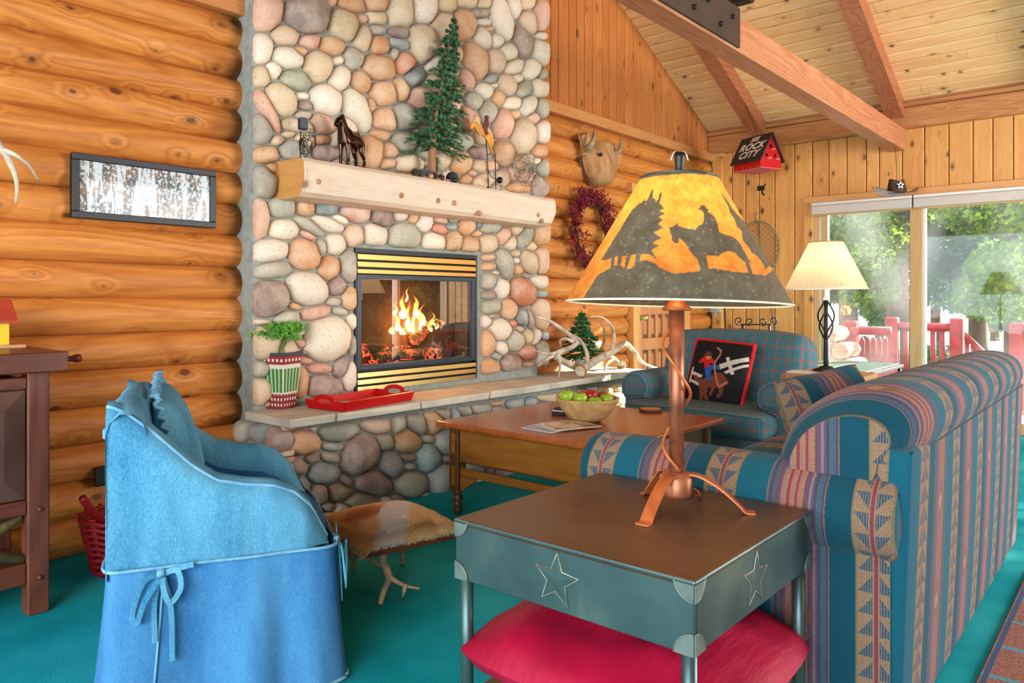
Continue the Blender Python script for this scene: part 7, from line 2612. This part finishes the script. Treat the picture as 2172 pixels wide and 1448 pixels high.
# lettering lies on the roof side that faces the room
side = 0
rm = roofs[side] @ Matrix.Translation(Vector((0, 0, .0065)))
for txt, dist, sz in (('SEE', -.070, .070), ('ROCK', -.170, .112), ('CITY', -.268, .112)):
    letters(txt, rm @ Matrix.Translation(Vector((0, dist, 0))), sz, rc, plain('letter_white', C(226, 222, 212), .7, var=.03))
top_ = base_m @ Vector((0, 0, WHt + RH + .016))
rz_ = ceil_z(top_.x) - .17
MB().tube([top_, Vector((top_.x, top_.y, top_.z + .03)), Vector((top_.x, 3.165, max(rz_, top_.z + .06)))], .003, 6).build('hanging_wire', M['iron'], rc, world=True)

ht = thing('tin_hat_ornament', 'dark tin cowboy hat ornament with star hanging from the tie beam', 'ornament', at(1902, 408, d=7.05))
hc = at(1902, 408, d=7.05)
hcm = Matrix.Translation(hc) @ Matrix.Rotation(TH - R(90), 4, 'Z') @ Matrix.Scale(1.28, 4)
hatm = metal('rusty_tin', C(86, 66, 56), .5, .3, 20, metallic=.5)
m = MB()
m.grid(lambda u, v: ((.068 - .018 * v + .004 * math.cos(4 * math.pi * u)) * math.cos(2 * math.pi * u), (.050 - .014 * v) * math.sin(2 * math.pi * u), .002 + .095 * v - .02 * v * (1 - abs(math.cos(2 * math.pi * u)))), 32, 8, closed_u=True)
m.add([(.052 * math.cos(2 * math.pi * i / 32), .036 * math.sin(2 * math.pi * i / 32), .097 - .02 * (1 - abs(math.cos(2 * math.pi * i / 32)))) for i in range(32)] + [(0, 0, .062)], [(i, (i + 1) % 32, 32) for i in range(32)], smooth=True)
m.xf(hcm).build('crown', hatm, ht, world=True)
m = MB()
bf_ = lambda rr, off: (lambda u, v: ((.066 + rr * v) * math.cos(2 * math.pi * u), (.048 + rr * .62 * v) * math.sin(2 * math.pi * u), off + .042 * v ** 2 * math.cos(2 * math.pi * u) ** 4 - .01 * v * math.sin(2 * math.pi * u) ** 2))
m.grid(bf_(.085, 0), 40, 5, closed_u=True)
m.grid(bf_(.085, -.003), 40, 5, closed_u=True, flip=True)
m.xf(hcm).build('brim', metal('pale_tin', C(168, 168, 176), .45, .15, 20, metallic=.6), ht, world=True)
p = []
for k in range(10):
    a = R(90 + 36 * k)
    rr = .030 if k % 2 == 0 else .013
    p.append((rr * math.cos(a), -.053, .045 + rr * math.sin(a)))
MB().add(p + [(a, b - .003, c_) for a, b, c_ in p], [tuple(range(9, -1, -1)), tuple(range(10, 20))] + [(i, (i + 1) % 10, 10 + (i + 1) % 10, 10 + i) for i in range(10)]).xf(hcm).build('star', M['white'], ht, world=True)
MB().lathe([(.009, 0), (.009, -.002), (0, -.002)], 12, (0, -.0565, .045), axis='Y', cap0=False, cap1=False).xf(hcm).build('star_dot', M['black'], ht, world=True)
MB().tube([hc + Vector((0, 0, .085)), Vector((hc.x, hc.y, 2.45)), Vector((hc.x + .02, 1.86, 2.627))], .0022, 5).build('chain', M['iron'], ht, world=True)

hk = thing('wall_hook', 'small dark metal hook on the pine wall below the barn birdhouse', 'hook', at(1617, 402, x=XB - .002))
q = at(1615, 400, x=XB - .004)
MB().box((XB - .012, q.y - .035, q.z - .02), (XB - .003, q.y + .045, q.z + .03), .004).build('plate', M['iron'], hk, world=True)
MB().tube(spline([(XB - .008, q.y - .01, q.z), (XB - .05, q.y - .025, q.z - .02), (XB - .06, q.y - .035, q.z - .06), (XB - .03, q.y - .04, q.z - .075)], 4), .009, 7).build('hook_arm', M['iron'], hk, world=True)
MB().tube(spline([(XB - .008, q.y - .02, q.z + .01), (XB - .035, q.y - .045, q.z + .02), (XB - .04, q.y - .06, q.z + .045)], 4), .007, 7).build('hook_arm', M['iron'], hk, world=True)
dcg = thing('dreamcatcher', 'round netted hoop hanging on the pine wall beside the big lampshade', 'dreamcatcher', at(1600, 520, x=XB - .02))
dq = at(1607, 528, x=XB - .012)
ry_, rz2 = .235, .30
hoop = [(XB - .018, dq.y + ry_ * math.cos(2 * math.pi * i / 40), dq.z + rz2 * math.sin(2 * math.pi * i / 40)) for i in range(41)]
gm_ = plain('grey_cane', C(126, 116, 104), .7)
MB().tube(hoop, .007, 6).build('hoop', gm_, dcg, world=True)
for k in range(-6, 7):
    f = k / 7
    for s_ in (-1, 1):
        a = math.asin(f)
        p0 = (XB - .014, dq.y + ry_ * math.cos(a + .6 * s_), dq.z + rz2 * math.sin(a + .6 * s_))
        p1 = (XB - .014, dq.y - ry_ * math.cos(a - .6 * s_), dq.z + rz2 * math.sin(a - .6 * s_))
        MB().tube([p0, p1], .0018, 4).build('string', gm_, dcg, world=True)
MB().tube(spline([(XB - .012, dq.y, dq.z + rz2), (XB - .02, dq.y + .03, dq.z + rz2 + .05), (XB - .012, dq.y, dq.z + rz2 + .10)], 5), .006, 6).build('hanging_loop', M['twig'], dcg, world=True)
MB().tube([(XB - .02, dq.y, dq.z + rz2), (XB - .03, dq.y - .05, dq.z - .2)], .006, 6).build('arrow', M['twig'], dcg, world=True)
for (a, b, lab) in (((1533, 560), (1539, 700), 'thin dark fishing rod leaning in the corner behind the plaid armchair'), ((1622, 590), (1643, 694), 'pale grey rod leaning against the pine wall behind the plaid armchair')):
    p0, p1 = at(*a, x=7.93), at(*b, x=7.86)
    pe = p1 + (p1 - p0).normalized() * ((p1.z - .0) / max(.2, (p0 - p1).normalized().z))
    pe.z = .005
    t = thing('fishing_rod', lab, 'rod', (pe.x, pe.y, 0))
    MB().tube([p0, p1, pe], [.004, .009, .012], 7).build('shaft', gm_ if 'pale' in lab else M['iron'], t, world=True)
    MB().tube([p1, p1.lerp(pe, .3)], [.014, .014], 8).build('grip', plain('cork', C(120, 130, 120), .8), t, world=True)
q = at(1516, 655, x=7.88)
t = thing('hanging_glove', 'pale grey glove hanging in the corner of the pine wall', 'glove', q)
MB().soft((q.x, q.y - .06, q.z - .03), (q.x + .03, q.y + .07, q.z + .07), .014, 0, 5, wob=.03).build('palm', plain('grey_glove', C(176, 182, 180), .9), t, world=True)
MB().tube([(q.x + .015, q.y - .01, q.z - .02), (q.x + .015, q.y, q.z - .09)], [.018, .008], 7).build('finger', plain('grey_glove_b', C(176, 182, 180), .9), t, world=True)
MB().tube([(q.x + .015, q.y, q.z + .06), (XB - .004, q.y, q.z + .11)], .003, 5).build('cord', M['iron'], t, world=True)
ir = thing('iron_rack', 'black wrought iron scroll rack standing behind the plaid armchair', 'rack', (6.25, 2.62, 0))


def IP(px, py): return at(px, py, x=6.25)


for px in (1575, 1632):
    p = IP(px, 688)
    MB().tube([p, Vector((p.x, p.y, .0))], .008, 7).build('post', M['iron'], ir, world=True)
for py in (688, 760):
    MB().tube([IP(1570, py), IP(1637, py)], .006, 6).build('bar', M['iron'], ir, world=True)
for (cx_, cy_, s_) in ((1567, 680, 1), (1640, 680, -1), (1590, 682, 1), (1617, 682, -1)):
    pts = []
    for i in range(22):
        f = i / 21
        rr = 9 * (1 - .75 * f)
        a = math.pi / 2 + s_ * f * 7
        pts.append(IP(cx_ + rr * math.cos(a), cy_ + rr * math.sin(a)))
    MB().tube(pts, .005, 6).build('scroll', M['iron'], ir, world=True)
# spot fitting on the tie beam, only its foot is in the picture
sp_ = thing('ceiling_spotlight', 'black spotlight fitting at the top edge above the tie beam plate', 'light fitting', at(1556, 10, d=4.6))
q = at(1556, 12, d=4.7)
MB().tube([Vector((q.x, q.y, q.z - .10)), Vector((q.x, q.y, ceil_z(q.x) + .005))], .008, 8).build('stem', M['black'], sp_, world=True)
MB().box((q.x - .05, q.y - .12, q.z + .0), (q.x + .05, q.y + .12, q.z + .05), .012).build('body', M['black'], sp_, world=True)
MB().tube([Vector((q.x, q.y, q.z - .10)), Vector((q.x, q.y, q.z - .06))], .016, 8).build('hook', M['black'], sp_, world=True)

# ---------------------------------------------------------------- on the coffee table
ZT_ = .5205
bq = at(1246, 893, z=ZT_)
bowl = thing('wooden_bowl', 'pale turned wooden bowl holding apples on the coffee table', 'bowl', (bq.x, bq.y, ZT_))
bowlm = wood('bowl_wood', (206, 172, 116), (168, 130, 76), 'X', ring=5, knots=.5, rough=.6)
br_ = (at(1313, 850, d=bq.x * CT + bq.y * ST) - at(1178, 850, d=bq.x * CT + bq.y * ST)).length / 2
MB().lathe([(0, .0), (br_ * .38, .0), (br_ * .62, .025), (br_ * .86, .075), (br_ * .99, .125), (br_, .132), (br_ * .96, .132), (br_ * .82, .08), (br_ * .58, .032), (br_ * .3, .014), (0, .012)], 36, cap0=False, cap1=False).build('shell', bowlm, bowl)


def apple_mat(n, a, b):
    k = NT(n)
    k.base(k.ramp(k.noise(k.obj(4), 9, 4, .6), [(.35, a), (.65, b)]), .22, 0, .5)
    return k.m


APM = [apple_mat('green_apple', C(126, 160, 30), C(168, 196, 60)), apple_mat('red_apple', C(140, 16, 26), C(180, 40, 40))]
AP = [(1202, 840, 0, 'green apple at the left rim of the bowl'), (1231, 846, 0, 'green apple at the front of the bowl left of the small one'), (1253, 839, 1, 'red apple on top of the fruit in the bowl'), (1277, 844, 1, 'dark red apple behind the right green one in the bowl'), (1262, 854, 0, 'low green apple at the front rim of the bowl'), (1286, 848, 0, 'green apple at the right rim of the bowl')]
dB = bq.x * CT + bq.y * ST
for k, (px, py, mi, lab) in enumerate(AP):
    q = at(px, py, d=dB + (-.05, -.06, -.0, .06, -.07, .0)[k])
    rr = .040
    t = thing('apple', lab, 'apple', (q.x, q.y, q.z - rr), R(40 * k), group='apples in the wooden bowl')
    pr = []
    for i in range(15):
        a = math.pi * i / 14
        r_ = rr * math.sin(a) * (1 + .10 * math.cos(a) * -1)
        z = rr * (1 - math.cos(a) * .92) - .010 * math.exp(-(r_ / .012) ** 2) * (1 if i > 7 else -.5)
        pr.append((max(r_, .0002), z))
    MB().lathe(pr, 20, cap0=False, cap1=False).build('fruit', APM[mi], t)
    MB().tube([(0, 0, rr * 1.7), (.003, 0, rr * 2.05)], [.0018, .0024], 6).build('stem', M['trunk'], t)
mg = [at(1088, 905, z=ZT_), at(1190, 922, z=ZT_), at(1294, 910, z=ZT_), at(1180, 890, z=ZT_)]


def magm(n, seed, pal):
    k = NT(n)
    o = k.map(k.obj(0), (1, 1, 1), (seed, seed * 2, 0))
    k.base(k.ramp(k.noise(o, 7.0, 4, .65, .8), pal), .25, 0, .5)
    return k.m


def mag(lab, c, rz, w, h, z, mat, th=.006):
    t = thing('magazine', lab, 'magazine', (c[0], c[1], z), R(rz), group='magazines on the coffee table')
    MB().box((-w / 2, -h / 2, 0), (w / 2, h / 2, th * .7), .001).build('pages', M['paper'], t)
    MB().grid(lambda u, v: ((u - .5) * w * 1.01, (v - .5) * h * 1.01, th + .012 * max(0, u - .55) * math.sin(v * 3.1)), 10, 8).build('cover', mat, t)


mc = at(1190, 906, z=ZT_)
mag('magazine with blue edge at the bottom of the stack on the coffee table', (mc.x - .03, mc.y + .02), 84, .21, .28, ZT_ + .0005, magm('mag_blue', 1, [(.35, C(190, 196, 206)), (.5, C(120, 150, 180)), (.62, C(226, 222, 216))]))
mag('open topped brown and white magazine in front of the wooden bowl', (mc.x + .02, mc.y - .03), 70, .215, .28, ZT_ + .008, magm('mag_brown', 4, [(.32, C(92, 74, 52)), (.44, C(186, 158, 120)), (.56, C(222, 206, 190)), (.68, C(200, 120, 110))]))
q = at(1192, 878, z=ZT_)
rmt = thing('remote_box', 'small black box with white lid edge left of the wooden bowl', 'box', (q.x, q.y, ZT_), R(10))
MB().box((-.06, -.04, .0005), (.06, .04, .022), .003).build('body', M['black'], rmt)
MB().box((-.055, -.036, .0225), (.055, .036, .028), .002).build('band', M['white'], rmt)
MB().box((-.05, -.03, .0285), (.05, .03, .042), .003).build('lid', M['black'], rmt)
q = at(1380, 872, z=ZT_)
cst = thing('coaster', 'thin round wooden coaster on the far side of the coffee table', 'coaster', (q.x, q.y, ZT_ + .0005))
MB().lathe([(.066, 0), (.070, .004), (.070, .013), (.066, .016), (0, .016)], 28, cap1=False).build('disc', plain('bark_edge', C(92, 58, 34), .7), cst)
MB().lathe([(.062, .0163), (0, .0165)], 28, cap0=False, cap1=False).build('face', plain('coaster_face', C(206, 132, 62), .5), cst)
